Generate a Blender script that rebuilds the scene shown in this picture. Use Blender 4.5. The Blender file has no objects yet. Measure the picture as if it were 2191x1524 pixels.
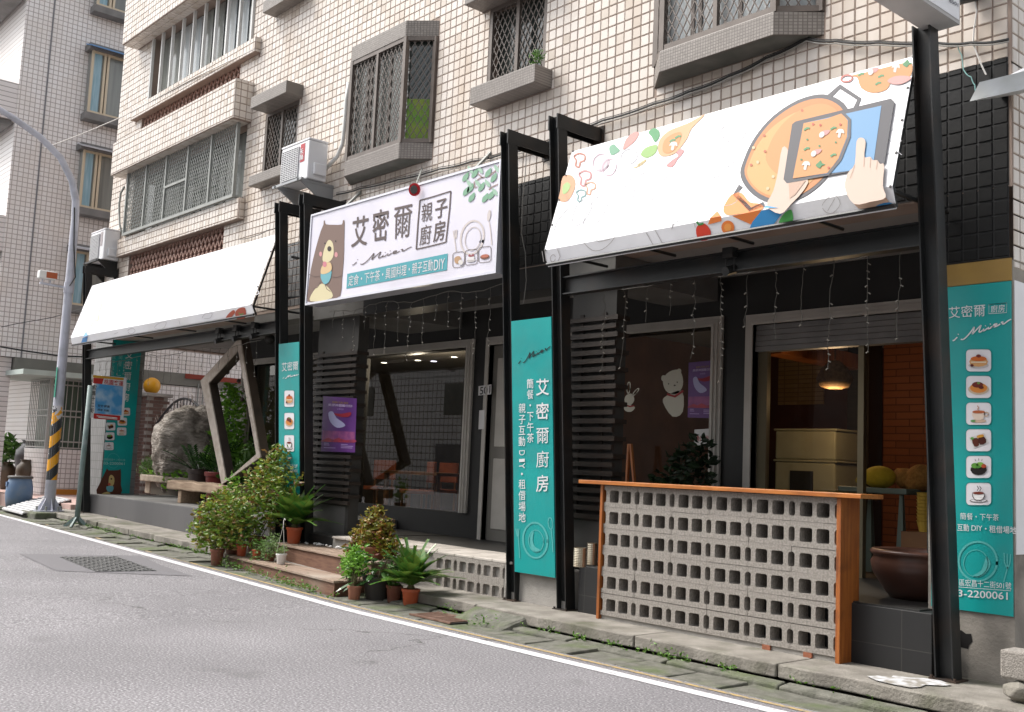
import bpy, bmesh, math, random
import numpy as np
from mathutils import Vector, Matrix
random.seed(7); RNG = np.random.default_rng(11)
S = bpy.context.scene
COL = S.collection
# ------------------------------------------------------------------ camera
W, H = 2191.0, 1524.0
FPX = 2254.27
def cam_axes(yaw, pit, rol):
    f = np.array([-math.sin(yaw)*math.cos(pit), math.cos(yaw)*math.cos(pit), math.sin(pit)])
    r = np.array([math.cos(yaw), math.sin(yaw), 0.0]); u = np.cross(r, f)
    c, s = math.cos(rol), math.sin(rol)
    return np.array([c*r+s*u, -(-s*r+c*u), f])
CR = cam_axes(*[math.radians(a) for a in (48.86, 6.157, 2.558)])
CC = np.array([.082, -.038, 1.414])
cam_d = bpy.data.cameras.new('camera'); cam = bpy.data.objects.new('camera', cam_d); COL.objects.link(cam)
cam_d.sensor_width = 36; cam_d.lens = FPX/W*36; cam_d.clip_start = .05; cam_d.clip_end = 400
m = Matrix.Identity(4)
for i in range(3):
    m[i][0] = CR[0][i]; m[i][1] = -CR[1][i]; m[i][2] = -CR[2][i]; m[i][3] = CC[i]
cam.matrix_world = m
S.camera = cam
# ------------------------------------------------------------------ light
SUN = Vector((-.50, -.36, .79)).normalized()          # towards the hazy sun: high, left, a little in front of the facade
wd = bpy.data.worlds.new('World'); S.world = wd; wd.use_nodes = True
nt = wd.node_tree; nt.nodes.clear()
sky = nt.nodes.new('ShaderNodeTexSky'); sky.sky_type = 'NISHITA'; sky.sun_disc = False
sky.sun_elevation = math.asin(SUN.z); sky.sun_rotation = math.atan2(SUN.x, SUN.y)
sky.air_density = 1.2; sky.dust_density = 4.0; sky.ozone_density = 1.0
hs = nt.nodes.new('ShaderNodeHueSaturation'); hs.inputs['Saturation'].default_value = .22
bg = nt.nodes.new('ShaderNodeBackground'); bg.inputs['Strength'].default_value = .10
wo = nt.nodes.new('ShaderNodeOutputWorld')
nt.links.new(sky.outputs[0], hs.inputs['Color']); nt.links.new(hs.outputs[0], bg.inputs[0]); nt.links.new(bg.outputs[0], wo.inputs[0])
sd = bpy.data.lights.new('sun', 'SUN'); sd.energy = 1.5; sd.angle = math.radians(24); sd.color = (1, .955, .90)
so = bpy.data.objects.new('sun', sd); COL.objects.link(so)
so.rotation_euler = (-SUN).to_track_quat('-Z', 'Y').to_euler()
S.view_settings.view_transform = 'Standard'; S.view_settings.look = 'None'
S.view_settings.exposure = 1.45; S.view_settings.gamma = 1.0
S.cycles.max_bounces = 6; S.cycles.diffuse_bounces = 3; S.cycles.glossy_bounces = 3
S.cycles.transparent_max_bounces = 10; S.cycles.transmission_bounces = 3
S.cycles.use_denoising = True
S.cycles.sample_clamp_indirect = 4.0
# ------------------------------------------------------------------ photo measuring helpers (pixel -> point on a known plane)
def ray(u, v): return CR.T @ np.array([(u-W/2)/FPX, (v-H/2)/FPX, 1.0])
def onY(u, v, y): d = ray(u, v); return CC + d*((y-CC[1])/d[1])
def onZ(u, v, z): d = ray(u, v); return CC + d*((z-CC[2])/d[2])
def onX(u, v, x): d = ray(u, v); return CC + d*((x-CC[0])/d[0])
def G(x): return .014*max(0.0, -x-8.5)                 # the street climbs gently to the left
# ------------------------------------------------------------------ mesh builder
class MB:
    def __init__(s): s.v = []; s.f = []
    def add(s, vs, fs):
        n = len(s.v); s.v += [tuple(map(float, p)) for p in vs]; s.f += [tuple(i+n for i in f) for f in fs]; return s
    def box(s, x0, x1, y0, y1, z0, z1):
        return s.add([(x0,y0,z0),(x1,y0,z0),(x1,y1,z0),(x0,y1,z0),(x0,y0,z1),(x1,y0,z1),(x1,y1,z1),(x0,y1,z1)],
                     [(0,3,2,1),(4,5,6,7),(0,1,5,4),(1,2,6,5),(2,3,7,6),(3,0,4,7)])
    def hexa(s, lo, hi):                               # 4 lower points, 4 upper points, counter-clockwise from above
        return s.add(list(lo)+list(hi), [(0,3,2,1),(4,5,6,7),(0,1,5,4),(1,2,6,5),(2,3,7,6),(3,0,4,7)])
    def bar(s, a, b, w, h, up=(0,0,1)):
        a, b = Vector(a), Vector(b); d = (b-a).normalized(); up = Vector(up)
        if abs(d.dot(up)) > .98: up = Vector((0,1,0))
        x = d.cross(up).normalized(); y = x.cross(d).normalized()
        c = [a+x*sx*w/2+y*sy*h/2 for sx, sy in ((-1,-1),(1,-1),(1,1),(-1,1))]
        e = [p+(b-a) for p in c]
        return s.add(c+e, [(0,1,2,3),(7,6,5,4),(0,4,5,1),(1,5,6,2),(2,6,7,3),(3,7,4,0)])
    def tube(s, pts, r, n=6, caps=True):
        pts = [Vector(p) for p in pts]; rings = []; ref = None
        rr = r if isinstance(r, (list, tuple)) else [r]*len(pts)
        for i, p in enumerate(pts):
            d = (pts[min(i+1, len(pts)-1)]-pts[max(i-1, 0)]).normalized()
            if ref is None: ref = Vector((0,0,1)) if abs(d.z) < .9 else Vector((1,0,0))
            x = d.cross(ref).normalized(); y = x.cross(d).normalized(); ref = y
            rings.append([p+x*rr[i]*math.cos(2*math.pi*k/n)+y*rr[i]*math.sin(2*math.pi*k/n) for k in range(n)])
        vs = [q for rg in rings for q in rg]; fs = []
        for i in range(len(pts)-1):
            for k in range(n):
                a, b = i*n+k, i*n+(k+1) % n; fs.append((a, a+n, b+n, b))
        if caps: fs += [tuple(range(n)), tuple((len(pts)-1)*n+k for k in reversed(range(n)))]
        return s.add(vs, fs)
    def lathe(s, prof, c=(0,0,0), n=20):               # prof: (radius, z) from bottom to top, open surfaces allowed
        vs = []; fs = []
        for r, z in prof:
            for k in range(n):
                a = 2*math.pi*k/n; vs.append((c[0]+r*math.cos(a), c[1]+r*math.sin(a), c[2]+z))
        for i in range(len(prof)-1):
            for k in range(n):
                a, b = i*n+k, i*n+(k+1) % n; fs.append((a, b, b+n, a+n))
        return s.add(vs, fs)
    def poly(s, pts): return s.add(pts, [tuple(range(len(pts)))])
    def prism(s, pts, off):                            # polygon extruded by a vector
        n = len(pts); a = [Vector(p) for p in pts]; b = [p+Vector(off) for p in a]
        return s.add(a+b, [tuple(range(n)), tuple(reversed(range(n, 2*n)))]+[(i, i+n, (i+1) % n+n, (i+1) % n) for i in range(n)])
    def ico(s, c, r, sub=2, squash=(1,1,1)):
        bm = bmesh.new(); bmesh.ops.create_icosphere(bm, subdivisions=sub, radius=1)
        vs = [(c[0]+v.co.x*r*squash[0], c[1]+v.co.y*r*squash[1], c[2]+v.co.z*r*squash[2]) for v in bm.verts]
        fs = [tuple(v.index for v in f.verts) for f in bm.faces]; bm.free(); return s.add(vs, fs)
    def mesh(s, name, mat, base=(0,0,0), smooth=False):
        me = bpy.data.meshes.new(name)
        b = base
        me.from_pydata([(p[0]-b[0], p[1]-b[1], p[2]-b[2]) for p in s.v], [], s.f)
        if mat: me.materials.append(mat)
        if smooth: me.polygons.foreach_set('use_smooth', [True]*len(me.polygons))
        me.update(); return me
    def build(s, name, mat, parent=None, smooth=False, bevel=0, fix=True):
        base = WL.get(parent.name, (0,0,0)) if parent else (0,0,0)
        me = s.mesh(name, mat, base, smooth)
        if fix:
            bm = bmesh.new(); bm.from_mesh(me); bmesh.ops.recalc_face_normals(bm, faces=bm.faces); bm.to_mesh(me); bm.free()
        o = bpy.data.objects.new(name, me); COL.objects.link(o)
        if parent: o.parent = parent; WL[o.name] = base
        if bevel:
            md = o.modifiers.new('bevel', 'BEVEL'); md.width = bevel; md.segments = 2; md.limit_method = 'ANGLE'
        return o
WL = {}                                               # world origin of every parent
def thing(name, label, cat, loc=(0,0,0), group=None):
    o = bpy.data.objects.new(name, None); COL.objects.link(o); o.empty_display_size = .1
    o.location = loc; WL[o.name] = tuple(loc); return tag(o, label, cat, group)
def tag(o, label=None, cat=None, group=None, kind=None):
    if label: o['label'] = label
    if cat: o['category'] = cat
    if group: o['group'] = group
    if kind: o['kind'] = kind
    return o
def share(name, me, parent, loc, rot=(0,0,0), scale=None):   # a part that shares mesh data
    o = bpy.data.objects.new(name, me); COL.objects.link(o)
    b = WL.get(parent.name, (0,0,0)); o.parent = parent; WL[o.name] = b
    o.location = (loc[0]-b[0], loc[1]-b[1], loc[2]-b[2]); o.rotation_euler = rot
    if scale: o.scale = scale
    return o
# ------------------------------------------------------------------ materials
MATS = {}
def srgb(h):
    h = h.lstrip('#'); c = [int(h[i:i+2], 16)/255 for i in (0,2,4)]
    return tuple(x/12.92 if x <= .04045 else ((x+.055)/1.055)**2.4 for x in c)
def _new(name):
    mt = bpy.data.materials.new(name); mt.use_nodes = True; t = mt.node_tree
    return mt, t, t.nodes['Principled BSDF'], t.nodes, t.links
def mat(name, c, rough=.6, metal=0, c2=None, scale=6, detail=4, bump=0, bscale=None, spec=.5, bdist=.01, dirt=None, dscale=1.5, damt=.5, stretch=None, contrast=(.35,.65)):
    """base colour c mixed with c2 by noise, bump, and shaped stains of colour dirt"""
    if name in MATS: return MATS[name]
    mt, t, b, N, L = _new(name); MATS[name] = mt
    b.inputs['Roughness'].default_value = rough; b.inputs['Metallic'].default_value = metal
    b.inputs['Specular IOR Level'].default_value = spec
    b.inputs['Base Color'].default_value = (*c, 1)
    tc = N.new('ShaderNodeTexCoord'); vec = tc.outputs['Object']
    if stretch:
        mp = N.new('ShaderNodeMapping'); mp.inputs['Scale'].default_value = stretch; L.new(vec, mp.inputs[0]); vec = mp.outputs[0]
    out = None
    if c2:
        n = N.new('ShaderNodeTexNoise'); n.inputs['Scale'].default_value = scale; n.inputs['Detail'].default_value = detail; L.new(vec, n.inputs['Vector'])
        r = N.new('ShaderNodeMapRange'); r.inputs[1].default_value = contrast[0]; r.inputs[2].default_value = contrast[1]; L.new(n.outputs[0], r.inputs[0])
        mx = N.new('ShaderNodeMix'); mx.data_type = 'RGBA'; mx.inputs[6].default_value = (*c, 1); mx.inputs[7].default_value = (*c2, 1)
        L.new(r.outputs[0], mx.inputs[0]); out = mx.outputs[2]
    if dirt:
        n = N.new('ShaderNodeTexNoise'); n.inputs['Scale'].default_value = dscale; n.inputs['Detail'].default_value = 6; L.new(tc.outputs['Object'], n.inputs['Vector'])
        r = N.new('ShaderNodeMapRange'); r.inputs[1].default_value = .5; r.inputs[2].default_value = .72; r.inputs[4].default_value = damt; L.new(n.outputs[0], r.inputs[0])
        mx = N.new('ShaderNodeMix'); mx.data_type = 'RGBA'; mx.inputs[6].default_value = (*c, 1); mx.inputs[7].default_value = (*dirt, 1)
        if out: L.new(out, mx.inputs[6])
        L.new(r.outputs[0], mx.inputs[0]); out = mx.outputs[2]
    if out: L.new(out, b.inputs['Base Color'])
    if bump:
        n = N.new('ShaderNodeTexNoise'); n.inputs['Scale'].default_value = bscale or scale*4; n.inputs['Detail'].default_value = 5; L.new(vec, n.inputs['Vector'])
        bp = N.new('ShaderNodeBump'); bp.inputs['Strength'].default_value = bump; bp.inputs['Distance'].default_value = bdist
        L.new(n.outputs[0], bp.inputs['Height']); L.new(bp.outputs[0], b.inputs['Normal'])
    return mt
INK = [1.0]
def flat(hexc, rough=.55):
    k = INK[0]; return mat('print_%s_%d' % (hexc.strip('#'), k*100), tuple(c*k for c in srgb(hexc)), rough, spec=.3)
def grid_mat(name, c1, c2, grout, bw, bh, mortar, axis='XZ', rough=.4, off=0.0, dirt=None, damt=.4, bump=.4, dscale=.8):
    """tiles / bricks too small or far to be picked apart; world scale"""
    if name in MATS: return MATS[name]
    mt, t, b, N, L = _new(name); MATS[name] = mt
    b.inputs['Roughness'].default_value = rough
    g = N.new('ShaderNodeNewGeometry'); sp = N.new('ShaderNodeSeparateXYZ'); L.new(g.outputs['Position'], sp.inputs[0])
    cb = N.new('ShaderNodeCombineXYZ')
    L.new(sp.outputs['XYZ'.index(axis[0])], cb.inputs[0]); L.new(sp.outputs['XYZ'.index(axis[1])], cb.inputs[1])
    br = N.new('ShaderNodeTexBrick'); br.offset = off; br.inputs['Scale'].default_value = 1
    br.inputs['Brick Width'].default_value = bw; br.inputs['Row Height'].default_value = bh; br.inputs['Mortar Size'].default_value = mortar
    br.inputs['Color1'].default_value = (*c1, 1); br.inputs['Color2'].default_value = (*c2, 1); br.inputs['Mortar'].default_value = (*grout, 1)
    br.inputs['Bias'].default_value = 0
    L.new(cb.outputs[0], br.inputs['Vector']); out = br.outputs[0]
    if dirt:
        n = N.new('ShaderNodeTexNoise'); n.inputs['Scale'].default_value = dscale; n.inputs['Detail'].default_value = 6; L.new(g.outputs['Position'], n.inputs['Vector'])
        r = N.new('ShaderNodeMapRange'); r.inputs[1].default_value = .45; r.inputs[2].default_value = .75; r.inputs[4].default_value = damt; L.new(n.outputs[0], r.inputs[0])
        mx = N.new('ShaderNodeMix'); mx.data_type = 'RGBA'; mx.inputs[7].default_value = (*dirt, 1); L.new(out, mx.inputs[6]); L.new(r.outputs[0], mx.inputs[0]); out = mx.outputs[2]
    L.new(out, b.inputs['Base Color'])
    if bump:
        bp = N.new('ShaderNodeBump'); bp.inputs['Strength'].default_value = bump; bp.inputs['Distance'].default_value = .006; bp.invert = True
        L.new(br.outputs['Fac'], bp.inputs['Height']); L.new(bp.outputs[0], b.inputs['Normal'])
    return mt
def leaf_mat(name, cols, rough=.45):
    if name in MATS: return MATS[name]
    mt, t, b, N, L = _new(name); MATS[name] = mt
    b.inputs['Roughness'].default_value = rough
    g = N.new('ShaderNodeNewGeometry'); r = N.new('ShaderNodeValToRGB'); L.new(g.outputs['Random Per Island'], r.inputs[0])
    el = r.color_ramp.elements
    while len(el) < len(cols): el.new(.5)
    for i, c in enumerate(cols): el[i].position = i/(len(cols)-1); el[i].color = (*c, 1)
    L.new(r.outputs[0], b.inputs['Base Color'])
    tr = N.new('ShaderNodeBsdfTranslucent'); L.new(r.outputs[0], tr.inputs[0])
    mx = N.new('ShaderNodeMixShader'); mx.inputs[0].default_value = .25
    L.new(b.outputs[0], mx.inputs[1]); L.new(tr.outputs[0], mx.inputs[2]); L.new(mx.outputs[0], N['Material Output'].inputs[0])
    return mt
def glass_mat(name, tint=(1,1,1), ior=1.7, rough=0.0):
    if name in MATS: return MATS[name]
    mt, t, b, N, L = _new(name); MATS[name] = mt
    N.remove(b); gl = N.new('ShaderNodeBsdfGlossy'); gl.inputs['Roughness'].default_value = rough
    tp = N.new('ShaderNodeBsdfTransparent'); tp.inputs[0].default_value = (*tint, 1)
    fr = N.new('ShaderNodeFresnel'); fr.inputs[0].default_value = ior
    mx = N.new('ShaderNodeMixShader'); L.new(fr.outputs[0], mx.inputs[0]); L.new(tp.outputs[0], mx.inputs[1]); L.new(gl.outputs[0], mx.inputs[2])
    L.new(mx.outputs[0], N['Material Output'].inputs[0]); return mt
def emit_mat(name, c, s):
    if name in MATS: return MATS[name]
    mt, t, b, N, L = _new(name); MATS[name] = mt
    b.inputs['Base Color'].default_value = (*c, 1); b.inputs['Emission Color'].default_value = (*c, 1); b.inputs['Emission Strength'].default_value = s
    return mt
def tile_mat(name, c, c2, c3, pitch, rough=.28, stain=None, ox=0, oz=0):
    """glazed facade tile: each tile its own tone, plus weather stains"""
    if name in MATS: return MATS[name]
    mt, t, b, N, L = _new(name); MATS[name] = mt
    b.inputs['Roughness'].default_value = rough; b.inputs['Specular IOR Level'].default_value = .45
    g = N.new('ShaderNodeNewGeometry'); mp = N.new('ShaderNodeVectorMath'); mp.operation = 'SUBTRACT'; mp.inputs[1].default_value = (ox, 0, oz)
    L.new(g.outputs['Position'], mp.inputs[0])
    dv = N.new('ShaderNodeVectorMath'); dv.operation = 'SCALE'; dv.inputs[3].default_value = 1/pitch; L.new(mp.outputs[0], dv.inputs[0])
    fl = N.new('ShaderNodeVectorMath'); fl.operation = 'FLOOR'; L.new(dv.outputs[0], fl.inputs[0])
    wn = N.new('ShaderNodeTexWhiteNoise'); wn.noise_dimensions = '3D'; L.new(fl.outputs[0], wn.inputs[0])
    rp = N.new('ShaderNodeValToRGB'); L.new(wn.outputs[0], rp.inputs[0]); el = rp.color_ramp.elements; el.new(.6)
    for i, (p, cc) in enumerate(((0, c3), (.25, c), (1, c2))): el[i].position = p; el[i].color = (*cc, 1)
    out = rp.outputs[0]
    if stain:
        mp2 = N.new('ShaderNodeMapping'); mp2.inputs['Scale'].default_value = (1.6, 1, .45); L.new(g.outputs['Position'], mp2.inputs[0])
        n = N.new('ShaderNodeTexNoise'); n.inputs['Scale'].default_value = 1.3; n.inputs['Detail'].default_value = 7; L.new(mp2.outputs[0], n.inputs['Vector'])
        r = N.new('ShaderNodeMapRange'); r.inputs[1].default_value = .5; r.inputs[2].default_value = .8; r.inputs[4].default_value = .85; L.new(n.outputs[0], r.inputs[0])
        mx = N.new('ShaderNodeMix'); mx.data_type = 'RGBA'; mx.inputs[7].default_value = (*stain, 1); L.new(out, mx.inputs[6]); L.new(r.outputs[0], mx.inputs[0]); out = mx.outputs[2]
    L.new(out, b.inputs['Base Color'])
    n = N.new('ShaderNodeTexNoise'); n.inputs['Scale'].default_value = 14; L.new(g.outputs['Position'], n.inputs['Vector'])
    bp = N.new('ShaderNodeBump'); bp.inputs['Strength'].default_value = .12; bp.inputs['Distance'].default_value = .01; L.new(n.outputs[0], bp.inputs['Height']); L.new(bp.outputs[0], b.inputs['Normal'])
    return mt
TP = .1087
X00 = float(onY(1189.5, 104.3, 7.2)[0]); Z00 = float(onY(1175.1, 109.6, 7.2)[2])   # a measured joint of the tile grid
M_tile = tile_mat('facade_tile', (.605,.545,.485), (.665,.605,.55), (.50,.43,.36), TP, stain=(.50,.40,.31), ox=X00, oz=Z00)
M_grout = mat('facade_grout', (.27,.205,.17), .9, c2=(.34,.265,.22), scale=3)
M_black = mat('black_painted_tile', (.004,.0042,.0045), .55, spec=.25, c2=(.008,.008,.008), scale=5, bump=.15, bscale=30)
M_mosaic = grid_mat('sill_mosaic', (.21,.185,.165), (.28,.25,.225), (.13,.115,.10), .028, .028, .0035, 'XZ', .5, dirt=(.12,.10,.09), damt=.5)
M_soffit = mat('sill_underside', (.17,.165,.15), .8, c2=(.11,.115,.10), scale=4, bump=.2)
M_steel = mat('painted_steel', (.009,.010,.0105), .44, c2=(.015,.016,.016), scale=3, bump=.05, bscale=60, dirt=(.045,.026,.016), damt=.4, dscale=3.5, spec=.4)
M_alu = mat('brown_anodised_frame', (.105,.085,.072), .45, metal=.2, c2=(.14,.115,.10), scale=4)
M_alug = mat('grey_green_grille_paint', (.24,.25,.235), .5, c2=(.30,.31,.29), scale=5)
M_pane = mat('dark_window_pane', (.035,.045,.042), .08, c2=(.075,.085,.075), scale=1.3, spec=.8)
M_curtain = mat('curtained_pane', (.25,.26,.24), .12, c2=(.16,.17,.16), scale=1.0, spec=.7, stretch=(9,9,.4))
M_curtb = mat('pale_curtained_pane', (.52,.53,.52), .15, c2=(.36,.40,.42), scale=1.0, spec=.6, stretch=(10,10,.4))
M_vinyl = mat('white_vinyl_sheet', (.78,.78,.80), .45, c2=(.72,.72,.75), scale=1.5, bump=.35, bscale=2.2, bdist=.03, stretch=(1,1,.6), dirt=(.60,.58,.54), damt=.35, dscale=1.2)
M_sign = mat('sign_face_vinyl', (.62,.60,.68), .4, c2=(.57,.555,.63), scale=1.5, bump=.12, bscale=3, bdist=.01, dirt=(.50,.48,.52), damt=.4, dscale=1.5)
M_white = mat('white_painted_metal', (.72,.72,.70), .4, c2=(.64,.64,.61), scale=3)
M_teal = mat('teal_banner_vinyl', (.0,.30,.285), .42, c2=(.0,.25,.245), scale=1.6, bump=.35, bscale=3.5, bdist=.015, dirt=(.03,.23,.22), damt=.5, dscale=3)
M_conc = mat('concrete', (.36,.34,.31), .88, c2=(.27,.255,.235), scale=5, bump=.5, bscale=60, dirt=(.17,.16,.14), damt=.6)
M_kerb = mat('worn_kerb_concrete', (.255,.235,.205), .9, c2=(.165,.15,.128), scale=5, bump=.8, bscale=50, dirt=(.07,.075,.038), damt=.75, dscale=2.6)
M_gut = mat('mossy_gutter_slab', (.150,.145,.122), .92, c2=(.085,.085,.066), scale=9, bump=1.0, bscale=45, dirt=(.075,.105,.028), damt=.8, dscale=2.4)
M_block = mat('breeze_block', (.315,.288,.258), .95, c2=(.21,.19,.168), scale=60, detail=3, bump=.8, bscale=110, dirt=(.19,.175,.155), damt=.5, dscale=3)
M_wood = mat('orange_varnished_wood', (.47,.17,.035), .42, c2=(.33,.10,.018), scale=3, stretch=(1.2,14,14), bump=.08, bscale=20, dirt=(.16,.05,.012), damt=.5, dscale=5)
M_woodv = mat('orange_varnished_board', (.36,.115,.022), .45, c2=(.24,.065,.012), scale=3, stretch=(14,14,1.0), bump=.08, bscale=20, dirt=(.10,.03,.008), damt=.6, dscale=5)
M_oldwood = mat('weathered_plank', (.30,.22,.165), .85, c2=(.17,.115,.08), scale=3, stretch=(1.2,16,16), bump=.35, bscale=18, dirt=(.40,.36,.31), damt=.45)
M_slat = mat('dark_stained_slat', (.016,.010,.007), .6, c2=(.030,.019,.012), scale=3, stretch=(1.5,18,18), bump=.3, bscale=14)
M_asph = None
M_pot = mat('orange_plastic_pot', (.50,.10,.035), .5, c2=(.42,.085,.035), scale=4, dirt=(.30,.16,.10), damt=.35, dscale=6)
M_pot2 = mat('brown_plastic_pot', (.20,.065,.035), .6, c2=(.14,.045,.028), scale=5, dirt=(.22,.16,.12), damt=.5, dscale=8)
M_soil = mat('potting_soil', (.035,.024,.017), .95, c2=(.06,.04,.03), scale=30, bump=.8)
M_stem = mat('green_brown_stem', (.10,.075,.03), .8, c2=(.06,.08,.02), scale=8)
L_col = leaf_mat('coleus_leaf', [(.22,.28,.03),(.15,.25,.025),(.09,.18,.02),(.20,.10,.04),(.30,.27,.035),(.12,.22,.025),(.18,.29,.03)])
L_green = leaf_mat('green_leaf', [(.05,.14,.02),(.085,.20,.025),(.04,.10,.018),(.13,.25,.04)])
L_bright = leaf_mat('bright_leaf', [(.13,.33,.025),(.20,.40,.04),(.09,.24,.02)])
L_dark = leaf_mat('dark_glossy_leaf', [(.018,.05,.014),(.03,.085,.02),(.05,.11,.03)], .25)
L_cycad = leaf_mat('cycad_leaflet', [(.04,.13,.022),(.065,.18,.028),(.10,.20,.035),(.13,.17,.025)], .3)
L_grey = leaf_mat('grey_green_leaf', [(.16,.26,.08),(.22,.32,.12),(.11,.20,.05)])
L_weed = leaf_mat('weed_leaf', [(.11,.24,.025),(.07,.17,.02),(.16,.28,.05)])
# ------------------------------------------------------------------ flat prints and lettering on real planes
class Plane:
    def __init__(s, p0, p1, p2):
        s.o = np.array(p0, float); n = np.cross(np.array(p1, float)-s.o, np.array(p2, float)-s.o); n /= np.linalg.norm(n)
        if n @ (CC-s.o) < 0: n = -n
        s.n = n
    def hit(s, u, v, off=0.0):
        d = ray(u, v); o = s.o+s.n*off; t = ((o-CC) @ s.n)/(d @ s.n); return CC+d*t
LAY = .0016
class Print:
    """draws flat shapes on a plane from measured outlines; zo = (x0, y0, scale) of the measuring view"""
    def __init__(s, parent, plane, zo=(0,0,1), base=.002): s.p = parent; s.pl = plane; s.z = zo; s.b = base
    def q(s, x, y, lay): return s.pl.hit(s.z[0]+x/s.z[2], s.z[1]+y/s.z[2], s.b+lay*LAY)
    def poly(s, name, m, pts, lay=1):
        return MB().poly([s.q(x, y, lay) for x, y in pts]).build(name, m, s.p, fix=False)
    def polys(s, name, m, lst, lay=1):
        for pts in lst: s.poly(name, m, pts, lay)
    def ell(s, cx, cy, a, b, rot=0, n=28):
        r = math.radians(rot); c, sn = math.cos(r), math.sin(r)
        return [(cx+a*math.cos(t)*c-b*math.sin(t)*sn, cy+a*math.cos(t)*sn+b*math.sin(t)*c) for t in [2*math.pi*i/n for i in range(n)]]
    def strokes(s, name, m, lst, w, lay=1):
        b = MB()
        for pts in lst:
            pts = [Vector((p[0], p[1])) for p in pts]; ws = w if isinstance(w, (list, tuple)) else [w]*len(pts)
            L, R = [], []
            for i, p in enumerate(pts):
                d = (pts[min(i+1, len(pts)-1)]-pts[max(i-1, 0)])
                d = d.normalized() if d.length > 1e-6 else Vector((1, 0)); nn = Vector((-d.y, d.x))*(ws[i % len(ws)]/2)
                L.append(p+nn); R.append(p-nn)
            vs = [s.q(p.x, p.y, lay) for p in L]+[s.q(p.x, p.y, lay) for p in R]; n = len(pts)
            b.add(vs, [(i, i+1, n+i+1, n+i) for i in range(n-1)])
        o = b.build(name, m, s.p, fix=False)
        if len(lst) > 1: o['kind'] = 'stuff'
        return o
    def ring(s, name, m, pts, w, lay=1): return s.strokes(name, m, [list(pts)+[pts[0], pts[1]]], w, lay)
    def text(s, txt, m, quad, lay=2, bold=0.0, name='lettering', em=True):
        v, f, wd_ = text_mesh(txt, bold); (x0, y0), (x1, y1), (x2, y2), (x3, y3) = quad
        lo, hi = (-.12, .88) if em else (0.0, .70)
        out = []
        for x, y in v:
            a = x/wd_; t = 1-(y-lo)/(hi-lo)
            px = (1-t)*((1-a)*x0+a*x1)+t*((1-a)*x3+a*x2); py = (1-t)*((1-a)*y0+a*y1)+t*((1-a)*y3+a*y2)
            out.append(s.q(px, py, lay))
        return MB().add(out, f).build(name, m, s.p, fix=False)
    def vtext(s, txt, m, top, bot, wpx, gap=.12, lay=2, bold=0.0, name='lettering'):
        """characters one under the other; top/bot = centre of the column ends in the measuring view; wpx=(top,bottom) widths, slope of the rows"""
        n = len(txt); sl = wpx[2] if len(wpx) > 2 else 0; grp = []
        for i, ch in enumerate(txt):
            t0, t1 = (i+gap/2)/n, (i+1-gap/2)/n
            def pt(t): return top[0]+(bot[0]-top[0])*t, top[1]+(bot[1]-top[1])*t, (wpx[0]+(wpx[1]-wpx[0])*t)/2
            a, b, w1 = pt(t0); c, d, w2 = pt(t1)
            s.text(ch, m, [(a-w1, b-sl*w1), (a+w1, b+sl*w1), (c+w2, d+sl*w2), (c-w2, d-sl*w2)], lay, bold, name)
_TX = {}
def text_mesh(txt, bold):
    bold = 0.0 if any(ch in '爾廚親號餐' for ch in txt) else min(bold, .010)
    k = (txt, bold)
    if k in _TX: return _TX[k]
    c = bpy.data.curves.new('txt', 'FONT'); c.body = txt; c.resolution_u = 3; c.offset = bold
    o = bpy.data.objects.new('txt', c); COL.objects.link(o)
    dg = bpy.context.evaluated_depsgraph_get(); dg.update()
    me = bpy.data.meshes.new_from_object(o.evaluated_get(dg))
    v = [(p.co.x, p.co.y) for p in me.vertices]; f = [tuple(q.vertices) for q in me.polygons]
    wmax = max([p[0] for p in v]+[.1]); nw = len(txt) if all(ord(ch) > 0x2000 for ch in txt) else wmax
    bpy.data.objects.remove(o); bpy.data.curves.remove(c); bpy.data.meshes.remove(me)
    _TX[k] = (v, f, max(nw, wmax)); return _TX[k]
SCRIPT = [  # the handwritten word, in a 100 x 40 box
 [(2,30),(4,31),(7,27),(9,24)],[(10,17),(11,16)],
 [(14,33),(18,35),(24,28),(30,16),(34,6),(33,16),(31,26),(36,18),(42,8),(44,6),(42,16),(41,25),(44,25),(47,21)],
 [(48,18),(47,24),(50,24),(53,19)],[(50,11),(51,10)],
 [(55,16),(54,22),(57,22),(60,17)],[(57,9),(58,8)],
 [(61,19),(66,16),(67,12),(63,13),(62,19),(66,21),(72,16)],
 [(73,12),(76,11),(75,17),(78,18),(83,12),(88,8)]]
def script_word(pr, m, quad, w, lay=2):
    (x0, y0), (x1, y1), (x2, y2), (x3, y3) = quad; out = []
    for st in SCRIPT:
        sm = []
        for i in range(len(st)-1):
            p0, p1, p2, p3 = st[max(i-1,0)], st[i], st[i+1], st[min(i+2,len(st)-1)]
            for k in range(4):
                t = k/4; sm.append(tuple(.5*((2*p1[j])+(-p0[j]+p2[j])*t+(2*p0[j]-5*p1[j]+4*p2[j]-p3[j])*t*t+(-p0[j]+3*p1[j]-3*p2[j]+p3[j])*t**3) for j in (0,1)))
        sm.append(st[-1])
        o = []
        for x, y in sm:
            a, t = x/90, y/38
            o.append(((1-t)*((1-a)*x0+a*x1)+t*((1-a)*x3+a*x2), (1-t)*((1-a)*y0+a*y1)+t*((1-a)*y3+a*y2)))
        out.append(o)
    pr.strokes('lettering', m, out, w, lay)
def quad_rect(x0, y0, x1, y1, sl0=0.0, sl1=None):      # box in view coords whose top/bottom edges slope
    sl1 = sl0 if sl1 is None else sl1; w = x1-x0
    return [(x0, y0), (x1, y0+sl0*w), (x1, y1+sl1*w), (x0, y1)]
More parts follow.
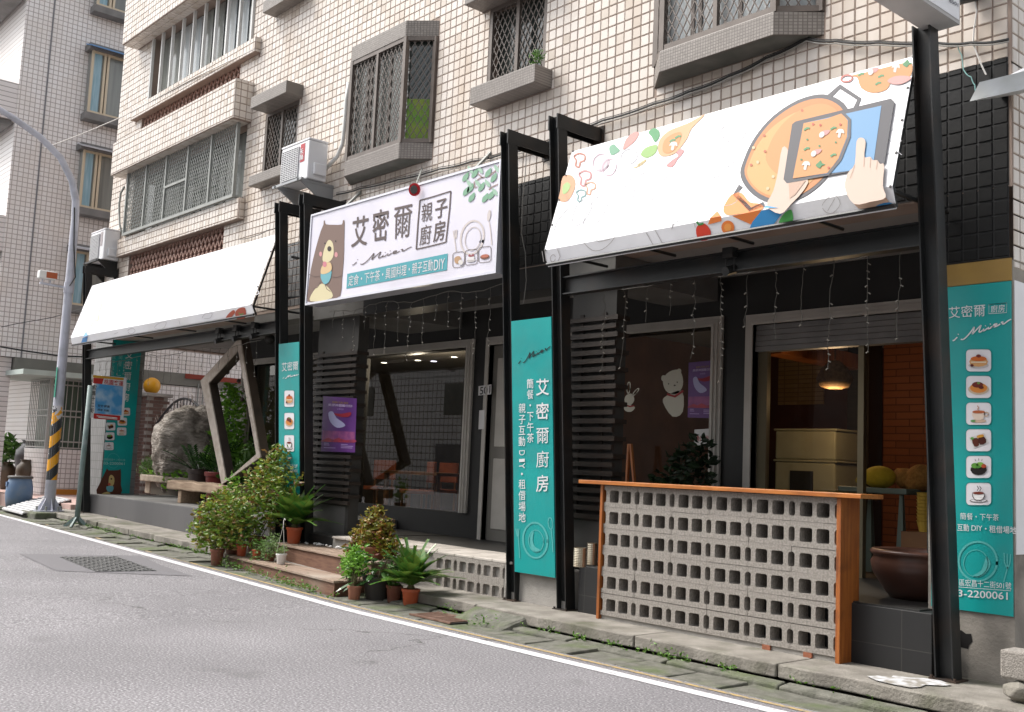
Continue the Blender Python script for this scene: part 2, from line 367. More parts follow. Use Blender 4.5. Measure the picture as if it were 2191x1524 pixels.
# ================================================================== SETTING
def asphalt():
    mt, t, b, N, L = _new('asphalt'); MATS['asphalt'] = mt
    b.inputs['Roughness'].default_value = .82
    g = N.new('ShaderNodeNewGeometry')
    def noise(sc, det=3): n = N.new('ShaderNodeTexNoise'); n.inputs['Scale'].default_value = sc; n.inputs['Detail'].default_value = det; L.new(g.outputs['Position'], n.inputs['Vector']); return n.outputs[0]
    rp = N.new('ShaderNodeValToRGB'); L.new(noise(62, 3), rp.inputs[0]); el = rp.color_ramp.elements; el.new(.5); el.new(.64)
    for i, (p, c) in enumerate(((.30, (.085,.081,.086)), (.46, (.165,.158,.166)), (.58, (.225,.216,.226)), (.70, (.42,.40,.415)))): el[i].position = p; el[i].color = (*c, 1)
    mx = N.new('ShaderNodeMix'); mx.data_type = 'RGBA'; mx.blend_type = 'MULTIPLY'; mx.inputs[0].default_value = 1
    r2 = N.new('ShaderNodeMapRange'); r2.inputs[1].default_value = .3; r2.inputs[2].default_value = .7; r2.inputs[3].default_value = .76; r2.inputs[4].default_value = 1.10; L.new(noise(.55, 8), r2.inputs[0])
    L.new(rp.outputs[0], mx.inputs[6]); L.new(r2.outputs[0], mx.inputs[7]); 
    vo = N.new('ShaderNodeTexVoronoi'); vo.feature = 'DISTANCE_TO_EDGE'; vo.inputs['Scale'].default_value = .38
    wv_ = N.new('ShaderNodeVectorMath'); wv_.operation = 'ADD'; nn = N.new('ShaderNodeTexNoise'); nn.inputs['Scale'].default_value = 1.7; nn.inputs['Detail'].default_value = 6; L.new(g.outputs['Position'], nn.inputs['Vector']); L.new(g.outputs['Position'], wv_.inputs[0]); L.new(nn.outputs['Color'], wv_.inputs[1]); L.new(wv_.outputs[0], vo.inputs['Vector'])
    lt = N.new('ShaderNodeMapRange'); lt.inputs[1].default_value = .0; lt.inputs[2].default_value = .006; lt.inputs[3].default_value = 1; lt.inputs[4].default_value = 0; L.new(vo.outputs['Distance'], lt.inputs[0])
    mk = N.new('ShaderNodeMapRange'); mk.inputs[1].default_value = .56; mk.inputs[2].default_value = .62; L.new(noise(.33, 3), mk.inputs[0])
    ml = N.new('ShaderNodeMath'); ml.operation = 'MULTIPLY'; L.new(lt.outputs[0], ml.inputs[0]); L.new(mk.outputs[0], ml.inputs[1])
    m3 = N.new('ShaderNodeMix'); m3.data_type = 'RGBA'; m3.inputs[7].default_value = (.055,.052,.05,1); L.new(ml.outputs[0], m3.inputs[0]); L.new(mx.outputs[2], m3.inputs[6])
    ol = N.new('ShaderNodeMapRange'); ol.inputs[1].default_value = .66; ol.inputs[2].default_value = .74; ol.inputs[4].default_value = .45; L.new(noise(1.3, 4), ol.inputs[0])
    m4 = N.new('ShaderNodeMix'); m4.data_type = 'RGBA'; m4.inputs[7].default_value = (.09,.086,.088,1); L.new(ol.outputs[0], m4.inputs[0]); L.new(m3.outputs[2], m4.inputs[6])
    L.new(m4.outputs[2], b.inputs['Base Color'])
    bp = N.new('ShaderNodeBump'); bp.inputs['Strength'].default_value = .5; bp.inputs['Distance'].default_value = .006; L.new(noise(140, 2), bp.inputs['Height']); L.new(bp.outputs[0], b.inputs['Normal'])
    return mt
M_asph = asphalt()
M_patch = mat('fresh_asphalt_patch', (.150,.144,.153), .85, c2=(.118,.113,.12), scale=90, bump=.4, bscale=160)
def paint(name, c, wear, lo, hi):
    mt, t, b, N, L = _new(name); b.inputs['Roughness'].default_value = .6
    g = N.new('ShaderNodeNewGeometry'); n = N.new('ShaderNodeTexNoise'); n.inputs['Scale'].default_value = 22; n.inputs['Detail'].default_value = 8; L.new(g.outputs['Position'], n.inputs['Vector'])
    r = N.new('ShaderNodeMapRange'); r.inputs[1].default_value = lo; r.inputs[2].default_value = hi; L.new(n.outputs[0], r.inputs[0])
    mx = N.new('ShaderNodeMix'); mx.data_type = 'RGBA'; mx.inputs[6].default_value = (*c, 1); mx.inputs[7].default_value = (*wear, 1); L.new(r.outputs[0], mx.inputs[0]); L.new(mx.outputs[2], b.inputs['Base Color']); return mt
M_wline = paint('white_road_paint', (.60,.585,.60), (.25,.24,.245), .54, .70)
M_yline = paint('faded_yellow_road_paint', (.42,.30,.13), (.20,.185,.16), .44, .66)
XS = [-72,-60,-48,-40,-34,-30,-27,-25,-23,-21,-19,-17,-15,-13,-11,-9.5,-8.5,-7,-4,0,8,25]
def strip(y0, y1, dz, xs=XS, wob=0.0):
    b = MB()
    for i, x in enumerate(xs): b.v += [(x, y0+(random.uniform(-wob, wob)), G(x)+dz), (x, y1+(random.uniform(-wob, wob)), G(x)+dz)]
    b.f = [(2*i, 2*i+2, 2*i+3, 2*i+1) for i in range(len(xs)-1)]
    return b
gb = MB(); gb.v = [(-160,-160,-.08),(60,-160,-.08),(60,160,-.08),(-160,160,-.08)]; gb.f = [(0,1,2,3)]
ground = tag(gb.build('ground', M_conc), kind='structure', label='plain concrete ground around and under the buildings')
road = tag(strip(-9, 5.92, 0).build('road', M_asph), kind='structure', label='grey speckled asphalt street')
def yl(x): return 5.67+.045*max(0, (-x-9))**.9*.5      # the painted line drifts with the road
xs2 = [-40,-34,-30,-27,-25]+[-24+.5*i for i in range(48)]+[0,4,10]
b = MB()
for x in xs2: b.v += [(x, yl(x)-.058, G(x)+.004), (x, yl(x)+.060, G(x)+.004)]
b.f = [(2*i,2*i+2,2*i+3,2*i+1) for i in range(len(xs2)-1)]; b.build('edge_line', M_wline, road)
b = MB()
for x in xs2: b.v += [(x, yl(x)+.155, G(x)+.004), (x, yl(x)+.20, G(x)+.004)]
b.f = [(2*i,2*i+2,2*i+3,2*i+1) for i in range(len(xs2)-1)]; b.build('worn_yellow_line', M_yline, road)
# cut-out patch with the cast drain cover
pp = [onZ(u, v, G(-13.3)+.004) for u, v in ((40,1187),(120,1219),(412,1228),(340,1206),(300,1190))]
MB().poly([(p[0], p[1], G(p[0])+.0045) for p in pp]).build('asphalt_patch', M_patch, road)
cp = [onZ(u, v, G(-13.3)+.008) for u, v in ((128,1193),(205,1220),(335,1218),(250,1192))]
M_iron = mat('cast_iron_cover', (.24,.235,.23), .6, metal=.2, c2=(.12,.12,.12), scale=40, bump=.3)
cover = tag(MB().hexa([(p[0],p[1],G(p[0])+.002) for p in cp], [(p[0],p[1],G(p[0])+.010) for p in cp]).build('drain_cover', mat('drain_cover_recess', (.06,.06,.06), .8)), 'rectangular cast iron drain cover with raised studs in the road patch', 'drain cover')
b = MB(); cpv = [Vector((p[0], p[1], G(p[0])+.010)) for p in cp]
for i in range(16):
    for j in range(9):
        a, c = (i+.5)/16, (j+.5)/9
        q = cpv[0].lerp(cpv[1], a).lerp(cpv[3].lerp(cpv[2], a), c); w = .030; an = (i+j) % 2
        dx, dy = (w, .014) if an else (.014, w)
        b.box(q.x-dx, q.x+dx, q.y-dy, q.y+dy, q.z-.003, q.z+.008)
st_ = b.build('stud', M_iron, cover); st_['kind'] = 'stuff'
# gutter slabs
gut = tag(strip(5.90, 6.60, -.030, XS).build('gutter', mat('gutter_bed', (.055,.055,.04), .95, c2=(.09,.11,.04), scale=9)), kind='structure', label='gutter bed between the road and the kerb')
x = -25.0; k = 0
while x < -2.3:
    w = .49+random.uniform(-.015, .015); z = G(x)+random.uniform(.0, .012); sk = random.uniform(-.02, .02); j = lambda: random.uniform(-.012, .012)
    lo = [(x+.008+j(), 5.915+j()*.5, z-.05), (x+w-.010+j(), 5.915+j()*.5, z-.05), (x+w-.010+sk, 6.275+j(), z-.05), (x+.008+sk, 6.275+j(), z-.05)]
    t1, t2 = random.uniform(-.006,.006), random.uniform(-.008,.010)
    MB().hexa(lo, [(p[0], p[1], z+(t1 if i in (0,3) else -t1)+(t2 if i > 1 else 0)) for i, p in enumerate(lo)]).build('gutter_slab', M_gut, gut, bevel=.012)
    x += w
x = -25.0
while x < -2.3:
    w = .93+random.uniform(-.12, .12); z = G(x)+.022+random.uniform(0, .012); j = lambda: random.uniform(-.014, .014)
    lo = [(x+.01, 6.285+j(), z-.06), (x+w-.012, 6.285+j(), z-.06), (x+w-.012, 6.405+j(), z-.06), (x+.01, 6.405+j(), z-.06)]
    MB().hexa(lo, [(p[0], p[1], z+(.012 if i > 1 else -.004)) for i, p in enumerate(lo)]).build('gutter_edge_stone', M_gut, gut, bevel=.014)
    x += w
b = MB().box(-8.12,-7.5,5.99,6.33,.008,.016)
gr = tag(b.build('drain_grate', mat('grate_void', (.02,.018,.015), .9)), 'rusty steel drain grate set in the gutter beside the orange pot', 'grate')
b = MB()
for i in range(13): b.box(-8.10+i*.046, -8.10+i*.046+.022, 6.0, 6.32, .014, .026)
b.box(-8.12,-7.5,5.985,6.005,.012,.027).box(-8.12,-7.5,6.315,6.335,.012,.027).box(-7.83,-7.80,6.0,6.32,.012,.028)
b.build('bar', mat('rusty_grate', (.13,.065,.04), .8, c2=(.20,.12,.09), scale=14, bump=.3), gr)
# kerb: broken-edged stones on a recessed footing
kerb = tag(strip(6.47, 7.3, .035, [v for v in XS if -20.6 < v < -2]+[-2.4]).build('kerb', mat('kerb_footing', (.06,.055,.045), .95)), kind='structure', label='raised concrete kerb in front of the shops')
x = -20.5; M_rub = None
while x < -2.55:
    w = random.choice((1.35, 1.7, 2.0)); x2 = min(x+w, -2.55); n = 9
    fr = [(x+.006+(x2-x-.012)*i/n, 6.43+random.uniform(-.014, .016)+(.02 if random.random() < .15 else 0)) for i in range(n+1)]
    poly = [(p[0], p[1], G(p[0])+.14) for p in fr]+[(x2-.006, 7.33, G(x2)+.145), (x+.006, 7.33, G(x)+.145)]
    MB().prism(poly, (0,0,-.095)).build('kerb_stone', M_kerb, kerb, bevel=.010)
    x = x2
b = MB().hexa([(-7.78,6.20,.0),(-7.02,6.16,.0),(-6.93,6.5,.0),(-7.72,6.5,.0)], [(-7.74,6.24,.035),(-7.08,6.20,.03),(-6.98,6.47,.125),(-7.70,6.46,.13)])
b.build('mortar_fillet', M_gut, kerb, bevel=.015)
wp = MB()
pts = [(-3.74,6.58),(-3.62,6.49),(-3.50,6.47),(-3.38,6.47),(-3.35,6.55),(-3.37,6.66),(-3.29,6.74),(-3.27,6.82),(-3.38,6.90),(-3.50,6.88),(-3.56,6.80),(-3.66,6.78),(-3.63,6.70),(-3.71,6.66)]
wp.poly([(p[0], p[1], .1492) for p in pts]).build('spilt_white_paint', mat('spilt_paint', (.50,.50,.51), .8, c2=(.24,.22,.19), scale=16, contrast=(.4,.6)), kerb)

# ================================================================== APARTMENT BUILDING WITH THE SHOPS
YF = 7.2
A = thing('apartment_building', 'cream tiled apartment block with bay windows above the shop fronts', 'building', (-11.6, 7.2, .14))
tv, tf = [], []                                        # every facade tile as real geometry
tiles = []
def tile_quad(axis, a0, a1, b0, b1, c, th=.007, ch=.004):
    tiles.append((axis, a0, a1, b0, b1, c, th, ch))
def tiles_on(axis, a0, a1, b0, b1, c, holes=(), sz=.0985):
    """axis 'Y': facade plane y=c facing the street, a = x, b = z;  axis 'X': plane x=c facing right, a = y, b = z"""
    oa = X00 if axis == 'Y' else .03
    ia0, ia1 = math.floor((a0-oa)/TP), math.ceil((a1-oa)/TP); ib0, ib1 = math.floor((b0-Z00)/TP), math.ceil((b1-Z00)/TP)
    g = (TP-sz)/2
    for ia in range(ia0, ia1):
        for ib in range(ib0, ib1):
            p0, p1 = max(oa+ia*TP+g, a0), min(oa+(ia+1)*TP-g, a1); q0, q1 = max(Z00+ib*TP+g, b0), min(Z00+(ib+1)*TP-g, b1)
            skip = False
            for h in holes:
                if p0 < h[1] and p1 > h[0] and q0 < h[3] and q1 > h[2]:
                    # clip against the opening
                    if p0 < h[0] and h[0]-p0 > .02 and (p1-h[0]) > 0: p1 = min(p1, h[0])
                    elif p1 > h[1] and p1-h[1] > .02: p0 = max(p0, h[1])
                    elif q0 < h[2] and h[2]-q0 > .02: q1 = min(q1, h[2])
                    elif q1 > h[3] and q1-h[3] > .02: q0 = max(q0, h[3])
                    else: skip = True; break
            if skip or p1-p0 < .018 or q1-q0 < .018: continue
            tile_quad(axis, p0, p1, q0, q1, c)
def tile_geo(t):
    axis, a0, a1, b0, b1, c, th, ch = t
    k = .0012*math.sin(a0*91.7+b0*57.3)                # hand-laid: each one a hair proud or shy
    if axis == 'Y':
        y = c-th+k; f = lambda a, b, d: (a, d, b)
        P = [f(a0,b0,c),f(a1,b0,c),f(a1,b1,c),f(a0,b1,c),f(a0+ch,b0+ch,y),f(a1-ch,b0+ch,y),f(a1-ch,b1-ch,y),f(a0+ch,b1-ch,y)]
    else:
        x = c+th+k; f = lambda a, b, d: (d, a, b)
        P = [f(a0,b0,c),f(a1,b0,c),f(a1,b1,c),f(a0,b1,c),f(a0+ch,b0+ch,x),f(a1-ch,b0+ch,x),f(a1-ch,b1-ch,x),f(a0+ch,b1-ch,x)]
    return P, [(4,5,6,7),(0,1,5,4),(1,2,6,5),(2,3,7,6),(3,0,4,7)]
def holes_wall(b, x0, x1, z0, z1, y0, y1, holes):
    xs = sorted({x0, x1, *[h[0] for h in holes], *[h[1] for h in holes]}); zs = sorted({z0, z1, *[h[2] for h in holes], *[h[3] for h in holes]})
    for i in range(len(xs)-1):
        run = None
        for k in range(len(zs)-1):
            cx_, cz_ = (xs[i]+xs[i+1])/2, (zs[k]+zs[k+1])/2
            solid = not any(h[0] < cx_ < h[1] and h[2] < cz_ < h[3] for h in holes)
            if solid and run is None: run = zs[k]
            if (not solid or k == len(zs)-2) and run is not None:
                b.box(xs[i], xs[i+1], y0, y1, run, zs[k+1] if solid else zs[k]); run = None
XL, XR = -20.2, -3.03
HOLES = [(-14.07,-13.08,5.57,6.57), (-8.84,-7.88,5.6,6.6), (-19.05,-15.2,4.40,5.03), (-19.1,-14.66,5.38,6.58), (-19.0,-15.05,7.18,7.63), (-18.72,-14.7,7.87,9.08),
         (-13.97,-13.05,8.25,9.2)]
BAYH = [(-11.55,-9.84,5.06,6.74), (-6.28,-4.57,5.06,6.74)]
wb = MB(); holes_wall(wb, XL, XR, 4.42, 10.3, YF, 7.5, HOLES+BAYH)
wb.box(XL, -8.2, YF+.001, 7.5, 3.5, 4.42).box(-8.2, XR-.0, YF+.001, 7.5, 3.52, 4.42)
wb.box(XR-.25, XR-.001, 7.5, 12.5, 3.0, 10.3).box(XL, XL+.25, 7.5, 12.5, 3.5, 10.3)
wb.build('wall', M_grout, A)
skipb = [(-11.62,-9.78,5.03,6.78), (-6.34,-4.51,5.03,6.78), (-14.1,-13.1,5.42,5.57), (-14.05,-13.0,6.57,6.76), (-8.82,-7.76,5.40,5.6), (-8.98,-7.8,6.6,6.8)]
tiles_on('Y', XL, XR, 4.452, 10.2, YF, HOLES+skipb+[(-19.52,-14.54,6.55,7.18),(-19.3,-14.40,7.62,7.86),(-19.42,-14.55,5.02,5.36)])
tiles_on('Y', XL, -13.3, 3.52, 4.452, YF+.001)
tiles_on('X', 7.22, 9.4, 2.95, 6.2, XR-.001)
# projecting tiled balcony boxes on the left
pb = MB().box(-19.52,-14.54,6.9,YF,6.555,7.18).box(-19.3,-14.40,7.1,YF,7.625,7.86).box(-19.42,-14.55,7.1,YF,5.025,5.355).box(-19.45,-13.9,6.88,YF,9.08,10.3)
pb.build('balcony_box', M_grout, A)
for x0, x1, y, z0, z1 in ((-19.52,-14.54,6.9,6.56,7.175),(-19.3,-14.40,7.1,7.63,7.855),(-19.42,-14.55,7.1,5.03,5.35),(-19.45,-13.9,6.88,9.085,10.25)):
    tiles_on('Y', x0+.005, x1-.005, z0, z1, y); tiles_on('X', y+.008, YF-.01, z0, z1, x1)
for x0, x1, y, z in ((-19.5,-14.56,6.9,6.554),(-19.43,-13.92,6.88,9.079)):   # tiled undersides
    b = MB(); n = int((x1-x0)/TP)
    for i in range(n):
        for k in range(2): b.box(x0+i*TP, x0+i*TP+.098, y+.02+k*.14, y+.02+k*.14+.13, z-.004, z+.001)
    o_ = b.build('underside_tile', M_tile, A); o_['kind'] = 'stuff'
def seen(t):
    axis, a0, a1, b0, b1, c = t[:6]; p = np.array([(a0+a1)/2, c, (b0+b1)/2]) if axis == 'Y' else np.array([c, (a0+a1)/2, (b0+b1)/2])
    q = CR @ (p-CC); u, v = W/2+FPX*q[0]/q[2], H/2+FPX*q[1]/q[2]
    ok = 0 < u < W and 0 < v < H and a1-a0 > .09 and b1-b0 > .09 and not (1150 < u < 1990 and v > 350-.262*(u-1225)-25)
    return ok, q[2]
near = sorted([(seen(t)[1], i) for i, t in enumerate(tiles) if seen(t)[0]])[:290]; near = {i for _, i in near}
rest = MB()
for i, t in enumerate(tiles):
    P, F_ = tile_geo(t)
    if i in near: MB().add(P, F_).build('tile', M_tile, A, fix=False)
    else: rest.add(P, F_)
rest.build('tile_field', M_tile, A, fix=False)['kind'] = 'stuff'
# black and grey painted tiles of the fascia and right pillar
def tile_patch(name, x0, x1, z0, z1, y, m):
    global tiles
    keep = tiles; tiles = []; tiles_on('Y', x0, x1, z0, z1, y); b = MB()
    for t in tiles: P, F_ = tile_geo(t); b.add(P, F_)
    tiles = keep; o = b.build(name, m, A, fix=False); o['kind'] = 'stuff'; return o
M_bgrout = mat('black_painted_joint', (.020,.020,.020), .7)
M_gtile = tile_mat('grey_fascia_tile', (.10,.10,.10), (.14,.14,.14), (.075,.075,.075), TP, rough=.5, ox=X00, oz=Z00)
b = MB().box(-8.2, -3.05, YF-.003, YF+.0005, 3.53, 4.452).box(-3.62,-3.05,YF-.003,YF+.0005,3.02,3.52); b.build('black_fascia', M_bgrout, A)
tile_patch('black_tile', -8.2, -3.66, 3.53, 4.45, YF-.003, M_black)
o_ = None
keep = tiles; tiles = []; tiles_on('Y', -3.62, -3.055, 3.03, 4.45, YF-.003)
for t in tiles: P, F_ = tile_geo(t); MB().add(P, F_).build('black_tile', M_black, A, fix=False)
tiles = keep
tile_patch('grey_tile', -13.3, -8.2, 3.53, 4.45, YF+.001, M_gtile)
# right end pillar
MB().box(-3.63,-3.03,YF,7.9,.14,3.0).build('pillar', mat('stained_pillar_concrete', (.30,.275,.24), .9, c2=(.21,.19,.165), scale=3, bump=.5, bscale=40, dirt=(.08,.075,.065), damt=.7, dscale=3.5), A)
MB().box(-3.60,-3.032,YF-.012,YF-.001,2.855,3.012).build('ochre_band', mat('ochre_paint', (.28,.17,.035), .6, c2=(.22,.13,.03), scale=3, bump=.15), A)
b = MB(); cxr, czr = onY(2063,1370,YF)[0], onY(2063,1370,YF)[2]
b.poly([(cxr+dx, YF-.003, czr+dz) for dx, dz in ((-.05,.05),(-.02,.065),(.015,.045),(.05,.05),(.06,.0),(.035,-.03),(.03,-.055),(-.02,-.05),(-.06,-.045),(-.055,0))])
b.build('broken_hole', mat('hole_dark', (.006,.005,.005), 1), A)
b = MB().box(XR-.002, XR+.006, 7.22, 7.75, 1.0, 2.86); b.build('white_side_panel', M_vinyl, A)
# recessed ground floor: floors, ceiling, beams
M_dfloor = mat('dark_porch_floor', (.030,.029,.027), .5, c2=(.02,.0195,.018), scale=4, bump=.1)
M_btile = grid_mat('black_plinth_tile', (.0065,.0065,.007), (.009,.009,.009), (.03,.028,.025), .62, .30, .003, 'XZ', .6, bump=.2)
M_gplat = grid_mat('grey_platform_tile', (.085,.083,.085), (.098,.095,.096), (.07,.068,.068), .62, .62, .003, 'XZ', .55, dirt=(.08,.077,.075), damt=.5, bump=.2)
MB().box(-6.9,-3.5,7.0,8.9,.14,.565).build('plinth', M_btile, A, bevel=.006)
MB().box(-6.9,-3.6,7.02,8.9,.566,.575).build('porch_floor', M_dfloor, A)
MB().box(-12.35,-11.15,6.98,8.9,.10,.50).build('plinth', M_btile, A, bevel=.006)
MB().box(-12.34,-11.16,6.99,8.9,.5005,.508).build('porch_floor', M_dfloor, A)
MB().box(-11.14,-7.0,6.99,8.9,.0,.485).build('porch_slab', M_conc, A)
MB().box(-11.13,-7.0,7.62,8.9,.486,.505).build('porch_floor', M_dfloor, A)
MB().box(-19.65,-12.36,7.05,10.4,.10,.625).build('terrace', M_gplat, A, bevel=.006)
M_dterr = mat('terrace_top_tile', (.20,.195,.185), .6, c2=(.15,.146,.138), scale=3, bump=.1, dirt=(.11,.105,.095), damt=.5)
MB().box(-19.64,-12.37,7.06,10.39,.626,.634).build('terrace_floor', M_dterr, A)
M_ptile = mat('pale_porch_tile', (.47,.43,.385), .7, c2=(.37,.335,.295), scale=5, bump=.3, bscale=40, dirt=(.23,.20,.165), damt=.5)
for i in range(11):
    for k in range(2):
        x = -11.1+i*.302; y = 6.95+k*.335
        if y < 7.3 and x < -9.3 and False: continue
        MB().box(x, x+.295, y, y+.328, .4865, .515+random.uniform(-.002,.002)).build('porch_tile', M_ptile, A, bevel=.006)
M_ceil = grid_mat('ceiling_boards', (.26,.25,.235), (.245,.237,.225), (.15,.145,.14), 6, .30, .004, 'XY', .7, bump=.2)
MB().box(-20.0,-3.03,7.5,8.95,3.52,3.60).build('ceiling', M_ceil, A)
MB().box(-20.0,-17.2,8.96,12.5,3.52,3.60).build('ceiling', M_ceil, A)
M_beam = mat('grey_rendered_beam', (.14,.135,.125), .8, c2=(.115,.11,.10), scale=3)
MB().box(-12.3,-11.1,7.2,8.8,3.30,3.515).build('beam', M_beam, A)
MB().box(-7.45,-6.78,7.22,8.8,3.28,3.515).build('beam', M_beam, A)
MB().box(-11.09,-7.46,7.2,7.55,3.27,3.518).build('fascia_board', mat('black_board', (.005,.005,.005), .5), A)
MB().box(-14.0,-12.31,7.205,7.5,3.36,3.518).build('lintel', M_beam, A)
# pillars with slat cladding
M_pil = mat('pillar_render', (.05,.047,.043), .7, c2=(.035,.033,.03), scale=3)
M_plate = mat('grey_metal_plate', (.13,.125,.12), .5, c2=(.095,.092,.088), scale=2)
def slat_pillar(x0, x1, y0, zt, n, z0):
    p = MB().box(x0, x1, y0, y0+.15, .50, 3.30).build('pillar', M_pil, A)
    MB().box(x0+.06, x1-.06, y0-.006, y0-.001, z0-.40, z0-.02).build('metal_plate', M_plate, A)
    for i in range(n):
        z = z0+i*.083; j = random.uniform(-.012, .012)
        MB().box(x0-.02+j, x1+.05+(.02 if i % 2 else 0)+j, y0-.055, y0-.015, z, z+.046).build('slat', M_slat, p)
        if i % 2: MB().box(x1+.012, x1+.05, y0-.01, y0+.14, z+.002, z+.044).build('slat', M_slat, p)
    MB().box(x0+.12,x0+.17,y0-.014,y0-.001,z0,z0+n*.083).box(x1-.17,x1-.12,y0-.014,y0-.001,z0,z0+n*.083).build('batten', M_slat, p)
slat_pillar(-12.30, -11.32, 7.30, 2.88, 24, .88)
slat_pillar(-7.42, -6.82, 7.30, 2.88, 24, .98)
MB().box(-20.4,-19.55,7.21,7.85,.6,3.5).build('pillar', grid_mat('grey_pillar_tile', (.15,.147,.143), (.19,.187,.183), (.09,.087,.084), .1, .155, .006, 'XZ', .45), A)
MB().box(-4.0,-3.63,7.9,8.8,.56,3.5).build('pillar', M_pil, A)
# shop wall with openings
YW = 8.8
M_shop = mat('dark_shop_wall', (.008,.0075,.007), .6, c2=(.012,.0115,.0105), scale=3)
SH = [(-16.9,-14.0,.63,3.05), (-13.55,-10.90,.82,3.02), (-10.42,-9.15,.50,3.02), (-8.9,-6.80,.82,3.0), (-6.28,-3.98,.56,2.98)]
b = MB(); holes_wall(b, -17.2, -3.63, .0, 3.52, YW, YW+.18, SH); b.build('shop_wall', M_shop, A)
M_frame = mat('white_moulded_frame', (.46,.435,.39), .6, c2=(.40,.375,.335), scale=4)
def frame(x0, x1, z0, z1, w=.11, sill=True):
    b = MB()
    for k, (ww, d) in enumerate(((w, .035), (w*.62, .055), (w*.28, .07))):
        b.box(x0-ww, x0, YW-d, YW+.02-k*.003, z0, z1+ww).box(x1, x1+ww, YW-d, YW+.02-k*.003, z0, z1+ww).box(x0-.001, x1+.001, YW-d, YW+.02-k*.003, z1, z1+ww)
    if sill: b.box(x0-w, x1+w, YW-.10, YW+.02, z0-.10, z0-.002)
    return b.build('moulded_frame', M_frame, A)
for i, h in enumerate(SH): frame(*h, sill=i == 3)
M_glass = glass_mat('shop_glass', (.80,.84,.82))
for x0, x1, z0, z1 in (SH[0], SH[1], SH[3]):
    MB().add([(x0-.01,YW+.05,z0-.01),(x1+.01,YW+.05,z0-.01),(x1+.01,YW+.05,z1+.01),(x0-.01,YW+.05,z1+.01)],[(0,1,2,3)]).build('glass_pane', M_glass, A, fix=False)
b = MB(); b.box(-10.42,-9.15,YW+.02,YW+.05,.5,3.02); b.build('white_door', mat('white_panel_door', (.17,.16,.14), .5), A)
for z0, z1 in ((.65,1.55),(1.7,2.85)):
    for x0, x1 in ((-10.32,-9.84),(-9.73,-9.25)): MB().box(x0, x1, YW+.005, YW+.021, z0, z1).build('door_panel', M_frame, A, bevel=.008)
# roller shutter box over the right opening, with sliding glass below
b = MB()
for i in range(5): b.box(-6.28,-3.98,YW-.015+.004*i,YW+.10,2.71+i*.055,2.71+i*.055+.050)
b.build('roller_shutter', mat('shutter_metal', (.22,.215,.205), .5, metal=.2, c2=(.17,.165,.16), scale=3), A)
b = MB().box(-6.28,-6.17,YW+.04,YW+.10,.56,2.71).box(-5.16,-5.10,YW+.04,YW+.10,.56,2.71); b.build('door_stile', mat('brass_aluminium', (.26,.22,.14), .4, metal=.6), A)
MB().add([(-6.17,YW+.07,.58),(-5.16,YW+.07,.58),(-5.16,YW+.07,2.70),(-6.17,YW+.07,2.70)],[(0,1,2,3)]).build('glass_pane', M_glass, A, fix=False)
# interior of the shops
M_int = mat('interior_dark_wall', (.10,.085,.07), .8, c2=(.08,.068,.055), scale=2)
M_intf = mat('interior_floor', (.10,.07,.045), .5, c2=(.07,.05,.035), scale=4)
M_brick = grid_mat('interior_orange_brick', (.20,.058,.022), (.25,.078,.03), (.11,.032,.014), .34, .085, .006, 'XZ', .7, off=.5, bump=.8)
MB().box(-17.2,-3.3,YW+.18,13.2,.50,.56).build('shop_floor', M_intf, A)
MB().box(-17.2,-3.3,YW+.18,13.2,3.18,3.24).build('shop_ceiling', mat('interior_ceiling', (.30,.28,.25), .8), A)
MB().box(-17.2,-9.0,13.0,13.2,.56,3.18).build('back_wall', M_int, A)
MB().box(-6.45,-3.3,11.6,11.8,.56,3.18).build('brick_wall', M_brick, A)
MB().box(-9.0,-8.85,YW+.18,13.0,.56,3.18).build('partition', mat('partition_wood', (.16,.065,.03), .6, c2=(.11,.045,.02), scale=3), A)
MB().box(-8.85,-6.45,12.4,12.55,.56,3.18).build('back_wall', mat('red_brown_wall', (.13,.04,.025), .7, c2=(.09,.03,.02), scale=2), A)
MB().box(-17.35,-17.2,YW+.0,13.2,.5,3.52).build('side_wall', M_int, A); MB().box(-3.4,-3.3,YW+.18,11.6,.56,3.18).build('side_wall', M_int, A)
p_, q_ = onZ(1672,722,2.95), onZ(1852,762,2.95)
MB().hexa([(p_[0]-.25,p_[1],2.78),(p_[0],p_[1],2.78),(q_[0],q_[1],2.78),(q_[0]-.25,q_[1],2.78)],[(p_[0]-.25,p_[1],2.95),(p_[0],p_[1],2.95),(q_[0],q_[1],2.95),(q_[0]-.25,q_[1],2.95)]).build('timber_beam', M_woodv, A)
MB().box(-6.75,-6.47,11.3,11.6,.56,3.18).build('column', M_slat, A)
p_ = onY(1668,755,12.38); q_ = onY(1762,865,12.38)
MB().box(p_[0],q_[0],12.36,12.395,q_[2],p_[2]).build('boarding', grid_mat('ochre_mosaic_boarding', (.36,.20,.07), (.42,.25,.10), (.22,.11,.04), .22, .06, .006, 'XZ', .6), A)
